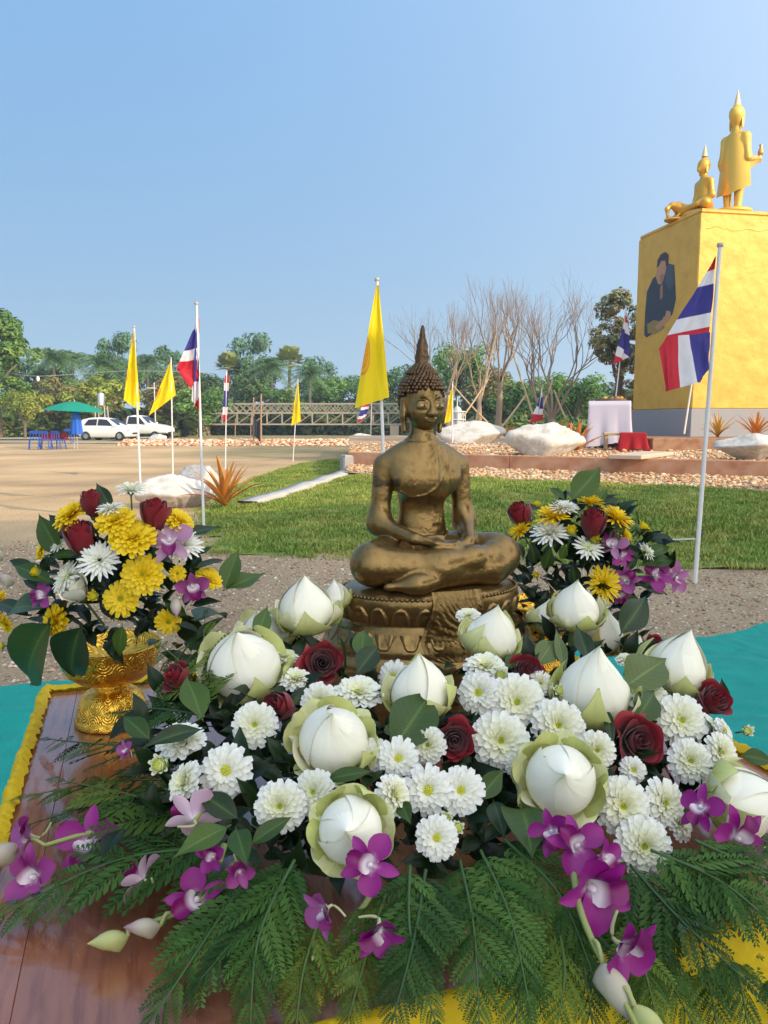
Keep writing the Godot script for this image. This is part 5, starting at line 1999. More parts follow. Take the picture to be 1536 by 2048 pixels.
func build_statue() -> void:
	var o := base("bronze_buddha_statue", Vector3(0.070, TABLE_Y, -1.18), deg_to_rad(15))
	o.scale = Vector3.ONE * 0.968
	var br := bronze()
	var bc := col(0.27, 0.178, 0.068)
	# lotus throne, oval
	var oval := Transform3D(Basis.from_scale(Vector3(1, 1, 0.70)), Vector3.ZERO)
	var m := M.new()
	lathe(m, [Vector2(0, 0), Vector2(0.193, 0), Vector2(0.1935, 0.004), Vector2(0.191, 0.086), Vector2(0.186, 0.096), Vector2(0.174, 0.104), Vector2(0.171, 0.108), Vector2(0.1735, 0.112), Vector2(0.171, 0.117), Vector2(0.164, 0.130), Vector2(0.150, 0.139), Vector2(0.141, 0.145), Vector2(0.139, 0.151), Vector2(0.1425, 0.159), Vector2(0.147, 0.168), Vector2(0.149, 0.179), Vector2(0.1485, 0.187), Vector2(0.145, 0.190), Vector2(0.142, 0.1905), Vector2(0.138, 0.194), Vector2(0.131, 0.199), Vector2(0.11, 0.202), Vector2(0, 0.203)], 72, bc, oval)
	put("lotus_base", m, br, o)
	# raised petals in two rows, turned up and turned down
	var pet := func(down: bool) -> ArrayMesh:
		var pmsh := M.new()
		var hh := 0.028 if not down else 0.027
		for a in 11:
			for b in 9:
				var t := a / 10.0
				var s := b / 4.0 - 1.0
				var w := 0.0165 * (pow(sin(PI * clampf(0.5 * t + 0.5, 0, 1)), 0.45) if t > 0.02 else 1.0) * (1.0 if t < 0.97 else 0.6)
				var rim := maxf(absf(s), t)
				var z := 0.0045 * (1.0 - pow(rim, 4.0)) + (0.0028 if rim > 0.72 and rim < 0.93 else 0.0) - 0.0015
				pmsh.add(Vector3(s * w, (t - 0.5) * hh * (-1.0 if down else 1.0), z), bc * (1.12 if rim > 0.7 else 0.95))
		for a in 10:
			for b in 8:
				var k := a * 9 + b
				pmsh.quad(k, k + 1, k + 10, k + 9)
		return pmsh.done()
	var pm_up: ArrayMesh = pet.call(false)
	var pm_dn: ArrayMesh = pet.call(true)
	for row in 2:
		var n := 24
		for k in n:
			var a := TAU * (k + 0.5 * row) / n
			var rr := 0.1455 if row == 0 else 0.1615
			var yy := 0.1665 if row == 0 else 0.1275
			var out := Vector3(sin(a), 0, cos(a) / 0.7).normalized()
			var p := put("lotus_petal", pm_up if row == 0 else pm_dn, br, o)
			var bs := along(out)
			p.transform = Transform3D(bs * Basis(Vector3.RIGHT, 0.22 if row == 0 else -0.5), Vector3(sin(a) * rr, yy, cos(a) * rr * 0.7))
	m = M.new()
	for k in 110:
		var a := TAU * k / 110
		ball(m, Vector3(sin(a) * 0.1455, 0.1915, cos(a) * 0.1455 * 0.7), Vector3.ONE * 0.0028, 5, 6, bc * 1.05)
	stuff(put("bead_row", m, br, o))
	# embossed cloth that falls over the front of the base
	m = M.new()
	grid(m, 34, 30, func(u, v):
		var h = 0.203 - 0.106 * u
		var half := lerpf(0.040, 0.062, smoothstep(0.1, 0.8, u)) * (sqrt(maxf(1.0 - pow(maxf(u - 0.62, 0.0) / 0.38, 2.2), 0.0)) if u > 0.62 else 1.0)
		var x = (2.0 * v - 1.0) * half + 0.012
		var r := look([0.135, 0.147, 0.1515, 0.1525, 0.153, 0.156, 0.162, 0.168, 0.172], u)
		var z := sqrt(maxf(r * r - x * x, 0.0)) * 0.7
		var bump := 0.0016 * sin(x * 900.0 + 2.0 * sin(h * 500.0)) * sin(h * 820.0) + 0.0016 * sin(x * 1500.0) * cos(h * 1300.0)
		var edge := absf(2.0 * v - 1.0)
		if edge > 0.8 or u > 0.92:
			bump = 0.002
		return Vector3(x, h, z + 0.003 + bump), func(_u, _v): return bc * 0.8)
	put("draped_cloth", m, br, o)
	# body
	var s := Sdf.new()
	s.k_in = 0.026
	s.k_out = 0.0055
	var flat := Vector3(1, 1, 1.3)
	var tz := -0.042
	s.cap(Vector3(0, 0.030, tz), Vector3(0, 0.065, tz), 0.050, 0.038, 0, flat)
	s.cap(Vector3(0, 0.078, tz), Vector3(0, 0.155, tz), 0.0305, 0.0440, 0, flat)
	s.cap(Vector3(-0.050, 0.184, tz), Vector3(0.050, 0.184, tz), 0.0205, 0.0205, 0)
	s.cap(Vector3(-0.028, 0.195, tz), Vector3(0.028, 0.195, tz), 0.021, 0.021, 0)
	s.ball(Vector3(-0.026, 0.158, tz + 0.030), Vector3(0.025, 0.020, 0.013), 0)
	s.ball(Vector3(0.028, 0.158, tz + 0.030), Vector3(0.025, 0.020, 0.013), 0)
	s.cap(Vector3(0, 0.195, tz), Vector3(0, 0.245, tz + 0.002), 0.0205, 0.0190, 0)
	var sh := [Vector3(-0.0625, 0.181, tz), Vector3(0.0625, 0.181, tz)]
	var el := [Vector3(-0.0735, 0.088, tz + 0.004), Vector3(0.0735, 0.088, tz + 0.004)]
	var wr := [Vector3(-0.034, 0.071, 0.030), Vector3(0.054, 0.066, 0.036)]
	# thighs and shins
	s.cap(Vector3(-0.040, 0.034, tz), Vector3(-0.103, 0.036, 0.034), 0.037, 0.034, 3)
	s.cap(Vector3(-0.103, 0.034, 0.038), Vector3(0.0, 0.031, 0.064), 0.032, 0.022, 4)
	s.cap(Vector3(0.0, 0.031, 0.064), Vector3(0.052, 0.043, 0.062), 0.022, 0.0145, 4)
	s.cap(Vector3(0.052, 0.043, 0.062), Vector3(0.092, 0.052, 0.048), 0.0145, 0.011, 4, Vector3(1, 1.2, 1))
	s.cap(Vector3(0.040, 0.034, tz), Vector3(0.108, 0.041, 0.028), 0.037, 0.034, 5)
	s.cap(Vector3(0.108, 0.038, 0.032), Vector3(0.084, 0.028, 0.047), 0.032, 0.027, 6)
	s.cap(Vector3(0.084, 0.028, 0.047), Vector3(-0.045, 0.010, 0.082), 0.027, 0.0125, 6)
	s.cap(Vector3(-0.045, 0.010, 0.082), Vector3(-0.088, 0.007, 0.074), 0.011, 0.0075, 6, Vector3(1, 1.25, 1))
	for k in 2:
		var g := 7 + k
		s.cap(sh[k], el[k], 0.0190, 0.0145, g)
		s.cap(el[k], wr[k], 0.0150, 0.0098, g)
	# hands: the right one lies in the left
	s.cap(Vector3(-0.034, 0.071, 0.030), Vector3(-0.006, 0.066, 0.045), 0.0108, 0.0115, 9, Vector3(1, 1.45, 1))
	s.cap(Vector3(0.054, 0.066, 0.036), Vector3(0.024, 0.056, 0.052), 0.0108, 0.0115, 10, Vector3(1, 1.45, 1))
	for k in 4:
		var z := 0.036 + 0.0068 * k
		s.cap(Vector3(-0.006, 0.0675 - 0.001 * k, z), Vector3(0.030 - 0.002 * absf(k - 1.5), 0.063 - 0.001 * k, z + 0.005), 0.0042, 0.0033, 11 + k)
		s.cap(Vector3(0.024, 0.0555 - 0.001 * k, z + 0.008), Vector3(-0.014 + 0.002 * absf(k - 1.5), 0.0525 - 0.001 * k, z + 0.012), 0.0042, 0.0033, 15 + k)
	s.cap(Vector3(-0.014, 0.074, 0.040), Vector3(0.010, 0.073, 0.036), 0.0045, 0.0036, 19)
	s.cap(Vector3(0.032, 0.062, 0.052), Vector3(0.014, 0.063, 0.056), 0.0045, 0.0036, 20)
	# toes
	for k in 4:
		s.cap(Vector3(0.088, 0.053 - 0.004 * k, 0.047 + 0.004 * k), Vector3(0.102, 0.055 - 0.005 * k, 0.039 + 0.004 * k), 0.0042, 0.0034, 21)
	var hem := [Vector2(0.024, 0.21), Vector2(0.020, 0.165), Vector2(0.010, 0.146), Vector2(-0.008, 0.135), Vector2(-0.028, 0.132), Vector2(-0.048, 0.142)]
	var low_hem := [Vector2(-0.034, 0.080), Vector2(-0.01, 0.068), Vector2(0.02, 0.066), Vector2(0.045, 0.076)]
	var extra := func(p: Vector3, d: float) -> float:
		if absf(d) > 0.012:
			return d
		var q := Vector2(p.x, p.y)
		if p.z > tz and absf(p.x) < 0.062 and p.y > 0.06:
			var e := near_poly(q, hem)
			d -= 0.0016 * (1.0 - smoothstep(0.0007, 0.0026, e))
			# sash from the left shoulder, with a tasselled end
			if p.y > 0.086 and p.y < 0.215 and p.z > tz + 0.01:
				var w := absf(p.x - (0.026 - 0.06 * maxf(0.2 - p.y, 0.0)))
				d -= 0.0018 * (1.0 - smoothstep(0.0085, 0.0105, w)) * (0.75 + 0.25 * smoothstep(0.0, 0.003, absf(w - 0.004)))
				if p.y < 0.104:
					d -= 0.0012 * sin(p.x * 1100.0) * sin(p.y * 900.0) * (1.0 - smoothstep(0.010, 0.013, w))
			d -= 0.0015 * (1.0 - smoothstep(0.001, 0.003, near_poly(q, low_hem))) * (1.0 if p.z > 0.0 - 0.02 else 0.0)
			d -= 0.0016 * (1.0 - smoothstep(0.0012, 0.0032, q.distance_to(Vector2(-0.026, 0.152))))
		if p.y > 0.215 and p.y < 0.236:
			d += 0.0011 * (1.0 - smoothstep(0.0006, 0.0016, absf(fposmod(p.y - 0.2175, 0.0065) - 0.00325)))
		# cast line of the armlet and ankle hems
		if p.x < -0.05 and p.y > 0.13:
			d += 0.0009 * (1.0 - smoothstep(0.0004, 0.0012, absf(p.y - 0.148 - 0.1 * (p.x + 0.08))))
		return d
	var tone := func(p: Vector3) -> Color:
		var c := bc
		if p.x < -0.047 and p.y > 0.147 + 0.1 * (p.x + 0.08) and p.y < 0.162 + 0.004 * sin(p.x * 110.0 + p.z * 60.0):
			c = col(0.13, 0.095, 0.055)
		var crust := clampf(nz.get_noise_3d(p.x * 220, p.y * 220, p.z * 220) * 2.0 - 0.45, 0, 1)
		return c.lerp(col(0.2, 0.12, 0.06), crust * 0.5)
	var body := put("body", s.mesh(Vector3(-0.155, -0.004, -0.105), Vector3(0.16, 0.262, 0.115), 0.0023, extra, tone), br, o)
	body.position = Vector3(0, 0.2025, 0.0)
	# head
	var h := Sdf.new()
	h.k_in = 0.010
	h.k_out = 0.0022
	h.ball(Vector3(0, 0.014, -0.006), Vector3(0.0345, 0.040, 0.040), 0)
	h.ball(Vector3(0, -0.010, 0.007), Vector3(0.0295, 0.033, 0.032), 0)
	h.ball(Vector3(0, -0.031, 0.021), Vector3(0.0125, 0.009, 0.011), 0)
	h.ball(Vector3(-0.016, -0.014, 0.024), Vector3(0.011, 0.012, 0.010), 0)
	h.ball(Vector3(0.016, -0.014, 0.024), Vector3(0.011, 0.012, 0.010), 0)
	h.cap(Vector3(0, -0.025, -0.006), Vector3(0, -0.06, -0.004), 0.0185, 0.0185, 0)
	h.cap(Vector3(0, 0.007, 0.0375), Vector3(0, -0.0135, 0.0445), 0.0028, 0.0042, 1)
	h.ball(Vector3(-0.0055, -0.0145, 0.0405), Vector3(0.0038, 0.003, 0.004), 1)
	h.ball(Vector3(0.0055, -0.0145, 0.0405), Vector3(0.0038, 0.003, 0.004), 1)
	for q in [-1.0, 1.0]:
		h.ball(Vector3(q * 0.0138, 0.0035, 0.0322), Vector3(0.0094, 0.0042, 0.0052), 2)
		h.ball(Vector3(q * 0.0138, -0.0048, 0.0325), Vector3(0.0092, 0.0032, 0.0052), 2)
		h.cap(Vector3(q * 0.0035, 0.0075, 0.0385), Vector3(q * 0.0125, 0.0142, 0.0358), 0.0007, 0.0007, 3)
		h.cap(Vector3(q * 0.0125, 0.0142, 0.0358), Vector3(q * 0.0235, 0.0095, 0.0298), 0.0007, 0.0006, 3)
		h.cap(Vector3(q * 0.0335, 0.008, -0.006), Vector3(q * 0.0345, -0.018, -0.004), 0.0062, 0.0048, 4, Vector3(1.3, 1, 0.75))
		h.cap(Vector3(q * 0.0345, -0.018, -0.004), Vector3(q * 0.0325, -0.044, -0.001), 0.0045, 0.0052, 4, Vector3(1.2, 1, 0.85))
		h.cap(Vector3(0, -0.0225, 0.0415), Vector3(q * 0.0095, -0.0228, 0.0365), 0.0021, 0.0009, 5)
		h.cap(Vector3(0, -0.0272, 0.0405), Vector3(q * 0.0075, -0.0260, 0.0365), 0.0027, 0.0012, 6)
	var tone2 := func(p: Vector3) -> Color:
		var hair := p.y > 0.0265 - 9.0 * p.x * p.x + minf(p.z, 0.0) * 0.6 or (p.z < -0.006 and absf(p.x) < 0.0345 and p.y > -0.035)
		var crust := clampf(nz.get_noise_3d(p.x * 300, p.y * 300, p.z * 300) * 2.0 - 0.5, 0, 1)
		return col(0.17, 0.105, 0.055) if hair else bc.lerp(col(0.2, 0.12, 0.06), crust * 0.5)
	var hd := Node3D.new()
	hd.name = "head"
	o.add_child(hd)
	hd.transform = Transform3D(Basis.from_euler(Vector3(0.04, 0.09, 0.0)).scaled_local(Vector3.ONE * 0.95), Vector3(0, 0.482, tz + 0.004))
	put("face", h.mesh(Vector3(-0.045, -0.062, -0.052), Vector3(0.045, 0.058, 0.055), 0.00135, func(_p, d): return d, tone2), br, hd)
	for q in [-1.0, 1.0]:
		m = M.new()
		ball(m, Vector3(q * 0.0138, -0.0008, 0.0357), Vector3(0.0076, 0.0017, 0.0042), 8, 14, col(0.55, 0.50, 0.42))
		put("eye_white", m, vm("enamel", 0.3), hd)
		m = M.new()
		ball(m, Vector3(q * 0.0138 + 0.0006, -0.0008, 0.0392), Vector3(0.0020, 0.0018, 0.0013), 6, 10, col(0.012, 0.012, 0.012))
		put("pupil", m, vm("enamel", 0.3), hd)
	# hair of small curls
	m = M.new()
	var hc := col(0.15, 0.092, 0.05)
	var rows := 17
	for a in rows:
		var e := PI * (0.05 + 0.66 * a / rows)
		var ring := int(maxf(6.0, TAU * sin(e) * 0.0375 / 0.0066))
		for k in ring:
			var w := TAU * (k + 0.5 * (a % 2)) / ring
			var dv := Vector3(sin(e) * sin(w), cos(e), sin(e) * cos(w))
			var p := Vector3(0, 0.013, -0.007) + dv * Vector3(0.0375, 0.0455, 0.0430) + Vector3(rng.randf_range(-1, 1), rng.randf_range(-1, 1), rng.randf_range(-1, 1)) * 0.0007
			var line := 0.0275 - 9.0 * p.x * p.x + minf(p.z, 0.0) * 1.1
			if p.y < line or p.y < -0.028:
				continue
			if absf(p.x) > 0.0325 and p.z > -0.012 and p.y < 0.012:
				continue
			ball(m, p, Vector3.ONE * rng.randf_range(0.0036, 0.0042), 5, 7, jig(hc, 0.2))
	for a in 5:
		var r := 0.0250 - 0.0034 * a
		for k in int(TAU * r / 0.0056):
			var w := TAU * (k + 0.5 * (a % 2)) / int(TAU * r / 0.0056)
			ball(m, Vector3(sin(w) * r, 0.0525 + 0.0034 * a, cos(w) * r - 0.007), Vector3.ONE * 0.0034, 5, 7, jig(hc, 0.12))
	stuff(put("hair_curl", m, br, hd))
	m = M.new()
	lathe(m, [Vector2(0.028, 0.045), Vector2(0.022, 0.056), Vector2(0.0135, 0.066), Vector2(0.0105, 0.07), Vector2(0.0115, 0.078), Vector2(0.0105, 0.088), Vector2(0.0088, 0.094), Vector2(0.0092, 0.098), Vector2(0.0068, 0.108), Vector2(0.0052, 0.112), Vector2(0.0055, 0.115), Vector2(0.0036, 0.121), Vector2(0.0038, 0.124), Vector2(0.0022, 0.131), Vector2(0, 0.133)], 24, hc * 0.9, Transform3D(Basis.IDENTITY, Vector3(0, 0, -0.007)))
	var n := m.v.size()
	for k in n:
		var p := m.v[k]
		var w := atan2(p.x, p.z + 0.007)
		var g := 1.0 + 0.12 * sin(w * 6.0 + p.y * 260.0)
		m.v[k] = Vector3(p.x * g, p.y, (p.z + 0.007) * g - 0.007)
	put("flame_finial", m, br, hd)
	tag(o, "seated bronze buddha statue with hands in its lap on an oval lotus base", "statue")

# ---------------------------------------------------------------- flowers
const CH_SHAPE := [0.42, 0.62, 0.82, 0.95, 1.0, 0.9, 0.55]
const SP_SHAPE := [0.5, 0.7, 0.85, 0.95, 1.0, 0.8, 0.3]
const LEAF_SHAPE := [0.05, 0.48, 0.82, 0.98, 1.0, 0.9, 0.70, 0.42, 0.16, 0.0]

var protos := {}


func petal_mat() -> StandardMaterial3D:
	return vm("petal", 0.6, 0.0, 0.45)


func leaf_mat() -> StandardMaterial3D:
	if mats.has("leaf"):
		return mats["leaf"]
	var m := vm("leaf", 0.40, 0.0, 0.3)
	var im := Image.create(64, 256, false, Image.FORMAT_RGB8)
	for y in 256:
		for x in 64:
			var s := absf(x - 31.5) / 31.5
			var t := y / 256.0
			var vein := absf(fposmod(t * 9.0 - s * 1.6, 1.0) - 0.5) * 2.0
			var k := 0.80 + 0.10 * smoothstep(0.86, 0.97, vein)
			if s < 0.06:
				k = 1.0
			k *= 0.93 + 0.07 * sin(x * 1.3 + y * 0.7) * sin(y * 0.31)
			im.set_pixel(x, y, Color(k, k, k * 0.95))
	m.albedo_texture = ImageTexture.create_from_image(im)
	m.metallic_specular = 0.4
	return m


func with_stem(o: Node3D, len: float, r: float, c: Color) -> void:
	var m := M.new()
	tube(m, [Vector3(0, -len, 0), Vector3(0, -len * 0.4, 0), Vector3(0, 0, 0)], r, r * 1.3, 6, c)
	put("stem", m, vm("stem", 0.6), o)


# daisy-like chrysanthemum, one unit across
func chrys(seed_: int, o: Dictionary) -> Node3D:
	var n := Node3D.new()
	rng.seed = seed_
	var mat := petal_mat()
	var c0: Color = o.c0
	var c1: Color = o.c1
	var shape: Array = o.get("shape", CH_SHAPE)
	var rings: Array = o.rings
	var wide: float = o.get("wide", 0.17)
	var lift: float = o.get("lift", 0.0)
	for q in 2:
		pass
	var outer: Array = []
	for q in 3:
		var pmh := M.new()
		petal(pmh, Transform3D.IDENTITY, 0.44 * rng.randf_range(0.94, 1.04), wide * rng.randf_range(0.9, 1.1), shape, lift + rng.randf_range(-0.05, 0.1), lift - 0.05 + rng.randf_range(-0.3, 0.15), 0.38, c0, c1, 6, 4)
		outer.append(pmh.done())
	var cnt: int = rings[0][0]
	for k in cnt:
		var p := put("petal", outer[rng.randi() % 3], mat, n)
		var a := TAU * k / cnt + rng.randf_range(-0.09, 0.09)
		p.transform = Transform3D(Basis(Vector3.UP, a) * Basis(Vector3.RIGHT, rng.randf_range(-0.08, 0.16)) * Basis(Vector3.BACK, rng.randf_range(-0.2, 0.2)), Vector3(sin(a), 0, cos(a)) * 0.06 + Vector3(0, rng.randf_range(-0.01, 0.01), 0))
	var m := M.new()
	for r in range(1, rings.size()):
		var g: Array = rings[r]
		for k in g[0]:
			var a = TAU * (k + 0.5 * (r % 2)) / g[0] + rng.randf_range(-0.1, 0.1)
			var e: float = g[2] + rng.randf_range(-0.12, 0.12) + lift
			petal(m, turn(Vector3.UP, a) * Transform3D(Basis(Vector3.BACK, rng.randf_range(-0.2, 0.2)), Vector3(0, 0.012 * r, 0.045)), g[1] * rng.randf_range(0.9, 1.08), wide * g[3], shape, e + 0.15, e - 0.35, 0.45, c0.lerp(o.get("cin", c0), float(r) / rings.size()), c1.lerp(o.get("cin", c1), 0.6 * float(r) / rings.size()), 5, 3)
	stuff(put("inner_petals", m, mat, n))
	m = M.new()
	var cr: float = o.get("eye", 0.12)
	if cr > 0.0:
		var ec: Color = o.get("ceye", col(0.55, 0.52, 0.05))
		ball(m, Vector3(0, 0.03, 0), Vector3(cr, cr * 0.62, cr), 7, 14, ec)
		for k in 60:
			var f := (k + 0.5) / 60.0
			var a := k * 2.39996
			var rr := sqrt(f) * cr * 1.05
			ball(m, Vector3(cos(a) * rr, 0.03 + cr * 0.62 * sqrt(maxf(1.0 - f, 0.0)) + 0.004, sin(a) * rr), Vector3(0.016, 0.02, 0.016), 3, 5, ec.lerp(col(0.2, 0.28, 0.02), clampf(1.0 - f * 2.6, 0, 1) * 0.8) * rng.randf_range(0.8, 1.25))
		put("flower_centre", m, vm("floret", 0.8), n)
	m = M.new()
	lathe(m, [Vector2(0.02, -0.16), Vector2(0.06, -0.12), Vector2(0.13, -0.05), Vector2(0.15, -0.02)], 10, col(0.10, 0.17, 0.04))
	put("calyx", m, vm("stem", 0.6), n)
	with_stem(n, o.get("stem", 1.0), 0.022, col(0.10, 0.17, 0.045))
	return n


# shut chrysanthemum bud
func chrys_bud(c: Color, eye: Color) -> Node3D:
	var n := Node3D.new()
	var m := M.new()
	for k in 22:
		var a := k * 2.39996
		var f := k / 22.0
		petal(m, turn(Vector3.UP, a) * Transform3D(Basis.IDENTITY, Vector3(0, -0.1, 0.28 - 0.12 * f)), 0.42, 0.2, CH_SHAPE, 1.35, lerpf(0.9, 2.0, f), 0.5, c, c, 4, 2)
	stuff(put("petals", m, petal_mat(), n))
	m = M.new()
	ball(m, Vector3(0, 0.08, 0), Vector3(0.26, 0.16, 0.26), 5, 10, eye)
	put("flower_centre", m, vm("floret", 0.8), n)
	m = M.new()
	ball(m, Vector3(0, -0.14, 0), Vector3(0.36, 0.26, 0.36), 6, 10, col(0.12, 0.19, 0.05))
	put("calyx", m, vm("stem", 0.6), n)
	with_stem(n, 2.4, 0.07, col(0.10, 0.17, 0.045))
	return n


# lotus with its outer petals folded back, one unit across the bud
func lotus(seed_: int, flaps: int, open: float, tall: float, split := false, old := false) -> Node3D:
	var n := Node3D.new()
	rng.seed = seed_
	var prof := [0.24, 0.38, 0.465, 0.498, 0.492, 0.455, 0.39, 0.295, 0.185, 0.085, 0.0]
	var wid := [1.0, 1.0, 1.0, 1.0, 0.97, 0.92, 0.84, 0.72, 0.55, 0.36, 0.15]
	var mat := vm("lotus_petal", 0.5, 0.0, 0.12)
	var white := col(0.90, 0.87, 0.72)
	var green := col(0.58, 0.57, 0.28)
	for k in 6:
		var m := M.new()
		var a0 := TAU * k / 6.0 * 2.0 + (TAU / 6 if k >= 3 else 0.0) + rng.randf_range(-0.15, 0.15)
		var span := 1.25 + 0.12 * (k % 2)
		var off := 0.012 + 0.015 * (5 - k)
		var pale := rng.randf_range(0.9, 1.04)
		var hh := tall * (1.0 - 0.06 * (k % 3)) * (0.80 if split and k == 1 else 1.0)
		grid(m, 14, 22, func(u, v):
			var s: float = 2.0 * v - 1.0
			var a: float = a0 + s * span * look(wid, u)
			var r: float = look(prof, u) * 0.96 + off * (1.0 - u) + 0.022 * smoothstep(0.72, 1.0, absf(s)) * (1.0 - 0.6 * u)
			var bend: float = 0.02 * sin(u * PI)
			return Vector3(sin(a) * (r + bend * 0.2), u * hh - 0.42 * tall + 0.006 * nz.get_noise_2d(a * 30 + seed_, u * 9), cos(a) * (r + bend * 0.2)),
			func(u, v): return green.lerp(white, smoothstep(0.0, 0.42, u)).lerp(col(0.66, 0.70, 0.42), 0.5 * smoothstep(0.75, 1.0, u)) * (1.0 + 0.015 * sin(v * 70.0 + 3.0 * sin(v * 23.0))) * pale)
		put("petal", m, mat, n)
	var core := M.new()
	var cp := []
	for k in prof.size():
		cp.append(Vector2(prof[k] * 0.93, k / 10.0 * tall * 0.97 - 0.42 * tall))
	lathe(core, cp, 20, white)
	put("heart", core, mat, n)
	for k in flaps:
		var m := M.new()
		var row := k % 2
		var a0 := TAU * k / flaps + rng.randf_range(-0.14, 0.14)
		var span := rng.randf_range(0.44, 0.60)
		var fl := open * (0.75 + 0.5 * rng.randf()) * (1.0 if row else 0.7)
		var h0 := tall * (0.60 if row else 0.78) * rng.randf_range(0.75, 1.2) * (1.0 - 0.15 * open)
		var skew := rng.randf_range(-0.5, 0.5)
		var tint := Color.WHITE.lerp(col(0.86, 0.92, 0.62), rng.randf()) * (Color.WHITE if row else col(0.92, 0.93, 0.8))
		# the flap goes up to its folded edge, turns over and comes part of the way down inside
		grid(m, 12, 14, func(u, v):
			var s: float = 2.0 * v - 1.0
			var edge: float = h0 * (1.0 - 0.72 * absf(s - skew) / (1.0 + skew * signf(skew - s)))
			var t: float = u / 0.72 if u < 0.72 else 1.0 - (u - 0.72) / 0.28 * 0.55
			var inner: float = 0.0 if u < 0.72 else 0.022 * sin((u - 0.72) / 0.28 * PI * 0.5)
			var y: float = edge * t
			var r: float = look(prof, edge * t / tall) + (0.085 if row else 0.135) + fl * 0.17 * t * t - inner + 0.02 * sin(s * 3.0 + k * 2.0) * t
			var a: float = a0 + s * span * (0.75 + 0.45 * t)
			return Vector3(sin(a) * r, y - 0.42 * tall - 0.02, cos(a) * r),
			func(u, v): return green.lerp(col(0.84, 0.80, 0.58) if row else col(0.74, 0.72, 0.42), smoothstep(0.1, 0.6, u) * 0.95) * (1.0 + 0.10 * nz.get_noise_2d(v * 30 + seed_ * 3, u * 20)) * (col(0.9, 0.74, 0.6) if old else Color.WHITE) * tint * Color.WHITE.lerp(col(0.62, 0.66, 0.34), smoothstep(0.55, 1.0, absf(2.0 * v - 1.0)) * 0.7))
		var fp := put("folded_petal", m, mat, n)
		var ax := Vector3(cos(a0), 0, -sin(a0))
		var low := Vector3(sin(a0) * 0.3, -0.42 * tall, cos(a0) * 0.3)
		var tip := Basis(ax, rng.randf_range(-0.10, 0.17) * (0.5 + open))
		fp.transform = Transform3D(tip, low - tip * low)
	var m := M.new()
	lathe(m, [Vector2(0.07, -0.62 * tall), Vector2(0.10, -0.5 * tall), Vector2(0.27, -0.41 * tall), Vector2(0.3, -0.38 * tall)], 14, col(0.36, 0.38, 0.16))
	put("receptacle", m, vm("stem", 0.6), n)
	m = M.new()
	tube(m, [Vector3(0, -1.75, 0), Vector3(0, -1.1, 0), Vector3(0, -0.5 * tall, 0)], 0.085, 0.10, 9, col(0.12, 0.20, 0.05))
	put("stem", m, vm("stem", 0.6), n)
	return n


# rose, one unit across
func rose(seed_: int, open: float, tall: float, red := Color(0.19, 0.003, 0.010)) -> Node3D:
	var n := Node3D.new()
	rng.seed = seed_
	var mat := vm("rose_petal", 0.55, 0.0, 0.15)
	mat.rim_enabled = true
	mat.rim = 0.4
	mat.rim_tint = 0.8
	var cnt := 17
	for k in cnt:
		var f := float(k) / (cnt - 1)
		var m := M.new()
		var a0 := k * 2.39996 + rng.randf_range(-0.2, 0.2)
		var rr := lerpf(0.045, 0.46, pow(f, 0.85))
		var hh := tall * lerpf(0.86, 0.74, f) * rng.randf_range(0.95, 1.04)
		var curl := open * pow(f, 1.5) * rng.randf_range(0.8, 1.25)
		var span := lerpf(1.7, 0.80, f)
		var sp := lerpf(0.035, 0.05, f)
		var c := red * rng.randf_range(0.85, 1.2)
		var ph := rng.randf() * 6.0
		grid(m, 9, 12, func(u, v):
			var s: float = 2.0 * v - 1.0
			var a: float = a0 + s * span
			var edge: float = 1.0 - 0.30 * pow(absf(s), 2.6) + 0.03 * sin(s * 5.0 + ph)
			var r: float = rr * (0.42 + 0.58 * sin(minf(u * 1.35, 1.0) * PI * 0.5)) + sp * s * 0.5 + curl * (0.22 + 0.08 * sin(s * 4.0 + ph)) * pow(u, 4.0) - 0.05 * (1.0 - curl) * pow(u, 5.0) * f
			var y: float = hh * u * edge - curl * 0.14 * pow(u, 6.0)
			return Vector3(sin(a) * r, y - tall * 0.45, cos(a) * r),
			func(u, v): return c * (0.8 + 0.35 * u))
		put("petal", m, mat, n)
	for k in 5:
		var m := M.new()
		petal(m, Transform3D(Basis.IDENTITY, Vector3(0, -tall * 0.45, 0.1)), 0.5, 0.2, LEAF_SHAPE, rng.randf_range(-0.3, 0.6), rng.randf_range(0.0, 1.2), 0.3, col(0.07, 0.12, 0.03), col(0.08, 0.14, 0.035), 5, 2)
		var q := put("sepal", m, vm("stem", 0.6), n)
		q.rotation.y = TAU * k / 5
	var m := M.new()
	lathe(m, [Vector2(0.05, -tall * 0.45 - 0.2), Vector2(0.13, -tall * 0.45 - 0.12), Vector2(0.16, -tall * 0.45), Vector2(0.1, -tall * 0.42)], 10, col(0.08, 0.14, 0.035))
	put("hip", m, vm("stem", 0.6), n)
	m = M.new()
	tube(m, [Vector3(0, -2.0, 0), Vector3(0, -tall * 0.45 - 0.15, 0)], 0.045, 0.05, 7, col(0.08, 0.13, 0.035))
	put("stem", m, vm("stem", 0.6), n)
	return n


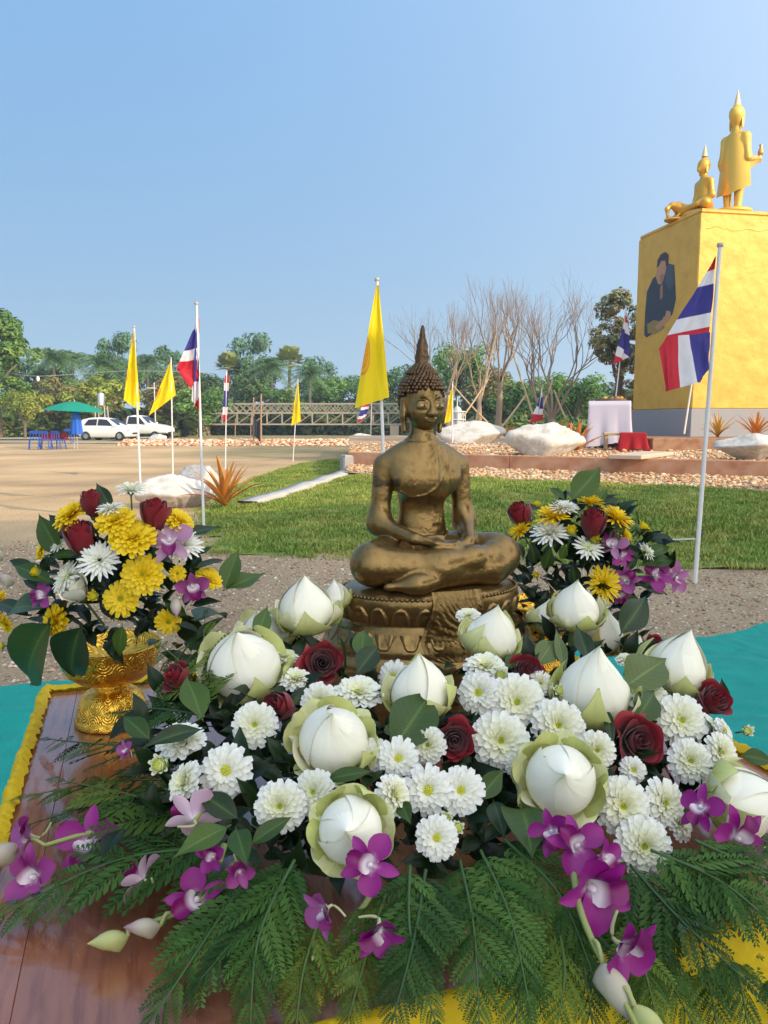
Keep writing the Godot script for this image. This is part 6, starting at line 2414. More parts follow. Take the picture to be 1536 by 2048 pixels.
# orchid bloom, one unit across, facing +y
func orchid_into(n: Node3D, seed_: int, cup: float, pale: float) -> void:
	var r := RandomNumberGenerator.new()
	r.seed = seed_
	var white := col(0.78, 0.68, 0.72)
	var mag := col(0.27, 0.004, 0.19).lerp(white, pale)
	var deep := col(0.20, 0.003, 0.11)
	var mat := vm("orchid_petal", 0.5, 0.0, 0.25)
	for k in 5:
		var m := M.new()
		var big := k == 1 or k == 4
		var a := TAU * k / 5 + r.randf_range(-0.1, 0.1)
		var len := 0.5 * r.randf_range(0.92, 1.05)
		var e := cup + r.randf_range(-0.15, 0.15)
		var wdt := 0.40 if big else 0.22
		petal(m, Transform3D(Basis.IDENTITY, Vector3(0, 0, 0.03)), len, wdt, [0.2, 0.62, 0.9, 1.0, 0.95, 0.7, 0.1] if not big else [0.15, 0.45, 0.8, 1.0, 1.0, 0.8, 0.15], e + 0.25, e - 0.45, 0.25, white, mag, 8, 6)
		for q in m.v.size():
			var t := m.t[q]
			m.c[q] = white.lerp(mag if not big else mag.lerp(deep, 0.25), smoothstep(0.0, 0.36, t.y + 0.3 * absf(t.x - 0.5)))
		var p := put("petal" if big else "sepal", m, mat, n)
		p.rotation.y = a
	var m := M.new()
	petal(m, Transform3D(Basis.IDENTITY, Vector3(0, 0.03, 0.02)), 0.42, 0.34, [0.5, 0.9, 1.0, 0.7, 0.9, 0.8, 0.2], 1.1 + cup * 0.5, -0.3, 0.75, white, deep, 8, 6)
	for q in m.v.size():
		m.c[q] = white.lerp(deep, smoothstep(0.2, 0.5, m.t[q].y))
	var lip := put("lip", m, mat, n)
	lip.rotation.y = PI
	m = M.new()
	ball(m, Vector3(0, 0.07, 0.02), Vector3(0.05, 0.08, 0.05), 6, 8, white)
	put("column", m, mat, n)
	m = M.new()
	tube(m, curve([Vector3(0, 0, 0), Vector3(0, -0.12, 0.02), Vector3(0, -0.2, -0.1), Vector3(0, -0.22, -0.3)], 6), 0.035, 0.02, 6, col(0.42, 0.42, 0.22))
	put("pedicel", m, vm("stem", 0.6), n)


func orchid_bud_into(n: Node3D, c: Color, tip: Color) -> void:
	# a teardrop with a hooked chin, from the stalk at the origin along +z
	var m := M.new()
	var sec := [0.02, 0.13, 0.2, 0.235, 0.24, 0.22, 0.18, 0.12, 0.06, 0.0]
	var k0 := m.v.size()
	for a in sec.size():
		var t := float(a) / (sec.size() - 1)
		for s in 12:
			var w := TAU * s / 12
			var chin: float = 0.16 * exp(-pow((t - 0.22) / 0.16, 2.0)) * maxf(-sin(w), 0.0)
			m.add(Vector3(cos(w) * sec[a] * 0.9, sin(w) * sec[a] - chin + 0.10 * t * t, t), c.lerp(tip, smoothstep(0.5, 1.0, t) * 0.7))
	for a in sec.size() - 1:
		for s in 12:
			var p := k0 + a * 12 + s
			var q := k0 + a * 12 + (s + 1) % 12
			m.quad(p, q, q + 12, p + 12)
	put("bud_case", m, vm("orchid_petal", 0.5, 0.0, 0.25), n)


# a spray: stem, blooms and buds; blooms are [place, facing, size, pale], buds [place, direction, length, tone]
func orchid_spray(at: Vector3, path: Array, blooms: Array, buds: Array, label: String) -> void:
	var o := base("orchid_spray", at)
	var m := M.new()
	if path.size() > 1:
		var rel := []
		for p in path:
			rel.append(p - at)
		tube(m, curve(rel, 18), 0.0030, 0.0020, 7, col(0.22, 0.27, 0.08), col(0.30, 0.34, 0.10))
		put("stem", m, vm("stem", 0.6), o)
	var sd := int(absf(at.x) * 977 + absf(at.z) * 331)
	for b in blooms:
		sd += 1
		var n := Node3D.new()
		n.name = "bloom"
		o.add_child(n, true)
		n.transform = Transform3D(upward(b[1], sd * 1.7).scaled_local(Vector3.ONE * b[2]), b[0] - at)
		orchid_into(n, sd, 0.35 if b.size() < 5 else b[4], b[3])
	for b in buds:
		var n := Node3D.new()
		n.name = "bud"
		o.add_child(n, true)
		n.transform = Transform3D(along(b[1]).scaled_local(Vector3.ONE * b[2]), b[0] - at)
		orchid_bud_into(n, [col(0.46, 0.48, 0.18), col(0.60, 0.36, 0.04), col(0.5, 0.44, 0.34)][b[3]], [col(0.40, 0.40, 0.16), col(0.66, 0.40, 0.04), col(0.25, 0.03, 0.22)][b[3]])
		if path.size() > 1:
			var best: Vector3 = path[0]
			for p in path:
				if (p - b[0]).length() < (best - b[0]).length():
					best = p
			m = M.new()
			tube(m, curve([best - at, (best + b[0]) / 2 - at + Vector3(0, 0.006, 0), b[0] - at], 6), 0.0016, 0.002, 6, col(0.34, 0.36, 0.13))
			put("stalk", m, vm("stem", 0.6), n)
			(n.get_child(n.get_child_count() - 1) as Node3D).transform = n.transform.affine_inverse()
	tag(o, label, "orchid", "purple orchid sprays among the flowers")


# ---------------------------------------------------------------- foliage
func leaf_mesh(seed_: int, wide: float, c: Color, bend: float, light := 1.0) -> M:
	var m := M.new()
	petal(m, Transform3D(Basis.IDENTITY, Vector3(0, 0, 0.05)), 0.95, wide * 0.86, LEAF_SHAPE, 0.25 + bend * 0.5, 0.25 - bend, 0.0, c, c * light, 9, 6, 0.28)
	var r := RandomNumberGenerator.new()
	r.seed = seed_
	var ph := r.randf() * 6
	for k in m.v.size():
		var t := m.t[k]
		var s := absf(t.x - 0.5) * 2.0
		m.v[k].y += 0.022 * s * sin(t.y * 9.0 + ph + t.x * 3.0)
		if s < 0.1:
			m.c[k] = m.c[k].lerp(col(0.13, 0.21, 0.05), 0.35)
	tube(m, [Vector3(0, -0.005, -0.02), Vector3(0, 0.0, 0.06)], 0.012, 0.010, 5, c * 1.3)
	return m


# one big leaf: from its stalk end towards its tip, its face to the given side
func big_leaf(a: Vector3, b: Vector3, face: Vector3, wide: float, c: Color, bend: float, label: String, cat_group := "single glossy leaves among the flowers") -> void:
	var m := leaf_mesh(int(absf(a.x * 5000) + absf(b.x) * 3000), wide, c, bend)
	var o := put("glossy_leaf", m, leaf_mat())
	var d := b - a
	o.transform = Transform3D(along(d, face).scaled_local(Vector3.ONE * d.length()), a)
	tag(o, label, "leaf", cat_group)


# a sprig: a stem with leaves along it
func sprig(a: Vector3, b: Vector3, face: Vector3, leaves: int, size: float, c: Color, label: String, group: String) -> void:
	var o := base("leafy_sprig", a)
	var d := b - a
	var m := M.new()
	tube(m, curve([Vector3.ZERO, d * 0.5 + face.normalized() * d.length() * 0.06, d], 6), 0.0022, 0.0012, 6, c * 1.3)
	put("stem", m, vm("stem", 0.6), o)
	for k in leaves:
		var f := 0.25 + 0.75 * k / maxi(leaves - 1, 1)
		var side := -1.0 if k % 2 else 1.0
		var bs := along(d, face)
		var out := (bs.z * (0.5 if k < leaves - 1 else 1.0) + bs.x * side * (0.9 if k < leaves - 1 else 0.1) + bs.y * rng.randf_range(0.0, 0.4)).normalized()
		var lf := put("leaf", leaf_mesh(k + 3, rng.randf_range(0.4, 0.5), jig(c, 0.2), rng.randf_range(0.1, 0.7)), leaf_mat(), o)
		lf.transform = Transform3D(along(out, face + bs.x * side * 0.4).scaled_local(Vector3.ONE * size * rng.randf_range(0.8, 1.15)), d * f)
	tag(o, label, "leaves", group)


# fern leaflet: one unit long, lobed on both sides
func fern_leaflet(seed_: int, c: Color) -> M:
	var m := M.new()
	var r := RandomNumberGenerator.new()
	r.seed = seed_
	var n := 9
	tube(m, [Vector3.ZERO, Vector3(0, 0.012, 0.5), Vector3(0, -0.02, 0.98)], 0.009, 0.003, 3, c * 1.15)
	for k in n:
		var t := (k + 0.35) / n
		var y := 0.03 * sin(t * PI) - 0.05 * t * t
		var l := 0.285 * pow(sin(PI * clampf(0.16 + 0.84 * (1.0 - t), 0, 1) * 0.55), 0.8) * (1.0 if k else 0.8)
		for s in [-1.0, 1.0]:
			var d := Vector3(s * 0.68, -0.10 + r.randf_range(-0.12, 0.08), 0.74).normalized()
			var q := Vector3(0, y, t)
			var w = d.cross(Vector3.UP).normalized() * s * 0.052 * (1.15 - 0.5 * t)
			var cc := c * r.randf_range(0.85, 1.15)
			var up := Vector3(0, 0.010, 0)
			var i := m.add(q - Vector3(0, 0, 0.025), cc)
			m.add(q + d * l * 0.36 - w * 1.0, cc)
			m.add(q + d * l * 0.44 - w * 0.62, cc)
			m.add(q + d * l * 0.72 - w * 0.86, cc)
			m.add(q + d * l, cc * 1.05)
			m.add(q + d * l * 0.74 + w * 0.55, cc)
			m.add(q + d * l * 0.58 + w * 0.52, cc)
			m.add(q + d * l * 0.36 + w * 0.95, cc)
			m.add(q + Vector3(0, 0, 0.05), cc)
			var ce := m.add(q + d * l * 0.45 + up, cc * 1.05)
			for e in 8:
				m.tri(ce, i + e, i + e + 1)
	return m


func frond(a: Vector3, b: Vector3, up: Vector3, sag: float, pairs: int, wide: float, tint: Color, label: String) -> void:
	var o := base("fern_frond", a)
	var d := b - a
	var len := d.length()
	var mid := d * 0.5 + up.normalized() * len * sag + d.cross(up).normalized() * len * rng.randf_range(-0.09, 0.09)
	var pts := curve([Vector3.ZERO, mid, d], 24)
	var m := M.new()
	tube(m, pts, 0.0016, 0.0006, 5, tint * 0.9)
	put("stem", m, vm("fern_stem", 0.6), o)
	var key := "fern%d" % (int(tint.g * 1000))
	if not protos.has(key):
		var set := []
		for k in 3:
			set.append(fern_leaflet(k + 50, tint * (0.72 + 0.24 * k) * Color(1.0 + 0.12 * k, 1, 1)).done())
		protos[key] = set
	for k in pairs:
		var f := 0.10 + 0.86 * k / (pairs - 1)
		var i := mini(int(f * 24), 23)
		var p: Vector3 = (pts[i] as Vector3).lerp(pts[i + 1], f * 24 - i)
		var t: Vector3 = (pts[i + 1] - pts[i]).normalized()
		var sz := len * wide * pow(clampf((1.02 - f) / 0.92, 0, 1), 0.75) * (0.82 if k == 0 else 1.0)
		var bs := along(t, up)
		for s in [-1.0, 1.0]:
			var ang := lerpf(0.82, 0.50, f)
			var out = (bs.z * cos(ang) + bs.x * s * sin(ang) + bs.y * rng.randf_range(-0.32, 0.16) - Vector3(0, 0.14, 0)).normalized()
			var lf := put("leaflet", protos[key][rng.randi() % 3], fern_mat(), o)
			lf.transform = Transform3D(along(out, bs.y + bs.x * s * rng.randf_range(-0.75, 0.75)).scaled_local(Vector3(1, 1, 1) * sz * rng.randf_range(0.92, 1.08)), p + bs.x * s * 0.001)
	var lf := put("leaflet", protos[key][0], fern_mat(), o)
	var e: Vector3 = pts[24] - pts[22]
	lf.transform = Transform3D(along(e, up).scaled_local(Vector3.ONE * len * wide * 0.42), pts[23])
	tag(o, label, "fern", "fern fronds spread over the table")


func fern_mat() -> StandardMaterial3D:
	var m := vm("fern", 0.55, 0.0, 0.25)
	m.metallic_specular = 0.25
	return m


# uncountable dark leaves that pack the inside of an arrangement
func leaf_mass(called: String, spots: Array, size: float, per: int, spread: float, label: String, c: Color) -> void:
	var m := M.new()
	var kinds := []
	for k in 4:
		kinds.append(leaf_mesh(90 + k, 0.45, Color.WHITE, 0.3 + 0.15 * k))
	for s in spots:
		for k in per:
			var p: Vector3 = s + Vector3(rng.randfn(), rng.randfn() * 0.5, rng.randfn()) * spread
			var d := Vector3(rng.randf_range(-1, 1), rng.randf_range(-0.25, 0.8), rng.randf_range(-0.6, 1)).normalized()
			m.join(kinds[rng.randi() % 4], Transform3D(along(d, Vector3(rng.randf_range(-0.5, 0.5), 1, rng.randf_range(0, 1))).scaled_local(Vector3.ONE * size * rng.randf_range(0.7, 1.2)), p), jig(c, 0.35))
	var o := put(called, m, leaf_mat())
	stuff(o)
	tag(o, label, "foliage")


func bowl(at: Vector3, label: String) -> void:
	var o := base("gold_pedestal_bowl", at)
	o.scale = Vector3(0.93, 0.78, 0.93)
	var mat := vm("gold_bowl", 0.20, 1.0)
	if not mat.normal_enabled:
		# embossed scrolls
		var im := Image.create(512, 256, false, Image.FORMAT_RF)
		var f := FastNoiseLite.new()
		f.seed = 5
		f.frequency = 0.02
		for y in 256:
			for x in 512:
				var cx := fposmod(x, 64.0) - 32.0
				var cy := fposmod(y, 64.0) - 32.0
				if int(x / 64.0) % 2:
					cy = fposmod(y + 32.0, 64.0) - 32.0
				var rr := Vector2(cx, cy).length()
				var an := atan2(cy, cx)
				var sp := 0.5 + 0.5 * sin(rr * 0.62 - an * 2.0)
				var lf := 0.5 + 0.5 * sin(an * 7.0 + rr * 0.2)
				im.set_pixel(x, y, Color(lerpf(sp, lf * sp, 0.5) * (0.6 + 0.4 * f.get_noise_2d(x, y)), 0, 0))
		var im2 := Image.create(512, 256, false, Image.FORMAT_RGB8)
		for y in 256:
			for x in 512:
				var h := im.get_pixel(x, y).r
				var hx := im.get_pixel((x + 1) % 512, y).r - h
				var hy := im.get_pixel(x, (y + 1) % 256).r - h
				var nn := Vector3(-hx * 4.5, hy * 4.5, 1).normalized()
				im2.set_pixel(x, y, Color(nn.x * 0.5 + 0.5, nn.y * 0.5 + 0.5, nn.z * 0.5 + 0.5))
		mat.normal_enabled = true
		mat.normal_scale = 0.8
		mat.normal_texture = ImageTexture.create_from_image(im2)
		mat.uv1_scale = Vector3(2, 1.3, 1)
	var c := col(0.80, 0.47, 0.06)
	var m := M.new()
	lathe(m, [Vector2(0, 0.0), Vector2(0.0560, 0.0), Vector2(0.0575, 0.003), Vector2(0.0575, 0.010), Vector2(0.055, 0.013), Vector2(0.054, 0.017), Vector2(0.0525, 0.030), Vector2(0.049, 0.044), Vector2(0.042, 0.056), Vector2(0.032, 0.063), Vector2(0.026, 0.066), Vector2(0.0275, 0.069), Vector2(0.0275, 0.073), Vector2(0.026, 0.076)], 56, c)
	put("foot", m, mat, o)
	m = M.new()
	lathe(m, [Vector2(0.026, 0.076), Vector2(0.034, 0.079), Vector2(0.052, 0.086), Vector2(0.065, 0.098), Vector2(0.0725, 0.114), Vector2(0.076, 0.132), Vector2(0.077, 0.146), Vector2(0.079, 0.150), Vector2(0.079, 0.153), Vector2(0.075, 0.152), Vector2(0.072, 0.13), Vector2(0.0, 0.12)], 56, c)
	put("bowl", m, mat, o)
	tag(o, label, "bowl", "gold pedestal bowls holding bouquets")


const FLOWER_KINDS := {
	"white_lotus": ["lotus", "white lotus flowers around the statue"],
	"red_rose": ["rose", "red roses among the white flowers"],
	"white_rose": ["rose", ""],
	"white_chrysanthemum": ["chrysanthemum", "white chrysanthemums around the statue"],
	"white_chrysanthemum_bud": ["flower bud", "chrysanthemum buds around the statue"],
	"yellow_chrysanthemum": ["chrysanthemum", ""],
	"yellow_chrysanthemum_bud": ["flower bud", ""],
	"spider_chrysanthemum": ["chrysanthemum", ""],
}


func arrow(called: String, proto: String, at: Vector3, dir: Vector3, size: float, label: String, side := "") -> void:
	place(protos[proto], called, at, dir, size, label, FLOWER_KINDS[called][0], FLOWER_KINDS[called][1] if side == "" else "flowers of the %s bouquet" % side)


func build_flowers() -> void:
	var white := col(0.86, 0.86, 0.84)
	var cream := col(0.85, 0.84, 0.66)
	var yellow := col(0.85, 0.63, 0.01)
	var gold := col(0.82, 0.51, 0.005)
	var rings := [[17, 0.4, 0.1, 1.0], [16, 0.40, 0.28, 0.95], [14, 0.33, 0.55, 0.85], [12, 0.25, 0.85, 0.7]]
	var full := [[18, 0.4, 0.0, 1.0], [18, 0.42, 0.22, 1.0], [17, 0.37, 0.45, 0.95], [15, 0.31, 0.72, 0.85], [13, 0.24, 1.0, 0.7], [9, 0.18, 1.25, 0.6]]
	for k in 3:
		protos["daisy%d" % k] = chrys(100 + k, {"c0": cream, "c1": white, "cin": cream, "rings": rings, "eye": 0.135 + 0.01 * k, "ceye": col(0.62, 0.60, 0.06)})
		protos["full%d" % k] = chrys(200 + k, {"c0": cream, "c1": white, "cin": col(0.82, 0.80, 0.36), "rings": full, "eye": 0.10, "ceye": col(0.60, 0.62, 0.05), "wide": 0.16})
		protos["yellow%d" % k] = chrys(300 + k, {"c0": gold, "c1": yellow, "cin": yellow, "rings": full, "eye": 0.06, "ceye": col(0.45, 0.42, 0.01), "wide": 0.14, "lift": 0.12})
	protos["yellow_daisy"] = chrys(311, {"c0": gold, "c1": yellow, "cin": yellow, "rings": rings, "eye": 0.11, "ceye": col(0.42, 0.36, 0.01), "wide": 0.14})
	protos["yellow_spider"] = chrys(312, {"c0": gold, "c1": yellow, "cin": yellow, "rings": full, "eye": 0.0, "wide": 0.075, "lift": 0.35, "shape": SP_SHAPE})
	protos["spider0"] = chrys(400, {"c0": cream, "c1": white, "cin": cream, "rings": full, "eye": 0.0, "wide": 0.085, "lift": 0.30, "shape": SP_SHAPE})
	protos["spider1"] = chrys(401, {"c0": cream, "c1": white, "cin": col(0.7, 0.72, 0.4), "rings": [[16, 0.4, 0.1, 1.0], [16, 0.42, 0.35, 1.0], [12, 0.3, 0.8, 0.8]], "eye": 0.06, "ceye": col(0.5, 0.55, 0.15), "wide": 0.09, "lift": 0.15, "shape": SP_SHAPE})
	protos["white_bud"] = chrys_bud(cream, col(0.42, 0.48, 0.05))
	protos["yellow_bud"] = chrys_bud(yellow, col(0.45, 0.42, 0.02))
	protos["lotus_tall"] = lotus(500, 7, 0.45, 1.24)
	protos["lotus_wide"] = lotus(501, 9, 0.65, 1.15)
	protos["lotus_split"] = lotus(502, 8, 0.75, 1.12, true)
	protos["lotus_open"] = lotus(503, 10, 0.85, 1.05)
	protos["lotus_old"] = lotus(504, 6, 0.6, 1.1, false, true)
	protos["rose_open"] = rose(600, 0.75, 0.85)
	protos["rose_half"] = rose(601, 0.55, 1.0)
	protos["rose_bud"] = rose(602, 0.28, 1.22)
	protos["rose_white"] = rose(603, 0.5, 1.1, col(0.78, 0.75, 0.62))
	rng.seed = 77
	arrow("white_lotus", "lotus_tall", Vector3(0.038, 0.936, -0.804), Vector3(-0.03, 0.93, 0.3), 0.061, "white lotus standing before the statue with a brown nick near its tip")
	arrow("white_lotus", "lotus_wide", Vector3(0.137, 0.954, -0.952), Vector3(0.12, 0.93, 0.28), 0.064, "white lotus leaning on the front of the bronze base")
	arrow("white_lotus", "lotus_split", Vector3(-0.101, 0.985, -0.975), Vector3(0, 0.95, 0.26), 0.067, "white lotus with a notched tip on a thick green stem")
	arrow("white_lotus", "lotus_open", Vector3(-0.16, 0.949, -0.851), Vector3(-0.04, 0.86, 0.48), 0.079, "largest white lotus at the left between two red roses")
	arrow("white_lotus", "lotus_open", Vector3(-0.048, 0.921, -0.708), Vector3(0.02, 0.8, 0.6), 0.060, "white lotus with a dark scratch and ruffled inner petals")
	arrow("white_lotus", "lotus_open", Vector3(0.17, 0.881, -0.701), Vector3(-0.12, 0.52, 0.85), 0.062, "round greenish white lotus turned full towards the viewer")
	arrow("white_lotus", "lotus_open", Vector3(-0.028, 0.892, -0.588), Vector3(-0.05, 0.45, 0.88), 0.048, "white lotus with an orchid bloom lying across its lower edge")
	arrow("white_lotus", "lotus_tall", Vector3(0.245, 0.915, -0.863), Vector3(0.02, 0.95, 0.26), 0.073, "tall pointed white lotus right of the statue base")
	arrow("white_lotus", "lotus_tall", Vector3(0.374, 0.916, -0.947), Vector3(0.2, 0.93, 0.22), 0.071, "pointed white lotus standing out against the teal carpet")
	arrow("white_lotus", "lotus_wide", Vector3(0.264, 0.968, -1.036), Vector3(0, 0.96, 0.24), 0.062, "small white lotus raised on a stem below the right bouquet")
	arrow("white_lotus", "lotus_wide", Vector3(0.368, 0.837, -0.738), Vector3(0.8, 0.35, 0.5), 0.065, "white lotus lying on its side at the right edge")
	arrow("white_lotus", "lotus_wide", Vector3(-0.071, 0.966, -1.114), Vector3(-0.1, 0.95, 0.2), 0.038, "small white lotus half hidden behind the left of the bronze base")
	arrow("white_lotus", "lotus_old", Vector3(0.313, 0.922, -1.074), Vector3(0.1, 0.92, 0.3), 0.059, "browned old lotus tucked under the small raised lotus")
	arrow("white_lotus", "lotus_open", Vector3(-0.159, 0.945, -0.99), Vector3(-0.1, 0.85, 0.45), 0.061, "fading lotus with dark stamens behind the largest left lotus")
	arrow("white_lotus", "lotus_old", Vector3(0.35, 0.907, -1.037), Vector3(0.1, 0.95, 0.2), 0.033, "little cream lotus beside the red rose near the carpet")
	arrow("white_lotus", "lotus_wide", Vector3(0.247, 0.925, -1.146), Vector3(0.1, 0.95, 0.2), 0.044, "small white lotus half hidden behind the right of the bronze base")
	arrow("red_rose", "rose_open", Vector3(-0.072, 0.941, -0.869), Vector3(0.15, 0.35, 0.92), 0.043, "bright open red rose left of the bronze base")
	arrow("red_rose", "rose_bud", Vector3(-0.109, 0.923, -0.779), Vector3(-0.45, 0.45, 0.75), 0.036, "red rose tilted left beside the largest left lotus")
	arrow("red_rose", "rose_half", Vector3(-0.231, 0.936, -0.831), Vector3(-0.6, 0.55, 0.55), 0.033, "small red rose nearest the gold bowl")
	arrow("red_rose", "rose_open", Vector3(0.072, 0.9, -0.746), Vector3(-0.05, 0.25, 0.96), 0.037, "oval red rose in the middle of the white chrysanthemums")
	arrow("red_rose", "rose_half", Vector3(0.171, 0.922, -0.896), Vector3(0.1, 0.7, 0.7), 0.037, "red rose close under the lotus on the bronze base")
	arrow("red_rose", "rose_open", Vector3(0.278, 0.873, -0.806), Vector3(0.12, 0.45, 0.88), 0.050, "largest red rose below the tall pointed lotus")
	arrow("red_rose", "rose_half", Vector3(0.399, 0.884, -0.9), Vector3(0.3, 0.6, 0.7), 0.043, "red rose standing out against the teal carpet")
	arrow("red_rose", "rose_half", Vector3(0.372, 0.914, -1.032), Vector3(0.2, 0.85, 0.4), 0.031, "small red rose half hidden behind the lotus against the carpet")
	arrow("white_chrysanthemum", "full1", Vector3(-0.13, 0.916, -0.745), Vector3(0, 0.45, 0.89), 0.050, "full white chrysanthemum lower left of the tilted rose")
	arrow("white_chrysanthemum", "daisy2", Vector3(-0.145, 0.901, -0.675), Vector3(0, 0.45, 0.89), 0.049, "daisy like white chrysanthemum lower left of the tilted rose")
	arrow("white_chrysanthemum", "full0", Vector3(-0.178, 0.898, -0.657), Vector3(-0.62, 0.55, 0.55), 0.041, "full white chrysanthemum below the rose nearest the gold bowl")
	arrow("white_chrysanthemum", "full1", Vector3(-0.198, 0.91, -0.719), Vector3(0, 0.93, 0.37), 0.051, "full white chrysanthemum lower left of the largest left lotus")
	arrow("white_chrysanthemum", "full2", Vector3(-0.09, 0.888, -0.634), Vector3(0, 0.45, 0.89), 0.047, "full white chrysanthemum left of the lotus under the front orchid")
	arrow("white_chrysanthemum", "full0", Vector3(-0.062, 0.894, -0.647), Vector3(-0.35, 0.45, 0.82), 0.042, "full white chrysanthemum upper left of the lotus under the front orchid")
	arrow("white_chrysanthemum", "daisy1", Vector3(-0.011, 0.9, -0.709), Vector3(0, 0.45, 0.89), 0.037, "daisy like white chrysanthemum lower right of the scratched lotus")
	arrow("white_chrysanthemum", "daisy2", Vector3(0.014, 0.902, -0.699), Vector3(0, 0.45, 0.89), 0.041, "daisy like white chrysanthemum left of the oval middle rose")
	arrow("white_chrysanthemum", "full0", Vector3(-0.028, 0.929, -0.801), Vector3(0, 0.93, 0.37), 0.055, "full white chrysanthemum lower right of the bright open rose")
	arrow("white_chrysanthemum", "full1", Vector3(-0.068, 0.925, -0.787), Vector3(0, 0.45, 0.89), 0.044, "full white chrysanthemum above the scratched lotus")
	arrow("white_chrysanthemum", "daisy2", Vector3(0.011, 0.931, -0.851), Vector3(-0.35, 0.45, 0.82), 0.040, "daisy like white chrysanthemum left of the lotus before the statue")
	arrow("white_chrysanthemum", "full0", Vector3(-0.119, 0.939, -0.89), Vector3(0, 1, 0.05), 0.035, "small full white chrysanthemum left of the bright open rose")
	arrow("white_chrysanthemum", "full1", Vector3(-0.099, 0.931, -0.836), Vector3(0, 0.93, 0.37), 0.037, "full white chrysanthemum upper right of the tilted rose")
	arrow("white_chrysanthemum", "daisy2", Vector3(0.04, 0.887, -0.665), Vector3(0, 0.45, 0.89), 0.046, "daisy like white chrysanthemum lower left of the oval middle rose")
	arrow("white_chrysanthemum", "daisy0", Vector3(0.071, 0.882, -0.675), Vector3(0, 0.45, 0.89), 0.046, "daisy like white chrysanthemum below the oval middle rose")
	arrow("white_chrysanthemum", "daisy1", Vector3(0.045, 0.867, -0.62), Vector3(0, 0.45, 0.89), 0.041, "daisy like white chrysanthemum right of the lotus under the front orchid")
	arrow("white_chrysanthemum", "full2", Vector3(0.008, 0.891, -0.647), Vector3(0.62, 0.55, 0.55), 0.039, "full white chrysanthemum upper right of the lotus under the front orchid")
	arrow("white_chrysanthemum", "full0", Vector3(0.044, 0.902, -0.728), Vector3(-0.35, 0.45, 0.82), 0.040, "full white chrysanthemum left of the oval middle rose")
	arrow("white_chrysanthemum", "full1", Vector3(0.148, 0.908, -0.829), Vector3(0, 0.45, 0.89), 0.068, "large full white chrysanthemum below the rose under the bronze base")
	arrow("white_chrysanthemum", "full2", Vector3(0.12, 0.893, -0.76), Vector3(0, 0.45, 0.89), 0.064, "large full white chrysanthemum right of the oval middle rose")
	arrow("white_chrysanthemum", "daisy0", Vector3(0.107, 0.917, -0.834), Vector3(-0.35, 0.45, 0.82), 0.049, "daisy like white chrysanthemum lower left of the rose under the bronze base")
	arrow("white_chrysanthemum", "full1", Vector3(0.121, 0.928, -0.892), Vector3(0, 0.93, 0.37), 0.055, "full white chrysanthemum below the lotus on the bronze base")
	arrow("white_chrysanthemum", "full2", Vector3(0.189, 0.892, -0.802), Vector3(0, 0.45, 0.89), 0.063, "large full white chrysanthemum above the round lotus facing the viewer")
	arrow("white_chrysanthemum", "full0", Vector3(0.185, 0.911, -0.882), Vector3(0, 0.45, 0.89), 0.033, "small full white chrysanthemum lower right of the rose under the bronze base")
	arrow("white_chrysanthemum", "full1", Vector3(0.224, 0.875, -0.777), Vector3(0, 0.45, 0.89), 0.043, "full white chrysanthemum upper right of the round lotus facing the viewer")
	arrow("white_chrysanthemum", "full2", Vector3(0.233, 0.846, -0.714), Vector3(0, 0.45, 0.89), 0.060, "large full white chrysanthemum lower right of the round lotus facing the viewer")
	arrow("white_chrysanthemum", "full0", Vector3(0.281, 0.84, -0.732), Vector3(0.35, 0.45, 0.82), 0.053, "full white chrysanthemum below the largest rose")
	arrow("white_chrysanthemum", "full1", Vector3(0.244, 0.823, -0.682), Vector3(0, 0.45, 0.89), 0.055, "large full white chrysanthemum below the largest rose")
	arrow("white_chrysanthemum", "full2", Vector3(0.295, 0.82, -0.728), Vector3(0.62, 0.55, 0.55), 0.037, "full white chrysanthemum left of the lotus lying at the right")
	arrow("white_chrysanthemum", "full0", Vector3(0.343, 0.877, -0.854), Vector3(0, 0.45, 0.89), 0.062, "full white chrysanthemum lower left of the rose against the carpet")
	arrow("white_chrysanthemum", "full1", Vector3(0.33, 0.856, -0.793), Vector3(0, 0.45, 0.89), 0.049, "full white chrysanthemum right of the largest rose")
	arrow("white_chrysanthemum", "full2", Vector3(0.373, 0.855, -0.816), Vector3(0.35, 0.45, 0.82), 0.045, "full white chrysanthemum below the rose against the carpet")
	arrow("white_chrysanthemum", "full0", Vector3(0.311, 0.894, -0.881), Vector3(0, 0.93, 0.37), 0.059, "full white chrysanthemum above the largest rose")
	arrow("white_chrysanthemum", "full1", Vector3(0.377, 0.869, -0.871), Vector3(0.5, 0.8, 0.35), 0.034, "small full white chrysanthemum below the rose against the carpet")
	arrow("white_chrysanthemum", "daisy2", Vector3(0.397, 0.861, -0.863), Vector3(0.62, 0.55, 0.55), 0.034, "small daisy like white chrysanthemum below the rose against the carpet")
	arrow("white_chrysanthemum", "full0", Vector3(0.314, 0.912, -0.967), Vector3(0, 0.93, 0.37), 0.030, "small full white chrysanthemum lower left of the half hidden rose")
	arrow("white_chrysanthemum", "full1", Vector3(0.114, 0.96, -1.012), Vector3(0, 0.93, 0.37), 0.038, "small full white chrysanthemum upper left of the lotus on the bronze base")
	arrow("white_chrysanthemum", "full2", Vector3(-0.206, 0.922, -0.803), Vector3(-0.62, 0.55, 0.55), 0.024, "small full white chrysanthemum lower right of the rose nearest the gold bowl")
	arrow("white_chrysanthemum", "daisy0", Vector3(-0.08, 0.903, -0.726), Vector3(0, 0.45, 0.89), 0.023, "small daisy like white chrysanthemum left of the scratched lotus")
	arrow("white_chrysanthemum", "daisy1", Vector3(0.262, 0.856, -0.772), Vector3(0, 0.45, 0.89), 0.031, "small daisy like white chrysanthemum below the largest rose")
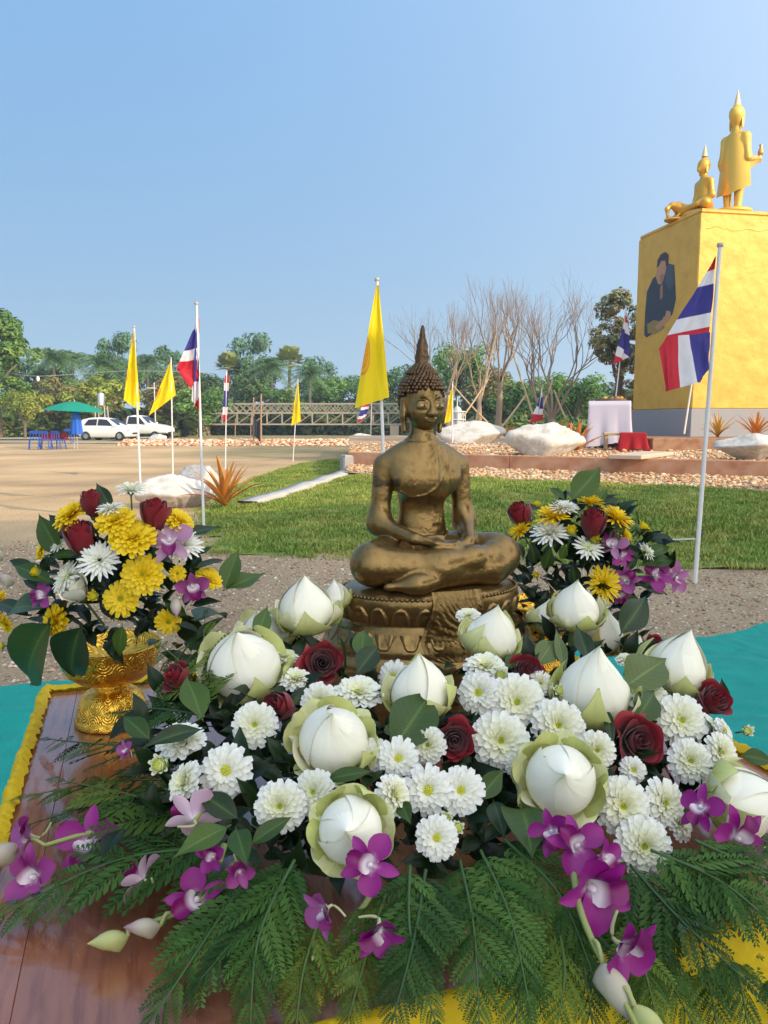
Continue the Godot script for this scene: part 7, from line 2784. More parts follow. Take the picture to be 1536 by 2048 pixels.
	arrow("white_chrysanthemum", "full2", Vector3(0.137, 0.876, -0.741), Vector3(0, 0.45, 0.89), 0.030, "small full white chrysanthemum left of the round lotus facing the viewer")
	arrow("white_chrysanthemum_bud", "white_bud", Vector3(-0.207, 0.906, -0.676), Vector3(0, 0.45, 0.89), 0.023, "small round chrysanthemum bud below the rose nearest the gold bowl")
	arrow("white_chrysanthemum_bud", "white_bud", Vector3(0.053, 0.876, -0.633), Vector3(0, 0.45, 0.89), 0.019, "small round chrysanthemum bud below the oval middle rose")
	arrow("white_chrysanthemum_bud", "white_bud", Vector3(0.064, 0.871, -0.629), Vector3(0, 0.45, 0.89), 0.015, "small round chrysanthemum bud right of the lotus under the front orchid")
	arrow("white_chrysanthemum_bud", "white_bud", Vector3(0.136, 0.926, -0.868), Vector3(0, 0.45, 0.89), 0.021, "small round chrysanthemum bud left of the rose under the bronze base")
	arrow("white_chrysanthemum_bud", "white_bud", Vector3(0.419, 0.866, -0.851), Vector3(0, 0.45, 0.89), 0.016, "small round chrysanthemum bud lower right of the rose against the carpet")
	arrow("white_chrysanthemum_bud", "white_bud", Vector3(0.203, 0.912, -0.858), Vector3(0, 0.45, 0.89), 0.018, "small round chrysanthemum bud left of the tall pointed lotus")
	arrow("yellow_chrysanthemum", "yellow1", Vector3(-0.304, 1.028, -0.954), Vector3(0.1, 0.35, 0.93), 0.057, "large golden chrysanthemum at the heart of the left bouquet", "left")
	arrow("yellow_chrysanthemum", "yellow2", Vector3(-0.339, 1.095, -0.964), Vector3(-0.05, 0.75, 0.65), 0.056, "yellow chrysanthemum between the two upper roses of the left bouquet", "left")
	arrow("yellow_chrysanthemum", "yellow0", Vector3(-0.315, 1.073, -0.957), Vector3(0.05, 0.75, 0.65), 0.063, "yellow chrysanthemum lower right of the upper yellow flower", "left")
	arrow("yellow_chrysanthemum", "yellow_daisy", Vector3(-0.333, 0.997, -0.955), Vector3(0, 0.3, 0.95), 0.047, "open yellow daisy like chrysanthemum left above the gold bowl", "left")
	arrow("yellow_chrysanthemum", "yellow2", Vector3(-0.431, 0.959, -0.989), Vector3(-0.55, 0.1, 0.83), 0.050, "yellow chrysanthemum over the big hanging leaves of the left bouquet", "left")
	arrow("yellow_chrysanthemum", "yellow_daisy", Vector3(-0.282, 0.96, -0.982), Vector3(0.3, 0.1, 0.95), 0.038, "small yellow chrysanthemum at the right rim of the gold bowl", "left")
	arrow("yellow_chrysanthemum", "yellow_daisy", Vector3(-0.265, 1.026, -0.971), Vector3(0.3, 0.3, 0.9), 0.024, "open yellow chrysanthemum below the right white flower", "left")
	arrow("yellow_chrysanthemum_bud", "yellow_bud", Vector3(-0.369, 1, -0.957), Vector3(0, 0.4, 0.9), 0.018, "small yellow bud right of the creamy rose", "left")
	arrow("yellow_chrysanthemum", "yellow0", Vector3(-0.234, 1.011, -1.005), Vector3(0.4, 0.75, 0.5), 0.040, "yellow chrysanthemum reaching right beside bright green leaves", "left")
	arrow("yellow_chrysanthemum", "yellow1", Vector3(-0.402, 1.099, -0.981), Vector3(-0.4, 0.75, 0.5), 0.051, "yellow chrysanthemum upper left of the lowest bouquet rose", "left")
	arrow("yellow_chrysanthemum", "yellow2", Vector3(-0.266, 1.092, -0.989), Vector3(0.5, 0.75, 0.4), 0.045, "yellow chrysanthemum above the right white flower", "left")
	arrow("yellow_chrysanthemum", "yellow_daisy", Vector3(-0.445, 1.055, -0.988), Vector3(-0.7, 0.4, 0.5), 0.031, "open yellow chrysanthemum left of the lowest bouquet rose", "left")
	arrow("yellow_chrysanthemum", "yellow1", Vector3(-0.557, 0.954, -1.1), Vector3(-0.7, 0.2, 0.5), 0.047, "yellow chrysanthemum at the far left edge", "left")
	arrow("yellow_chrysanthemum", "yellow_daisy", Vector3(-0.554, 0.925, -1.1), Vector3(-0.5, -0.3, 0.8), 0.032, "open yellow chrysanthemum below the edge flower", "left")
	arrow("yellow_chrysanthemum_bud", "yellow_bud", Vector3(-0.456, 1.023, -0.992), Vector3(-0.6, 0.6, 0.5), 0.020, "small yellow bud left of the creamy rose", "left")
	arrow("yellow_chrysanthemum_bud", "yellow_bud", Vector3(-0.562, 0.892, -1.1), Vector3(-0.8, 0.1, 0.5), 0.016, "small yellow bud below the edge flower", "left")
	arrow("spider_chrysanthemum", "spider1", Vector3(-0.327, 1.131, -0.99), Vector3(0.05, 0.97, 0.2), 0.043, "white spidery chrysanthemum topping the left bouquet", "left")
	arrow("spider_chrysanthemum", "spider0", Vector3(-0.357, 1.046, -0.952), Vector3(0.1, 0.55, 0.8), 0.055, "white spidery chrysanthemum left of the golden heart flower", "left")
	arrow("spider_chrysanthemum", "spider1", Vector3(-0.404, 1.023, -0.965), Vector3(-0.5, 0.6, 0.6), 0.051, "white spidery chrysanthemum upper left of the creamy rose", "left")
	arrow("spider_chrysanthemum", "spider0", Vector3(-0.258, 1.061, -0.98), Vector3(0.35, 0.7, 0.6), 0.052, "white spidery chrysanthemum over pale orchids in the left bouquet", "left")
	arrow("spider_chrysanthemum", "spider1", Vector3(-0.416, 1.062, -0.974), Vector3(-0.4, 0.8, 0.4), 0.029, "white spidery chrysanthemum left of the lowest bouquet rose", "left")
	arrow("spider_chrysanthemum", "spider0", Vector3(-0.347, 1.109, -0.972), Vector3(0, 0.9, 0.3), 0.039, "white spidery chrysanthemum above the upper yellow flower", "left")
	arrow("red_rose", "rose_bud", Vector3(-0.375, 1.117, -0.982), Vector3(-0.05, 0.97, 0.2), 0.032, "dark red rose at the upper left of the left bouquet", "left")
	arrow("red_rose", "rose_bud", Vector3(-0.294, 1.103, -0.977), Vector3(0.1, 0.97, 0.2), 0.040, "dark red rose at the upper right of the left bouquet", "left")
	arrow("red_rose", "rose_bud", Vector3(-0.385, 1.075, -0.964), Vector3(-0.05, 0.96, 0.25), 0.043, "dark red rose lowest on the left bouquet", "left")
	arrow("white_rose", "rose_white", Vector3(-0.394, 1.009, -0.962), Vector3(-0.3, 0.8, 0.5), 0.037, "creamy white rose at the left of the left bouquet", "left")
	arrow("yellow_chrysanthemum", "yellow_spider", Vector3(0.276, 1.065, -1.237), Vector3(-0.15, 0.9, 0.4), 0.063, "thin petalled yellow chrysanthemum next to the statue in the right bouquet", "right")
	arrow("yellow_chrysanthemum", "yellow_spider", Vector3(0.334, 1.087, -1.24), Vector3(0, 0.97, 0.2), 0.047, "thin petalled yellow chrysanthemum topping the right bouquet", "right")
	arrow("yellow_chrysanthemum", "yellow_spider", Vector3(0.374, 1.062, -1.236), Vector3(0.4, 0.85, 0.35), 0.066, "thin petalled yellow chrysanthemum at the upper right of the right bouquet", "right")
	arrow("yellow_chrysanthemum", "yellow_spider", Vector3(0.226, 1.04, -1.258), Vector3(-0.5, 0.75, 0.4), 0.046, "thin petalled yellow chrysanthemum below the leaning dark rose", "right")
	arrow("yellow_chrysanthemum", "yellow_spider", Vector3(0.356, 0.958, -1.228), Vector3(0.2, 0.45, 0.87), 0.070, "thin petalled yellow chrysanthemum behind the small raised lotus", "right")
	arrow("yellow_chrysanthemum_bud", "yellow_bud", Vector3(0.424, 1.046, -1.251), Vector3(0.6, 0.7, 0.3), 0.028, "small yellow bud right of the upper right yellow flower", "right")
	arrow("yellow_chrysanthemum", "yellow_spider", Vector3(0.387, 1.037, -1.234), Vector3(0.5, 0.6, 0.5), 0.034, "thin petalled yellow chrysanthemum lower right of the upper right yellow flower", "right")
	arrow("yellow_chrysanthemum_bud", "yellow_bud", Vector3(0.253, 1.084, -1.259), Vector3(-0.3, 0.9, 0.2), 0.016, "small yellow bud upper right of the leaning dark rose", "right")
	arrow("yellow_chrysanthemum_bud", "yellow_bud", Vector3(0.339, 1.032, -1.223), Vector3(0, 0.6, 0.7), 0.023, "small yellow bud upper right of the middle white flower of the right bouquet", "right")
	arrow("yellow_chrysanthemum_bud", "yellow_bud", Vector3(0.249, 0.97, -1.241), Vector3(-0.3, 0.5, 0.8), 0.015, "small yellow bud below the left white flower of the right bouquet", "right")
	arrow("yellow_chrysanthemum_bud", "yellow_bud", Vector3(0.301, 1.045, -1.226), Vector3(0, 0.8, 0.5), 0.024, "small yellow bud right of the left white flower of the right bouquet", "right")
	arrow("spider_chrysanthemum", "spider0", Vector3(0.269, 1.038, -1.232), Vector3(-0.15, 0.85, 0.5), 0.066, "white spidery chrysanthemum under the yellow one next to the statue", "right")
	arrow("spider_chrysanthemum", "spider1", Vector3(0.328, 1.018, -1.22), Vector3(0.1, 0.75, 0.65), 0.055, "white spidery chrysanthemum in the middle of the right bouquet", "right")
	arrow("spider_chrysanthemum", "spider0", Vector3(0.292, 1.079, -1.239), Vector3(0, 0.95, 0.3), 0.050, "white spidery chrysanthemum upper right of the yellow flower next to the statue", "right")
	arrow("spider_chrysanthemum", "spider1", Vector3(0.431, 1.007, -1.249), Vector3(0.6, 0.6, 0.4), 0.036, "white spidery chrysanthemum lower right of the upper right yellow flower", "right")
	arrow("red_rose", "rose_bud", Vector3(0.337, 1.058, -1.228), Vector3(0, 0.97, 0.25), 0.045, "dark red rose in the middle of the right bouquet", "right")
	arrow("red_rose", "rose_bud", Vector3(0.226, 1.067, -1.27), Vector3(-0.45, 0.85, 0.25), 0.042, "dark red rose leaning left beside the statue", "right")
	arrow("red_rose", "rose_bud", Vector3(0.389, 1.056, -1.239), Vector3(0.5, 0.85, 0.25), 0.021, "small dark red rosebud behind the upper right yellow flower", "right")
	orchid_spray(Vector3(-0.216, 0.83, -0.717), [Vector3(-0.216, 0.83, -0.717), Vector3(-0.277, 0.825, -0.707), Vector3(-0.322, 0.82, -0.689)], [[Vector3(-0.283, 0.815, -0.7), Vector3(-0.1, 0.6, 0.8), 0.0676, 0.00, 0.35], [Vector3(-0.341, 0.82, -0.705), Vector3(-0.75, 0.35, 0.5), 0.0534, 0.12, 0.60], [Vector3(-0.316, 0.81, -0.655), Vector3(-0.35, 0.5, 0.8), 0.0568, 0.05, 0.50]], [[Vector3(-0.355, 0.81, -0.707), Vector3(-0.45, -0.1, 0.6), 0.0439, 2]], "orchid spray lying at the left corner of the table with three blooms")
	orchid_spray(Vector3(-0.126, 0.84, -0.635), [Vector3(-0.126, 0.84, -0.635), Vector3(-0.153, 0.825, -0.597), Vector3(-0.177, 0.81, -0.6), Vector3(-0.213, 0.8, -0.595)], [[Vector3(-0.156, 0.825, -0.597), Vector3(0.1, 0.6, 0.78), 0.0532, 0.00, 0.30], [Vector3(-0.207, 0.825, -0.625), Vector3(-0.8, 0.2, -0.3), 0.0477, 0.55, 0.40]], [[Vector3(-0.21, 0.8, -0.587), Vector3(-0.8, -0.02, 0.35), 0.0321, 0], [Vector3(-0.185, 0.805, -0.593), Vector3(-0.8, 0.05, 0.25), 0.0298, 2]], "orchid spray with two pale green buds on the bare wood")
	orchid_spray(Vector3(-0.159, 0.887, -0.63), [Vector3(-0.153, 0.89, -0.64), Vector3(-0.161, 0.883, -0.62)], [[Vector3(-0.162, 0.883, -0.62), Vector3(-0.3, 0.1, -0.8), 0.0511, 0.60, 0.40]], [], "single pale orchid bloom seen from behind under the daisy flowers")
	orchid_spray(Vector3(-0.127, 0.87, -0.585), [Vector3(-0.131, 0.875, -0.595), Vector3(-0.132, 0.868, -0.581)], [[Vector3(-0.138, 0.871, -0.586), Vector3(-0.2, 0.3, 0.8), 0.0283, 0.00, 0.60], [Vector3(-0.116, 0.865, -0.577), Vector3(0.3, 0, 0.85), 0.0319, 0.05, 0.80]], [], "orchid blooms peeping out under glossy leaves at the lower left")
	orchid_spray(Vector3(-0.02, 0.873, -0.59), [Vector3(-0.009, 0.873, -0.59), Vector3(-0.011, 0.855, -0.558), Vector3(-0.026, 0.834, -0.552), Vector3(-0.026, 0.814, -0.548), Vector3(-0.041, 0.808, -0.54)], [[Vector3(-0.011, 0.885, -0.55), Vector3(-0.1, 0.55, 0.83), 0.0464, 0.00, 0.25], [Vector3(-0.041, 0.867, -0.524), Vector3(-0.6, 0.1, 0.7), 0.0384, 0.10, 0.70], [Vector3(-0.004, 0.855, -0.522), Vector3(0.1, -0.2, 0.9), 0.0467, 0.00, 0.80]], [[Vector3(-0.046, 0.821, -0.551), Vector3(-0.25, 0, 0.8), 0.0255, 0], [Vector3(-0.034, 0.81, -0.542), Vector3(0.5, -0.15, 0.6), 0.0298, 0], [Vector3(-0.063, 0.806, -0.536), Vector3(-0.8, -0.05, 0.2), 0.0294, 0], [Vector3(-0.048, 0.804, -0.531), Vector3(0, -0.8, 0.4), 0.0195, 1]], "orchid spray hanging in front of the lotus with green buds and one orange bud")
	orchid_spray(Vector3(0.156, 0.865, -0.59), [Vector3(0.157, 0.862, -0.61), Vector3(0.151, 0.85, -0.56), Vector3(0.156, 0.834, -0.535), Vector3(0.168, 0.815, -0.51), Vector3(0.178, 0.799, -0.49)], [[Vector3(0.158, 0.872, -0.6), Vector3(0.1, 0.5, 0.8), 0.0497, 0.00, 0.30], [Vector3(0.144, 0.872, -0.62), Vector3(-0.4, 0.4, 0.8), 0.0405, 0.00, 0.50], [Vector3(0.178, 0.867, -0.59), Vector3(0.5, 0.3, 0.75), 0.0367, 0.00, 0.60], [Vector3(0.163, 0.856, -0.57), Vector3(0.25, 0.1, 0.9), 0.0693, 0.00, 0.60], [Vector3(0.177, 0.831, -0.535), Vector3(0.4, -0.1, 0.9), 0.0600, 0.00, 0.60]], [[Vector3(0.16, 0.827, -0.52), Vector3(0.35, -0.75, 0.35), 0.0439, 2], [Vector3(0.177, 0.81, -0.5), Vector3(0.5, -0.5, 0.3), 0.0319, 0]], "orchid spray trailing over the front edge onto the yellow cloth")
	orchid_spray(Vector3(0.338, 0.829, -0.7), [Vector3(0.319, 0.808, -0.71), Vector3(0.329, 0.819, -0.7)], [[Vector3(0.328, 0.834, -0.68), Vector3(0.3, 0.3, 0.85), 0.0600, 0.00, 0.50], [Vector3(0.305, 0.851, -0.7), Vector3(-0.6, 0.5, 0.5), 0.0461, 0.00, 0.20]], [], "orchid blooms against the lotus lying at the right")
	orchid_spray(Vector3(-0.251, 0.909, -0.714), [Vector3(-0.239, 0.909, -0.714)], [[Vector3(-0.246, 0.907, -0.706), Vector3(-0.4, 0.3, 0.7), 0.0211, 0.10, 0.60]], [], "tiny purple orchid bloom among the ferns below the gold bowl")
	orchid_spray(Vector3(-0.27, 1.066, -0.972), [Vector3(-0.27, 1.066, -0.972)], [[Vector3(-0.273, 1.067, -0.971), Vector3(0.1, 0.5, 0.8), 0.0613, 0.35, 0.30], [Vector3(-0.251, 1.007, -0.986), Vector3(0.4, -0.1, 0.8), 0.0496, 0.10, 0.60]], [[Vector3(-0.27, 0.994, -0.974), Vector3(0.2, -0.6, 0.6), 0.0323, 2]], "pale and purple orchids at the right of the left bouquet")
	orchid_spray(Vector3(-0.445, 0.993, -0.988), [Vector3(-0.445, 0.993, -0.988)], [[Vector3(-0.445, 0.994, -0.987), Vector3(-0.4, 0.3, 0.8), 0.0406, 0.05, 0.30]], [[Vector3(-0.502, 1.002, -1.028), Vector3(-0.7, 0.4, 0.4), 0.0272, 2], [Vector3(-0.537, 1.026, -1.069), Vector3(-0.5, 0.7, 0.4), 0.0310, 2]], "purple orchid with pale buds at the left of the left bouquet")
	orchid_spray(Vector3(0.378, 1.014, -1.228), [Vector3(0.378, 1.014, -1.228)], [[Vector3(0.369, 1.021, -1.226), Vector3(-0.3, 0.6, 0.6), 0.0565, 0.25, 0.40], [Vector3(0.382, 1.004, -1.229), Vector3(0.4, 0.2, 0.8), 0.0454, 0.00, 0.30]], [], "orchid blooms in the middle of the right bouquet")
	orchid_spray(Vector3(0.453, 0.961, -1.265), [Vector3(0.393, 0.971, -1.235), Vector3(0.442, 0.967, -1.257), Vector3(0.504, 0.949, -1.309)], [[Vector3(0.451, 0.964, -1.263), Vector3(0.1, 0.4, 0.8), 0.0635, 0.00, 0.40], [Vector3(0.498, 0.952, -1.302), Vector3(0.5, 0.2, 0.8), 0.0620, 0.15, 0.40], [Vector3(0.394, 0.961, -1.237), Vector3(-0.2, 0.3, 0.85), 0.0540, 0.10, 0.60], [Vector3(0.388, 0.94, -1.24), Vector3(0, -0.2, 0.9), 0.0411, 0.10, 0.60]], [], "purple orchids reaching out at the right of the right bouquet")
	big_leaf(Vector3(0.007, 0.905, -0.705), Vector3(0.045, 0.92, -0.802), Vector3(0, 0.45, 0.89), 0.55, col(0.065, 0.135, 0.022), 0.30, "broad glossy leaf standing between the scratched lotus and the oval rose")
	big_leaf(Vector3(-0.175, 0.923, -0.721), Vector3(-0.229, 0.914, -0.675), Vector3(0, 0.75, 0.6), 0.30, col(0.032, 0.070, 0.020), 0.40, "long dark leaf lying across the white flower nearest the gold bowl")
	big_leaf(Vector3(-0.229, 0.91, -0.722), Vector3(-0.264, 0.918, -0.754), Vector3(0, 0.75, 0.6), 0.50, col(0.065, 0.135, 0.022), 0.30, "dark leaf beside the long dark leaf below the gold bowl")
	big_leaf(Vector3(-0.185, 0.918, -0.754), Vector3(-0.217, 0.933, -0.816), Vector3(0.35, 0.45, 0.82), 0.50, col(0.11, 0.20, 0.028), 0.30, "upright green leaf right beside the rose nearest the gold bowl")
	big_leaf(Vector3(-0.126, 0.892, -0.595), Vector3(-0.165, 0.879, -0.56), Vector3(0, 0.75, 0.6), 0.46, col(0.11, 0.20, 0.028), 0.30, "shiny green leaf at the lower left above the purple orchids")
	big_leaf(Vector3(-0.121, 0.891, -0.593), Vector3(-0.103, 0.876, -0.554), Vector3(0, 0.75, 0.6), 0.50, col(0.065, 0.135, 0.022), 0.40, "shiny green leaf pointing down at the lower left")
	big_leaf(Vector3(-0.123, 0.883, -0.62), Vector3(-0.165, 0.893, -0.645), Vector3(0, 0.75, 0.6), 0.50, col(0.032, 0.070, 0.020), 0.30, "dark green leaf under the daisy like flower at the lower left")
	big_leaf(Vector3(-0.11, 0.875, -0.595), Vector3(-0.078, 0.883, -0.62), Vector3(0, 0.75, 0.6), 0.45, col(0.065, 0.135, 0.022), 0.30, "dark green leaf below the full white flower at the lower left")
	big_leaf(Vector3(0.127, 0.864, -0.681), Vector3(0.121, 0.852, -0.596), Vector3(0, 0.45, 0.89), 0.62, col(0.065, 0.135, 0.022), 0.40, "big glossy leaf hanging below the round lotus")
	big_leaf(Vector3(0.101, 0.872, -0.677), Vector3(0.106, 0.851, -0.636), Vector3(0, 0.45, 0.89), 0.50, col(0.032, 0.070, 0.020), 0.30, "dark leaf left of the round lotus")
	big_leaf(Vector3(0.283, 0.91, -0.873), Vector3(0.346, 0.915, -0.931), Vector3(0, 0.75, 0.6), 0.72, col(0.19, 0.26, 0.08), 0.20, "pale green leaf between the tall pointed lotus and the lotus against the carpet")
	big_leaf(Vector3(0.279, 0.887, -0.824), Vector3(0.314, 0.899, -0.879), Vector3(0, 0.45, 0.89), 0.60, col(0.065, 0.135, 0.022), 0.30, "green leaf standing above the largest rose")
	big_leaf(Vector3(0.397, 0.851, -0.819), Vector3(0.431, 0.841, -0.815), Vector3(0, 0.75, 0.6), 0.70, col(0.065, 0.135, 0.022), 0.20, "large dull green leaf at the right edge")
	big_leaf(Vector3(-0.032, 0.937, -0.838), Vector3(-0.01, 0.946, -0.898), Vector3(0, 0.45, 0.89), 0.50, col(0.032, 0.070, 0.020), 0.30, "dark leaf at the left foot of the bronze base")
	big_leaf(Vector3(-0.027, 0.942, -0.875), Vector3(-0.025, 0.956, -0.932), Vector3(0, 0.45, 0.89), 0.50, col(0.11, 0.20, 0.028), 0.30, "bright little leaf at the left foot of the bronze base")
	big_leaf(Vector3(-0.154, 0.96, -0.886), Vector3(-0.151, 0.981, -0.949), Vector3(0.35, 0.45, 0.82), 0.40, col(0.11, 0.20, 0.028), 0.20, "narrow green leaf in front of the fading lotus")
	big_leaf(Vector3(-0.053, 0.899, -0.66), Vector3(-0.01, 0.9, -0.669), Vector3(0, 0.75, 0.6), 0.40, col(0.065, 0.135, 0.022), 0.30, "green leaf curling below the scratched lotus")
	big_leaf(Vector3(0.001, 0.916, -0.745), Vector3(0.016, 0.908, -0.729), Vector3(0, 0.45, 0.89), 0.60, col(0.19, 0.26, 0.08), 0.70, "grey green curled leaf right of the scratched lotus")
	big_leaf(Vector3(0.188, 0.923, -0.915), Vector3(0.214, 0.933, -0.967), Vector3(0, 0.45, 0.89), 0.60, col(0.19, 0.26, 0.08), 0.20, "pale leaf right of the rose under the bronze base")
	big_leaf(Vector3(0.22, 0.917, -0.906), Vector3(0.223, 0.938, -0.984), Vector3(0, 0.45, 0.89), 0.22, col(0.19, 0.26, 0.08), 0.10, "narrow pale leaf left of the tall pointed lotus")
	big_leaf(Vector3(0.258, 0.918, -0.933), Vector3(0.255, 0.94, -1.002), Vector3(0, 0.45, 0.89), 0.40, col(0.032, 0.070, 0.020), 0.10, "dark leaf beside the stem of the small raised lotus")
	big_leaf(Vector3(0.319, 0.934, -1.011), Vector3(0.369, 0.961, -1.087), Vector3(0, 0.45, 0.89), 0.50, col(0.032, 0.070, 0.020), 0.20, "dark leaf right of the browned old lotus")
	big_leaf(Vector3(0.243, 0.873, -0.784), Vector3(0.25, 0.893, -0.847), Vector3(0, 0.45, 0.89), 0.20, col(0.032, 0.070, 0.020), 0.10, "thin brownish leaf left of the largest rose")
	big_leaf(Vector3(0.086, 0.874, -0.672), Vector3(0.112, 0.882, -0.711), Vector3(0, 0.45, 0.89), 0.50, col(0.065, 0.135, 0.022), 0.20, "green leaf right of the twin daisy like flowers")
	big_leaf(Vector3(0.145, 0.925, -0.892), Vector3(0.169, 0.929, -0.928), Vector3(0, 0.75, 0.6), 0.50, col(0.065, 0.135, 0.022), 0.20, "small leaf above the rose under the bronze base")
	big_leaf(Vector3(0.014, 0.888, -0.645), Vector3(0.024, 0.875, -0.622), Vector3(0, 0.45, 0.89), 0.60, col(0.065, 0.135, 0.022), 0.30, "toothed green leaf right of the lotus under the front orchid")
	big_leaf(Vector3(-0.414, 1.05, -0.971), Vector3(-0.444, 1.098, -1.004), Vector3(-0.3, 0.2, 0.9), 0.60, col(0.065, 0.135, 0.022), 0.10, "tall green leaf at the upper left of the left bouquet", "leaves of the left bouquet")
	big_leaf(Vector3(-0.221, 0.989, -1.042), Vector3(-0.176, 0.989, -1.1), Vector3(0, 0.75, 0.6), 0.50, col(0.11, 0.20, 0.028), 0.10, "bright green leaf reaching furthest right from the left bouquet", "leaves of the left bouquet")
	big_leaf(Vector3(-0.221, 0.99, -1.041), Vector3(-0.21, 1.026, -1.1), Vector3(0, 0.45, 0.89), 0.50, col(0.11, 0.20, 0.028), 0.10, "bright green leaf pointing up beside the furthest right leaf", "leaves of the left bouquet")
	big_leaf(Vector3(-0.431, 0.966, -0.966), Vector3(-0.49, 0.852, -1.07), Vector3(0, 0.45, 0.89), 0.56, col(0.065, 0.135, 0.022), 0.40, "big leaf hanging down at the left of the gold bowl", "leaves of the left bouquet")
	big_leaf(Vector3(-0.383, 0.965, -0.946), Vector3(-0.41, 0.884, -1.004), Vector3(0, 0.45, 0.89), 0.72, col(0.032, 0.070, 0.020), 0.40, "big dark leaf hanging over the front of the gold bowl", "leaves of the left bouquet")
	big_leaf(Vector3(-0.327, 0.968, -0.938), Vector3(-0.334, 0.925, -0.955), Vector3(0, 0.45, 0.89), 0.50, col(0.11, 0.20, 0.028), 0.30, "small bright leaf over the rim of the gold bowl", "leaves of the left bouquet")
	big_leaf(Vector3(-0.282, 0.964, -1.001), Vector3(-0.26, 0.917, -1.057), Vector3(0, 0.45, 0.89), 0.50, col(0.032, 0.070, 0.020), 0.30, "dark leaf at the right rim of the gold bowl", "leaves of the left bouquet")
	big_leaf(Vector3(-0.256, 0.957, -1.004), Vector3(-0.239, 0.912, -1.12), Vector3(0, 0.75, 0.6), 0.42, col(0.065, 0.135, 0.022), 0.30, "leaf curving down right of the gold bowl", "leaves of the left bouquet")
	big_leaf(Vector3(-0.258, 1.073, -0.985), Vector3(-0.226, 1.068, -1.037), Vector3(0, 0.75, 0.6), 0.40, col(0.032, 0.070, 0.020), 0.20, "dark leaf sticking out right below the upper right rose", "leaves of the left bouquet")
	big_leaf(Vector3(-0.244, 1.047, -0.992), Vector3(-0.23, 1.05, -1.015), Vector3(0, 0.75, 0.6), 0.50, col(0.032, 0.070, 0.020), 0.20, "short dark leaf right of the pale orchids", "leaves of the left bouquet")
	big_leaf(Vector3(-0.246, 1.031, -0.987), Vector3(-0.22, 1.024, -1.034), Vector3(0, 0.75, 0.6), 0.30, col(0.032, 0.070, 0.020), 0.20, "narrow dark leaf above the right reaching flower", "leaves of the left bouquet")
	big_leaf(Vector3(-0.428, 1.013, -0.976), Vector3(-0.494, 1.018, -1.02), Vector3(0, 0.75, 0.6), 0.40, col(0.065, 0.135, 0.022), 0.20, "leaf pointing left at the left of the left bouquet", "leaves of the left bouquet")
	big_leaf(Vector3(-0.447, 0.977, -0.992), Vector3(-0.523, 0.941, -1.064), Vector3(0, 0.75, 0.6), 0.45, col(0.065, 0.135, 0.022), 0.30, "leaf drooping at the far left of the left bouquet", "leaves of the left bouquet")
	big_leaf(Vector3(-0.345, 1.108, -0.971), Vector3(-0.371, 1.137, -0.998), Vector3(0, 0.45, 0.89), 0.45, col(0.032, 0.070, 0.020), 0.20, "dark leaf between the upper left rose and the topmost white flower", "leaves of the left bouquet")
	big_leaf(Vector3(-0.479, 0.96, -1.018), Vector3(-0.557, 0.94, -1.1), Vector3(0, 0.75, 0.6), 0.25, col(0.032, 0.070, 0.020), 0.10, "thin dark leaf at the left edge", "leaves of the left bouquet")
	big_leaf(Vector3(-0.384, 1.052, -0.959), Vector3(-0.427, 1.042, -0.976), Vector3(0, 0.75, 0.6), 0.40, col(0.065, 0.135, 0.022), 0.30, "leaf under the lowest bouquet rose", "leaves of the left bouquet")
	big_leaf(Vector3(-0.282, 0.989, -0.969), Vector3(-0.262, 0.965, -0.993), Vector3(0, 0.45, 0.89), 0.50, col(0.065, 0.135, 0.022), 0.30, "leaf above the rim flower", "leaves of the left bouquet")
	big_leaf(Vector3(0.304, 1.092, -1.244), Vector3(0.358, 1.138, -1.286), Vector3(0, 0.45, 0.89), 0.62, col(0.11, 0.20, 0.028), 0.20, "tall bright leaf topping the right bouquet", "leaves of the right bouquet")
	big_leaf(Vector3(0.295, 1.093, -1.246), Vector3(0.27, 1.109, -1.269), Vector3(0, 0.75, 0.6), 0.50, col(0.065, 0.135, 0.022), 0.30, "leaf left of the tall bright leaf", "leaves of the right bouquet")
	big_leaf(Vector3(0.342, 1.086, -1.24), Vector3(0.366, 1.107, -1.257), Vector3(0, 0.75, 0.6), 0.60, col(0.11, 0.20, 0.028), 0.20, "bright leaf right of the tall bright leaf", "leaves of the right bouquet")
	big_leaf(Vector3(0.35, 1.084, -1.24), Vector3(0.386, 1.091, -1.253), Vector3(0, 0.75, 0.6), 0.40, col(0.032, 0.070, 0.020), 0.20, "dark leaf at the upper right of the right bouquet", "leaves of the right bouquet")
	big_leaf(Vector3(0.409, 0.957, -1.243), Vector3(0.476, 0.916, -1.294), Vector3(0, 0.75, 0.6), 0.50, col(0.032, 0.070, 0.020), 0.30, "dark pointed leaf at the lower right of the right bouquet", "leaves of the right bouquet")
	big_leaf(Vector3(0.393, 0.936, -1.243), Vector3(0.425, 0.893, -1.274), Vector3(0, 0.45, 0.89), 0.60, col(0.065, 0.135, 0.022), 0.30, "round green leaf at the bottom right of the right bouquet", "leaves of the right bouquet")
	big_leaf(Vector3(0.429, 1, -1.248), Vector3(0.48, 1.003, -1.282), Vector3(0, 0.75, 0.6), 0.50, col(0.11, 0.20, 0.028), 0.20, "bright leaf at the right of the right bouquet", "leaves of the right bouquet")
	big_leaf(Vector3(0.42, 0.986, -1.244), Vector3(0.489, 0.976, -1.29), Vector3(0, 0.75, 0.6), 0.45, col(0.065, 0.135, 0.022), 0.20, "broad leaf over the reaching purple orchids", "leaves of the right bouquet")
	big_leaf(Vector3(0.36, 1.026, -1.225), Vector3(0.393, 1.051, -1.239), Vector3(0, 0.45, 0.89), 0.50, col(0.065, 0.135, 0.022), 0.20, "leaf right of the middle dark rose", "leaves of the right bouquet")
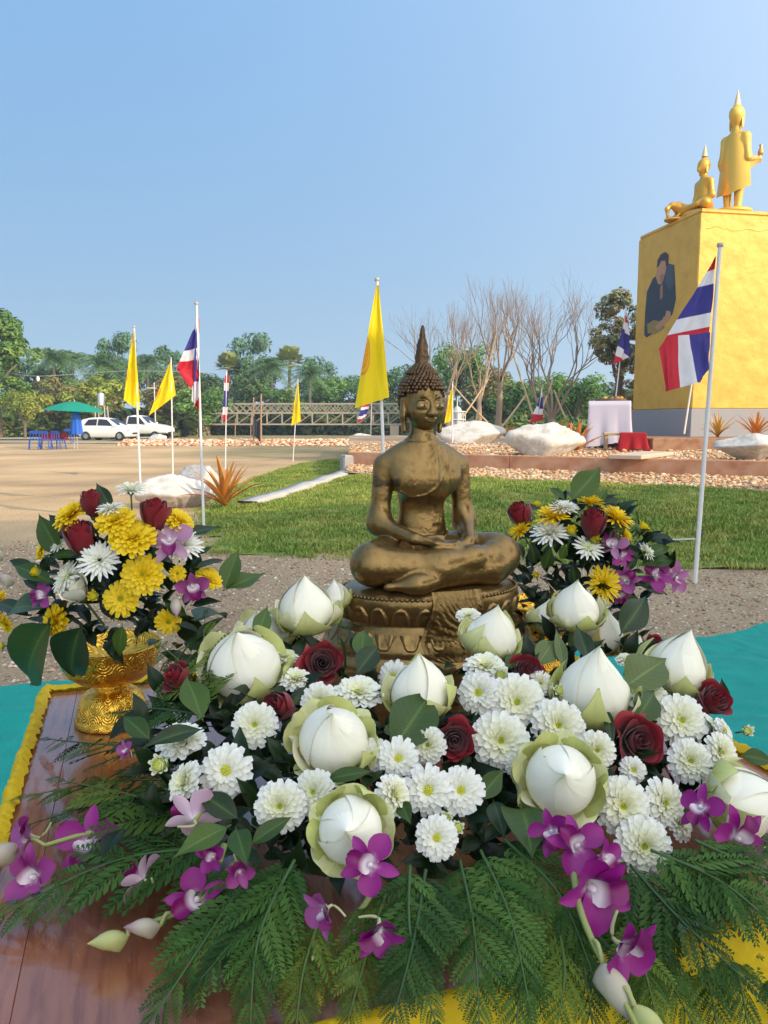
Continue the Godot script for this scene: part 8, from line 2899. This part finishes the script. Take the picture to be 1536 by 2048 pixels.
	big_leaf(Vector3(0.262, 0.98, -1.233), Vector3(0.269, 1.022, -1.23), Vector3(0, 0.45, 0.89), 0.60, col(0.065, 0.135, 0.022), 0.20, "leaf right beside the statue knee", "leaves of the right bouquet")
	big_leaf(Vector3(0.286, 0.998, -1.224), Vector3(0.291, 1.027, -1.224), Vector3(0, 0.45, 0.89), 0.60, col(0.11, 0.20, 0.028), 0.20, "bright leaf between the two white flowers of the right bouquet", "leaves of the right bouquet")
	big_leaf(Vector3(0.393, 0.975, -1.234), Vector3(0.417, 1.011, -1.242), Vector3(0, 0.45, 0.89), 0.40, col(0.032, 0.070, 0.020), 0.20, "dark leaf above the reaching purple orchids", "leaves of the right bouquet")
	big_leaf(Vector3(0.247, 0.987, -1.24), Vector3(0.238, 1.027, -1.246), Vector3(0, 0.45, 0.89), 0.60, col(0.032, 0.070, 0.020), 0.20, "dark leaf behind the statue knee", "leaves of the right bouquet")
	big_leaf(Vector3(0.31, 0.956, -1.227), Vector3(0.3, 0.998, -1.222), Vector3(0, 0.45, 0.89), 0.60, col(0.032, 0.070, 0.020), 0.20, "dark leaf behind the small raised lotus", "leaves of the right bouquet")
	frond(Vector3(-0.135, 0.84, -0.655), Vector3(-0.342, 0.792, -0.612), Vector3(0, 1, 0.2), 0.05, 13, 0.40, col(0.042, 0.108, 0.022), "fern frond reaching furthest left across the bare wood")
	frond(Vector3(-0.108, 0.84, -0.631), Vector3(-0.169, 0.792, -0.498), Vector3(-0.1, 1, 0.3), 0.06, 13, 0.45, col(0.042, 0.108, 0.022), "fern frond pointing down left over the bare wood")
	frond(Vector3(-0.072, 0.869, -0.583), Vector3(-0.092, 0.8, -0.482), Vector3(-0.1, 0.9, 0.5), 0.05, 12, 0.45, col(0.042, 0.108, 0.022), "fern frond below the full white flower at the lower left")
	frond(Vector3(-0.07, 0.857, -0.603), Vector3(-0.136, 0.81, -0.524), Vector3(-0.1, 0.9, 0.5), 0.05, 12, 0.43, col(0.026, 0.070, 0.018), "darker fern frond under the two lower left fronds")
	frond(Vector3(-0.049, 0.841, -0.554), Vector3(-0.062, 0.791, -0.49), Vector3(-0.1, 0.8, 0.6), 0.03, 9, 0.52, col(0.066, 0.125, 0.018), "yellow green fern frond left of the hanging orchid buds")
	frond(Vector3(0.001, 0.855, -0.559), Vector3(-0.027, 0.799, -0.49), Vector3(0, 0.8, 0.6), 0.05, 10, 0.47, col(0.066, 0.125, 0.018), "fern frond behind the orange orchid bud")
	frond(Vector3(0.021, 0.861, -0.588), Vector3(0.035, 0.82, -0.47), Vector3(0, 0.8, 0.6), 0.08, 13, 0.40, col(0.042, 0.108, 0.022), "fern frond hanging straight down in the middle")
	frond(Vector3(0.034, 0.856, -0.59), Vector3(0.004, 0.825, -0.46), Vector3(0, 0.8, 0.6), 0.08, 12, 0.40, col(0.026, 0.070, 0.018), "dark fern frond left of the middle hanging frond")
	frond(Vector3(0.083, 0.854, -0.622), Vector3(0.103, 0.81, -0.5), Vector3(0, 0.8, 0.6), 0.09, 14, 0.40, col(0.042, 0.108, 0.022), "fern frond over the left end of the yellow cloth")
	frond(Vector3(0.065, 0.847, -0.619), Vector3(0.065, 0.811, -0.48), Vector3(0, 0.8, 0.6), 0.08, 13, 0.40, col(0.042, 0.108, 0.022), "fern frond between the middle frond and the yellow cloth")
	frond(Vector3(0.105, 0.859, -0.631), Vector3(0.159, 0.802, -0.535), Vector3(0, 0.8, 0.6), 0.08, 14, 0.40, col(0.042, 0.108, 0.022), "broad fern frond left of the trailing orchid spray")
	frond(Vector3(0.138, 0.828, -0.58), Vector3(0.119, 0.793, -0.49), Vector3(0, 0.8, 0.6), 0.03, 10, 0.49, col(0.066, 0.125, 0.018), "yellow green fern frond hanging over the yellow cloth")
	frond(Vector3(0.159, 0.823, -0.58), Vector3(0.15, 0.784, -0.5), Vector3(0, 0.8, 0.6), 0.03, 10, 0.45, col(0.026, 0.070, 0.018), "dark fern frond behind the trailing orchid buds")
	frond(Vector3(0.266, 0.817, -0.685), Vector3(0.346, 0.735, -0.62), Vector3(0.1, 0.8, 0.6), 0.06, 13, 0.45, col(0.042, 0.108, 0.022), "broad fern frond at the lower right corner")
	frond(Vector3(0.225, 0.813, -0.659), Vector3(0.238, 0.76, -0.53), Vector3(0.1, 0.8, 0.6), 0.06, 13, 0.40, col(0.042, 0.108, 0.022), "fern frond right of the lowest white flower")
	frond(Vector3(0.202, 0.813, -0.63), Vector3(0.204, 0.773, -0.52), Vector3(0, 0.8, 0.6), 0.05, 12, 0.40, col(0.066, 0.125, 0.018), "yellow green fern frond right of the trailing orchids")
	frond(Vector3(0.313, 0.802, -0.693), Vector3(0.409, 0.717, -0.72), Vector3(0.1, 0.9, 0.4), 0.05, 11, 0.47, col(0.042, 0.108, 0.022), "fern frond under the lotus lying at the right")
	frond(Vector3(0.291, 0.782, -0.662), Vector3(0.287, 0.739, -0.55), Vector3(0.1, 0.8, 0.6), 0.05, 12, 0.40, col(0.042, 0.108, 0.022), "fern frond hanging at the lower right")
	frond(Vector3(0.328, 0.759, -0.66), Vector3(0.333, 0.726, -0.57), Vector3(0.1, 0.8, 0.6), 0.04, 10, 0.45, col(0.026, 0.070, 0.018), "darker fern frond at the right edge of the yellow cloth")
	frond(Vector3(-0.18, 0.84, -0.782), Vector3(-0.401, 0.8, -0.827), Vector3(0, 1, 0.1), 0.04, 12, 0.34, col(0.066, 0.125, 0.018), "fern frond pointing left across the lacquered wood")
	frond(Vector3(-0.192, 0.86, -0.812), Vector3(-0.448, 0.8, -0.982), Vector3(0, 1, 0.1), 0.03, 10, 0.27, col(0.026, 0.070, 0.018), "thin fern frond just below the gold bowl")
	frond(Vector3(-0.176, 0.84, -0.738), Vector3(-0.374, 0.8, -0.762), Vector3(0, 1, 0.1), 0.04, 12, 0.31, col(0.026, 0.070, 0.018), "dark fern frond above the left orchid spray")
	frond(Vector3(-0.13, 0.86, -0.709), Vector3(-0.282, 0.81, -0.681), Vector3(0, 1, 0.3), 0.05, 12, 0.36, col(0.042, 0.108, 0.022), "fern frond lying between the left orchid blooms")
	frond(Vector3(-0.153, 0.85, -0.68), Vector3(-0.373, 0.81, -0.843), Vector3(0, 1, 0.1), 0.03, 11, 0.34, col(0.066, 0.125, 0.018), "bushy fern frond at the left among the other fronds")
	frond(Vector3(-0.188, 0.918, -0.754), Vector3(-0.289, 0.935, -0.961), Vector3(-0.3, 0.6, 0.6), 0.05, 10, 0.34, col(0.066, 0.125, 0.018), "fern frond rising behind the rose nearest the gold bowl")
	frond(Vector3(-0.19, 0.92, -0.763), Vector3(-0.303, 0.897, -0.827), Vector3(0, 1, 0.3), 0.04, 9, 0.34, col(0.026, 0.070, 0.018), "fern frond reaching towards the foot of the gold bowl")
	frond(Vector3(-0.189, 0.93, -0.807), Vector3(-0.241, 0.961, -1.014), Vector3(-0.2, 0.5, 0.8), 0.03, 7, 0.31, col(0.066, 0.125, 0.018), "small fern frond left of the fading lotus")
	frond(Vector3(0.274, 0.775, -0.63), Vector3(0.258, 0.748, -0.54), Vector3(0, 0.8, 0.6), 0.04, 10, 0.47, col(0.042, 0.108, 0.022), "fern frond over the yellow cloth below the broad corner frond")
	frond(Vector3(0.223, 0.794, -0.61), Vector3(0.179, 0.765, -0.52), Vector3(0, 0.8, 0.6), 0.04, 10, 0.45, col(0.042, 0.108, 0.022), "fern frond crossing beneath the trailing orchid buds")
	frond(Vector3(0.319, 0.755, -0.68), Vector3(0.34, 0.737, -0.6), Vector3(0.1, 0.8, 0.6), 0.05, 10, 0.47, col(0.066, 0.125, 0.018), "yellow green fern frond at the right edge over the cloth")
	frond(Vector3(0.114, 0.819, -0.58), Vector3(0.09, 0.8, -0.48), Vector3(0, 0.8, 0.6), 0.04, 10, 0.45, col(0.042, 0.108, 0.022), "fern frond covering the left end of the yellow cloth")
	frond(Vector3(0.188, 0.804, -0.659), Vector3(0.191, 0.773, -0.55), Vector3(0, 0.8, 0.6), 0.05, 11, 0.45, col(0.026, 0.070, 0.018), "dark fern frond behind the lowest trailing bloom")
	frond(Vector3(0.356, 0.784, -0.724), Vector3(0.387, 0.714, -0.66), Vector3(0.1, 0.8, 0.6), 0.05, 11, 0.45, col(0.042, 0.108, 0.022), "fern frond between the right lotus and the yellow cloth")
	frond(Vector3(0.238, 0.84, -0.647), Vector3(0.332, 0.8, -0.576), Vector3(0, 1, 0.3), 0.05, 11, 0.56, col(0.042, 0.108, 0.022), "wide fern frond lying on the table corner at the lower right")
	frond(Vector3(0.218, 0.83, -0.64), Vector3(0.28, 0.79, -0.55), Vector3(0, 1, 0.4), 0.05, 11, 0.54, col(0.026, 0.070, 0.018), "wide dark fern frond beside the trailing orchids")
	frond(Vector3(0.284, 0.84, -0.663), Vector3(0.38, 0.81, -0.627), Vector3(0, 1, 0.3), 0.05, 10, 0.56, col(0.042, 0.108, 0.022), "wide fern frond just below the lotus lying at the right")
	frond(Vector3(0.345, 0.82, -0.735), Vector3(0.443, 0.75, -0.78), Vector3(0.1, 0.9, 0.4), 0.04, 10, 0.45, col(0.026, 0.070, 0.018), "dark fern frond behind the lotus lying at the right")
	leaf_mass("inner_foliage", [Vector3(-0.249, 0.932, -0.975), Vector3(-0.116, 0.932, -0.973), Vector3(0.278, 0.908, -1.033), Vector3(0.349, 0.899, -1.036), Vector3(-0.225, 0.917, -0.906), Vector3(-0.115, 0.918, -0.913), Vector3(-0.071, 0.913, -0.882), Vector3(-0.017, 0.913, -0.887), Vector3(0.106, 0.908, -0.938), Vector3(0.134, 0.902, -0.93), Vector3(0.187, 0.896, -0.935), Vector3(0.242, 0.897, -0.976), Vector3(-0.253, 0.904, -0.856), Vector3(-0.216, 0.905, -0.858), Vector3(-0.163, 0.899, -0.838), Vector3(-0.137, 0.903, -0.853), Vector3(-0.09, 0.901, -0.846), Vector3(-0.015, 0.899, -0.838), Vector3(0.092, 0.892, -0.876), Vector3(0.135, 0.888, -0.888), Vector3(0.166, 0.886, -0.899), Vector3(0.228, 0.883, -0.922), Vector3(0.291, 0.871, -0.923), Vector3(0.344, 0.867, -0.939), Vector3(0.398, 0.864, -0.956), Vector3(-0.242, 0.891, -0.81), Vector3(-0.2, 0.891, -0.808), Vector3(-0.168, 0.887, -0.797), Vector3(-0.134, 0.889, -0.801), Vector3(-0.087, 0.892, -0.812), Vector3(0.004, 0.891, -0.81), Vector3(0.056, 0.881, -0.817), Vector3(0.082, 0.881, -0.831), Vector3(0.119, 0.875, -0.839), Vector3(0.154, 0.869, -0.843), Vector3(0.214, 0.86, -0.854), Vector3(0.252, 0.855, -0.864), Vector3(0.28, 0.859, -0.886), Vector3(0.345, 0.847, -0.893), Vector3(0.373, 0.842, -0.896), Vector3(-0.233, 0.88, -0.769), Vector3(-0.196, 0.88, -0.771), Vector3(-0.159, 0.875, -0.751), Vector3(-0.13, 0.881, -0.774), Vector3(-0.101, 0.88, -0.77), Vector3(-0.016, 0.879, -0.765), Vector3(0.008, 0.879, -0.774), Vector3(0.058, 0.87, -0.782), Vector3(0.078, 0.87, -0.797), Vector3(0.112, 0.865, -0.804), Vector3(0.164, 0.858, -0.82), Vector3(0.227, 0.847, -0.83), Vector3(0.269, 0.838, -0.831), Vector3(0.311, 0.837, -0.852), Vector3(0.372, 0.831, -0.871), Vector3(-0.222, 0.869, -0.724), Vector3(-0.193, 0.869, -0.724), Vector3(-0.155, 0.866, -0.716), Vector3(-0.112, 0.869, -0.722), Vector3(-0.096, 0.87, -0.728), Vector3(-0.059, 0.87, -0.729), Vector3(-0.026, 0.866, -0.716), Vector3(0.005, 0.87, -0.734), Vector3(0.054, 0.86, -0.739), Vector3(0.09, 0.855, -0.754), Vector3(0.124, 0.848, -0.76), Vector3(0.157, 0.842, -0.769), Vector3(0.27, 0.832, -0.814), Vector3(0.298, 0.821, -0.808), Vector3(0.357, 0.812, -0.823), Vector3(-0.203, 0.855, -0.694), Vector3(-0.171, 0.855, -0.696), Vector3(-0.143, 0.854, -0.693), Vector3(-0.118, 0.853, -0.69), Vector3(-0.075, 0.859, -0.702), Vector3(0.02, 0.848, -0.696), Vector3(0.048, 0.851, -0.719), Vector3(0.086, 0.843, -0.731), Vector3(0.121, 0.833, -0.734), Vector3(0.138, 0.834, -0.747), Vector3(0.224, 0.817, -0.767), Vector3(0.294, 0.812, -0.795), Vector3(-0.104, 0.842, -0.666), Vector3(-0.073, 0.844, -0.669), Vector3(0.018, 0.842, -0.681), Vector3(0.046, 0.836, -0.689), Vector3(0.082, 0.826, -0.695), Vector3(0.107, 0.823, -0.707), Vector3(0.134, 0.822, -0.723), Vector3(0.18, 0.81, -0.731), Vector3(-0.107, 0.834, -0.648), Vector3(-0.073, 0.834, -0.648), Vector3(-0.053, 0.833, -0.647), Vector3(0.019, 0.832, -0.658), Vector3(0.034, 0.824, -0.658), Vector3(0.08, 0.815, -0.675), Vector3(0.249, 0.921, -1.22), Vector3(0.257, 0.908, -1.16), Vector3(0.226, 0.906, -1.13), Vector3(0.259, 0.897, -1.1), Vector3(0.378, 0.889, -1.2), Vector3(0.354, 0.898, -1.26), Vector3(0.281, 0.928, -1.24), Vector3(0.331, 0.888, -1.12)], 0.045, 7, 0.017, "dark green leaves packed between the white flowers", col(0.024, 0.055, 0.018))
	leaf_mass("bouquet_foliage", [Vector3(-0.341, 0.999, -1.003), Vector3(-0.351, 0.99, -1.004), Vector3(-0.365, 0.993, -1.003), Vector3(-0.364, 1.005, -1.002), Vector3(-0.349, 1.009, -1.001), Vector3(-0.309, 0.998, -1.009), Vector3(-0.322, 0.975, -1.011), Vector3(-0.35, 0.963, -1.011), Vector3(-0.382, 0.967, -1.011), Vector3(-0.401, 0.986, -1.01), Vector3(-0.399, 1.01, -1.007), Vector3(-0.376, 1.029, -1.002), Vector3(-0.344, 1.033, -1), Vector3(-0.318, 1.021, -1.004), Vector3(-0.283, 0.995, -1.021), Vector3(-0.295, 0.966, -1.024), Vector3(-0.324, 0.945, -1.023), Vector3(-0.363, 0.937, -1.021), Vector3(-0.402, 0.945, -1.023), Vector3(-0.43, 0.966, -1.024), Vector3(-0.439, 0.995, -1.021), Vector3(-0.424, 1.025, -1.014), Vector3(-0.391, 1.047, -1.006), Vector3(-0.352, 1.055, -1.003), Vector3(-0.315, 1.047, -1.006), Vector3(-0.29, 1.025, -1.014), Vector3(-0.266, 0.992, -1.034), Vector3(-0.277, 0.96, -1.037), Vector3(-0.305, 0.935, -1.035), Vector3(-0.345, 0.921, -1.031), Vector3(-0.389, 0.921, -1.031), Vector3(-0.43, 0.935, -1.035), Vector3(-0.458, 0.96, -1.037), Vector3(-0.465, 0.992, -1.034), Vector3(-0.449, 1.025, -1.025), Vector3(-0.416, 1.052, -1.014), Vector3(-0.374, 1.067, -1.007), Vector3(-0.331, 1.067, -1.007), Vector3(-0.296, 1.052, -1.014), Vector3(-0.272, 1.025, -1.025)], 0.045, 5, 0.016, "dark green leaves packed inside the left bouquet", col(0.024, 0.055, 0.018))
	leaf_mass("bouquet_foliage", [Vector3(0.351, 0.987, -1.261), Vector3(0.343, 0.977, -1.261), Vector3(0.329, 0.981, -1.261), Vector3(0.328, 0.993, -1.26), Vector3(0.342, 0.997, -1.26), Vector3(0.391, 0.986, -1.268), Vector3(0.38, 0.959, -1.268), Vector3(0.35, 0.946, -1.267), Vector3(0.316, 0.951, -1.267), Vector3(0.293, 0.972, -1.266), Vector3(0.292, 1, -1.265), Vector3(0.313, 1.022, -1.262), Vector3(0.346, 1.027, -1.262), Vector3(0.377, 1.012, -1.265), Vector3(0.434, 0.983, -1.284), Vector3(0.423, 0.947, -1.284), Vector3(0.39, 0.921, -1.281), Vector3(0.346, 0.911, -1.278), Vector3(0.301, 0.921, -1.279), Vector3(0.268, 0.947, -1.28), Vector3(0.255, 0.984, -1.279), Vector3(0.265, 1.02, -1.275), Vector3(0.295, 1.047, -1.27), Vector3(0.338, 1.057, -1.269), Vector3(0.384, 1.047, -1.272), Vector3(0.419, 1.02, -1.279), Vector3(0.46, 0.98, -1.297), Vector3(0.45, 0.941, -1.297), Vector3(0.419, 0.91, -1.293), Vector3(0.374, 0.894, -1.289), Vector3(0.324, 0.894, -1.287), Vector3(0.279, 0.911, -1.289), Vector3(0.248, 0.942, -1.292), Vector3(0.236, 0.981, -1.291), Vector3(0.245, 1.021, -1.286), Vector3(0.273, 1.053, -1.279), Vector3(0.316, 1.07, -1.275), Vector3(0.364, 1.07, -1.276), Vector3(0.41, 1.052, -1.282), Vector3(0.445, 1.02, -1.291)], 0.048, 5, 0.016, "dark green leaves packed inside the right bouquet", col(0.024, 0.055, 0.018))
	bowl(Vector3(-0.402, 0.78, -1.096), "gold pedestal bowl with embossed scrolls at the left")
	bowl(Vector3(0.285, 0.78, -1.35), "gold pedestal bowl mostly hidden behind the statue at the right")
	for k in protos:
		if protos[k] is Node:
			protos[k].free()
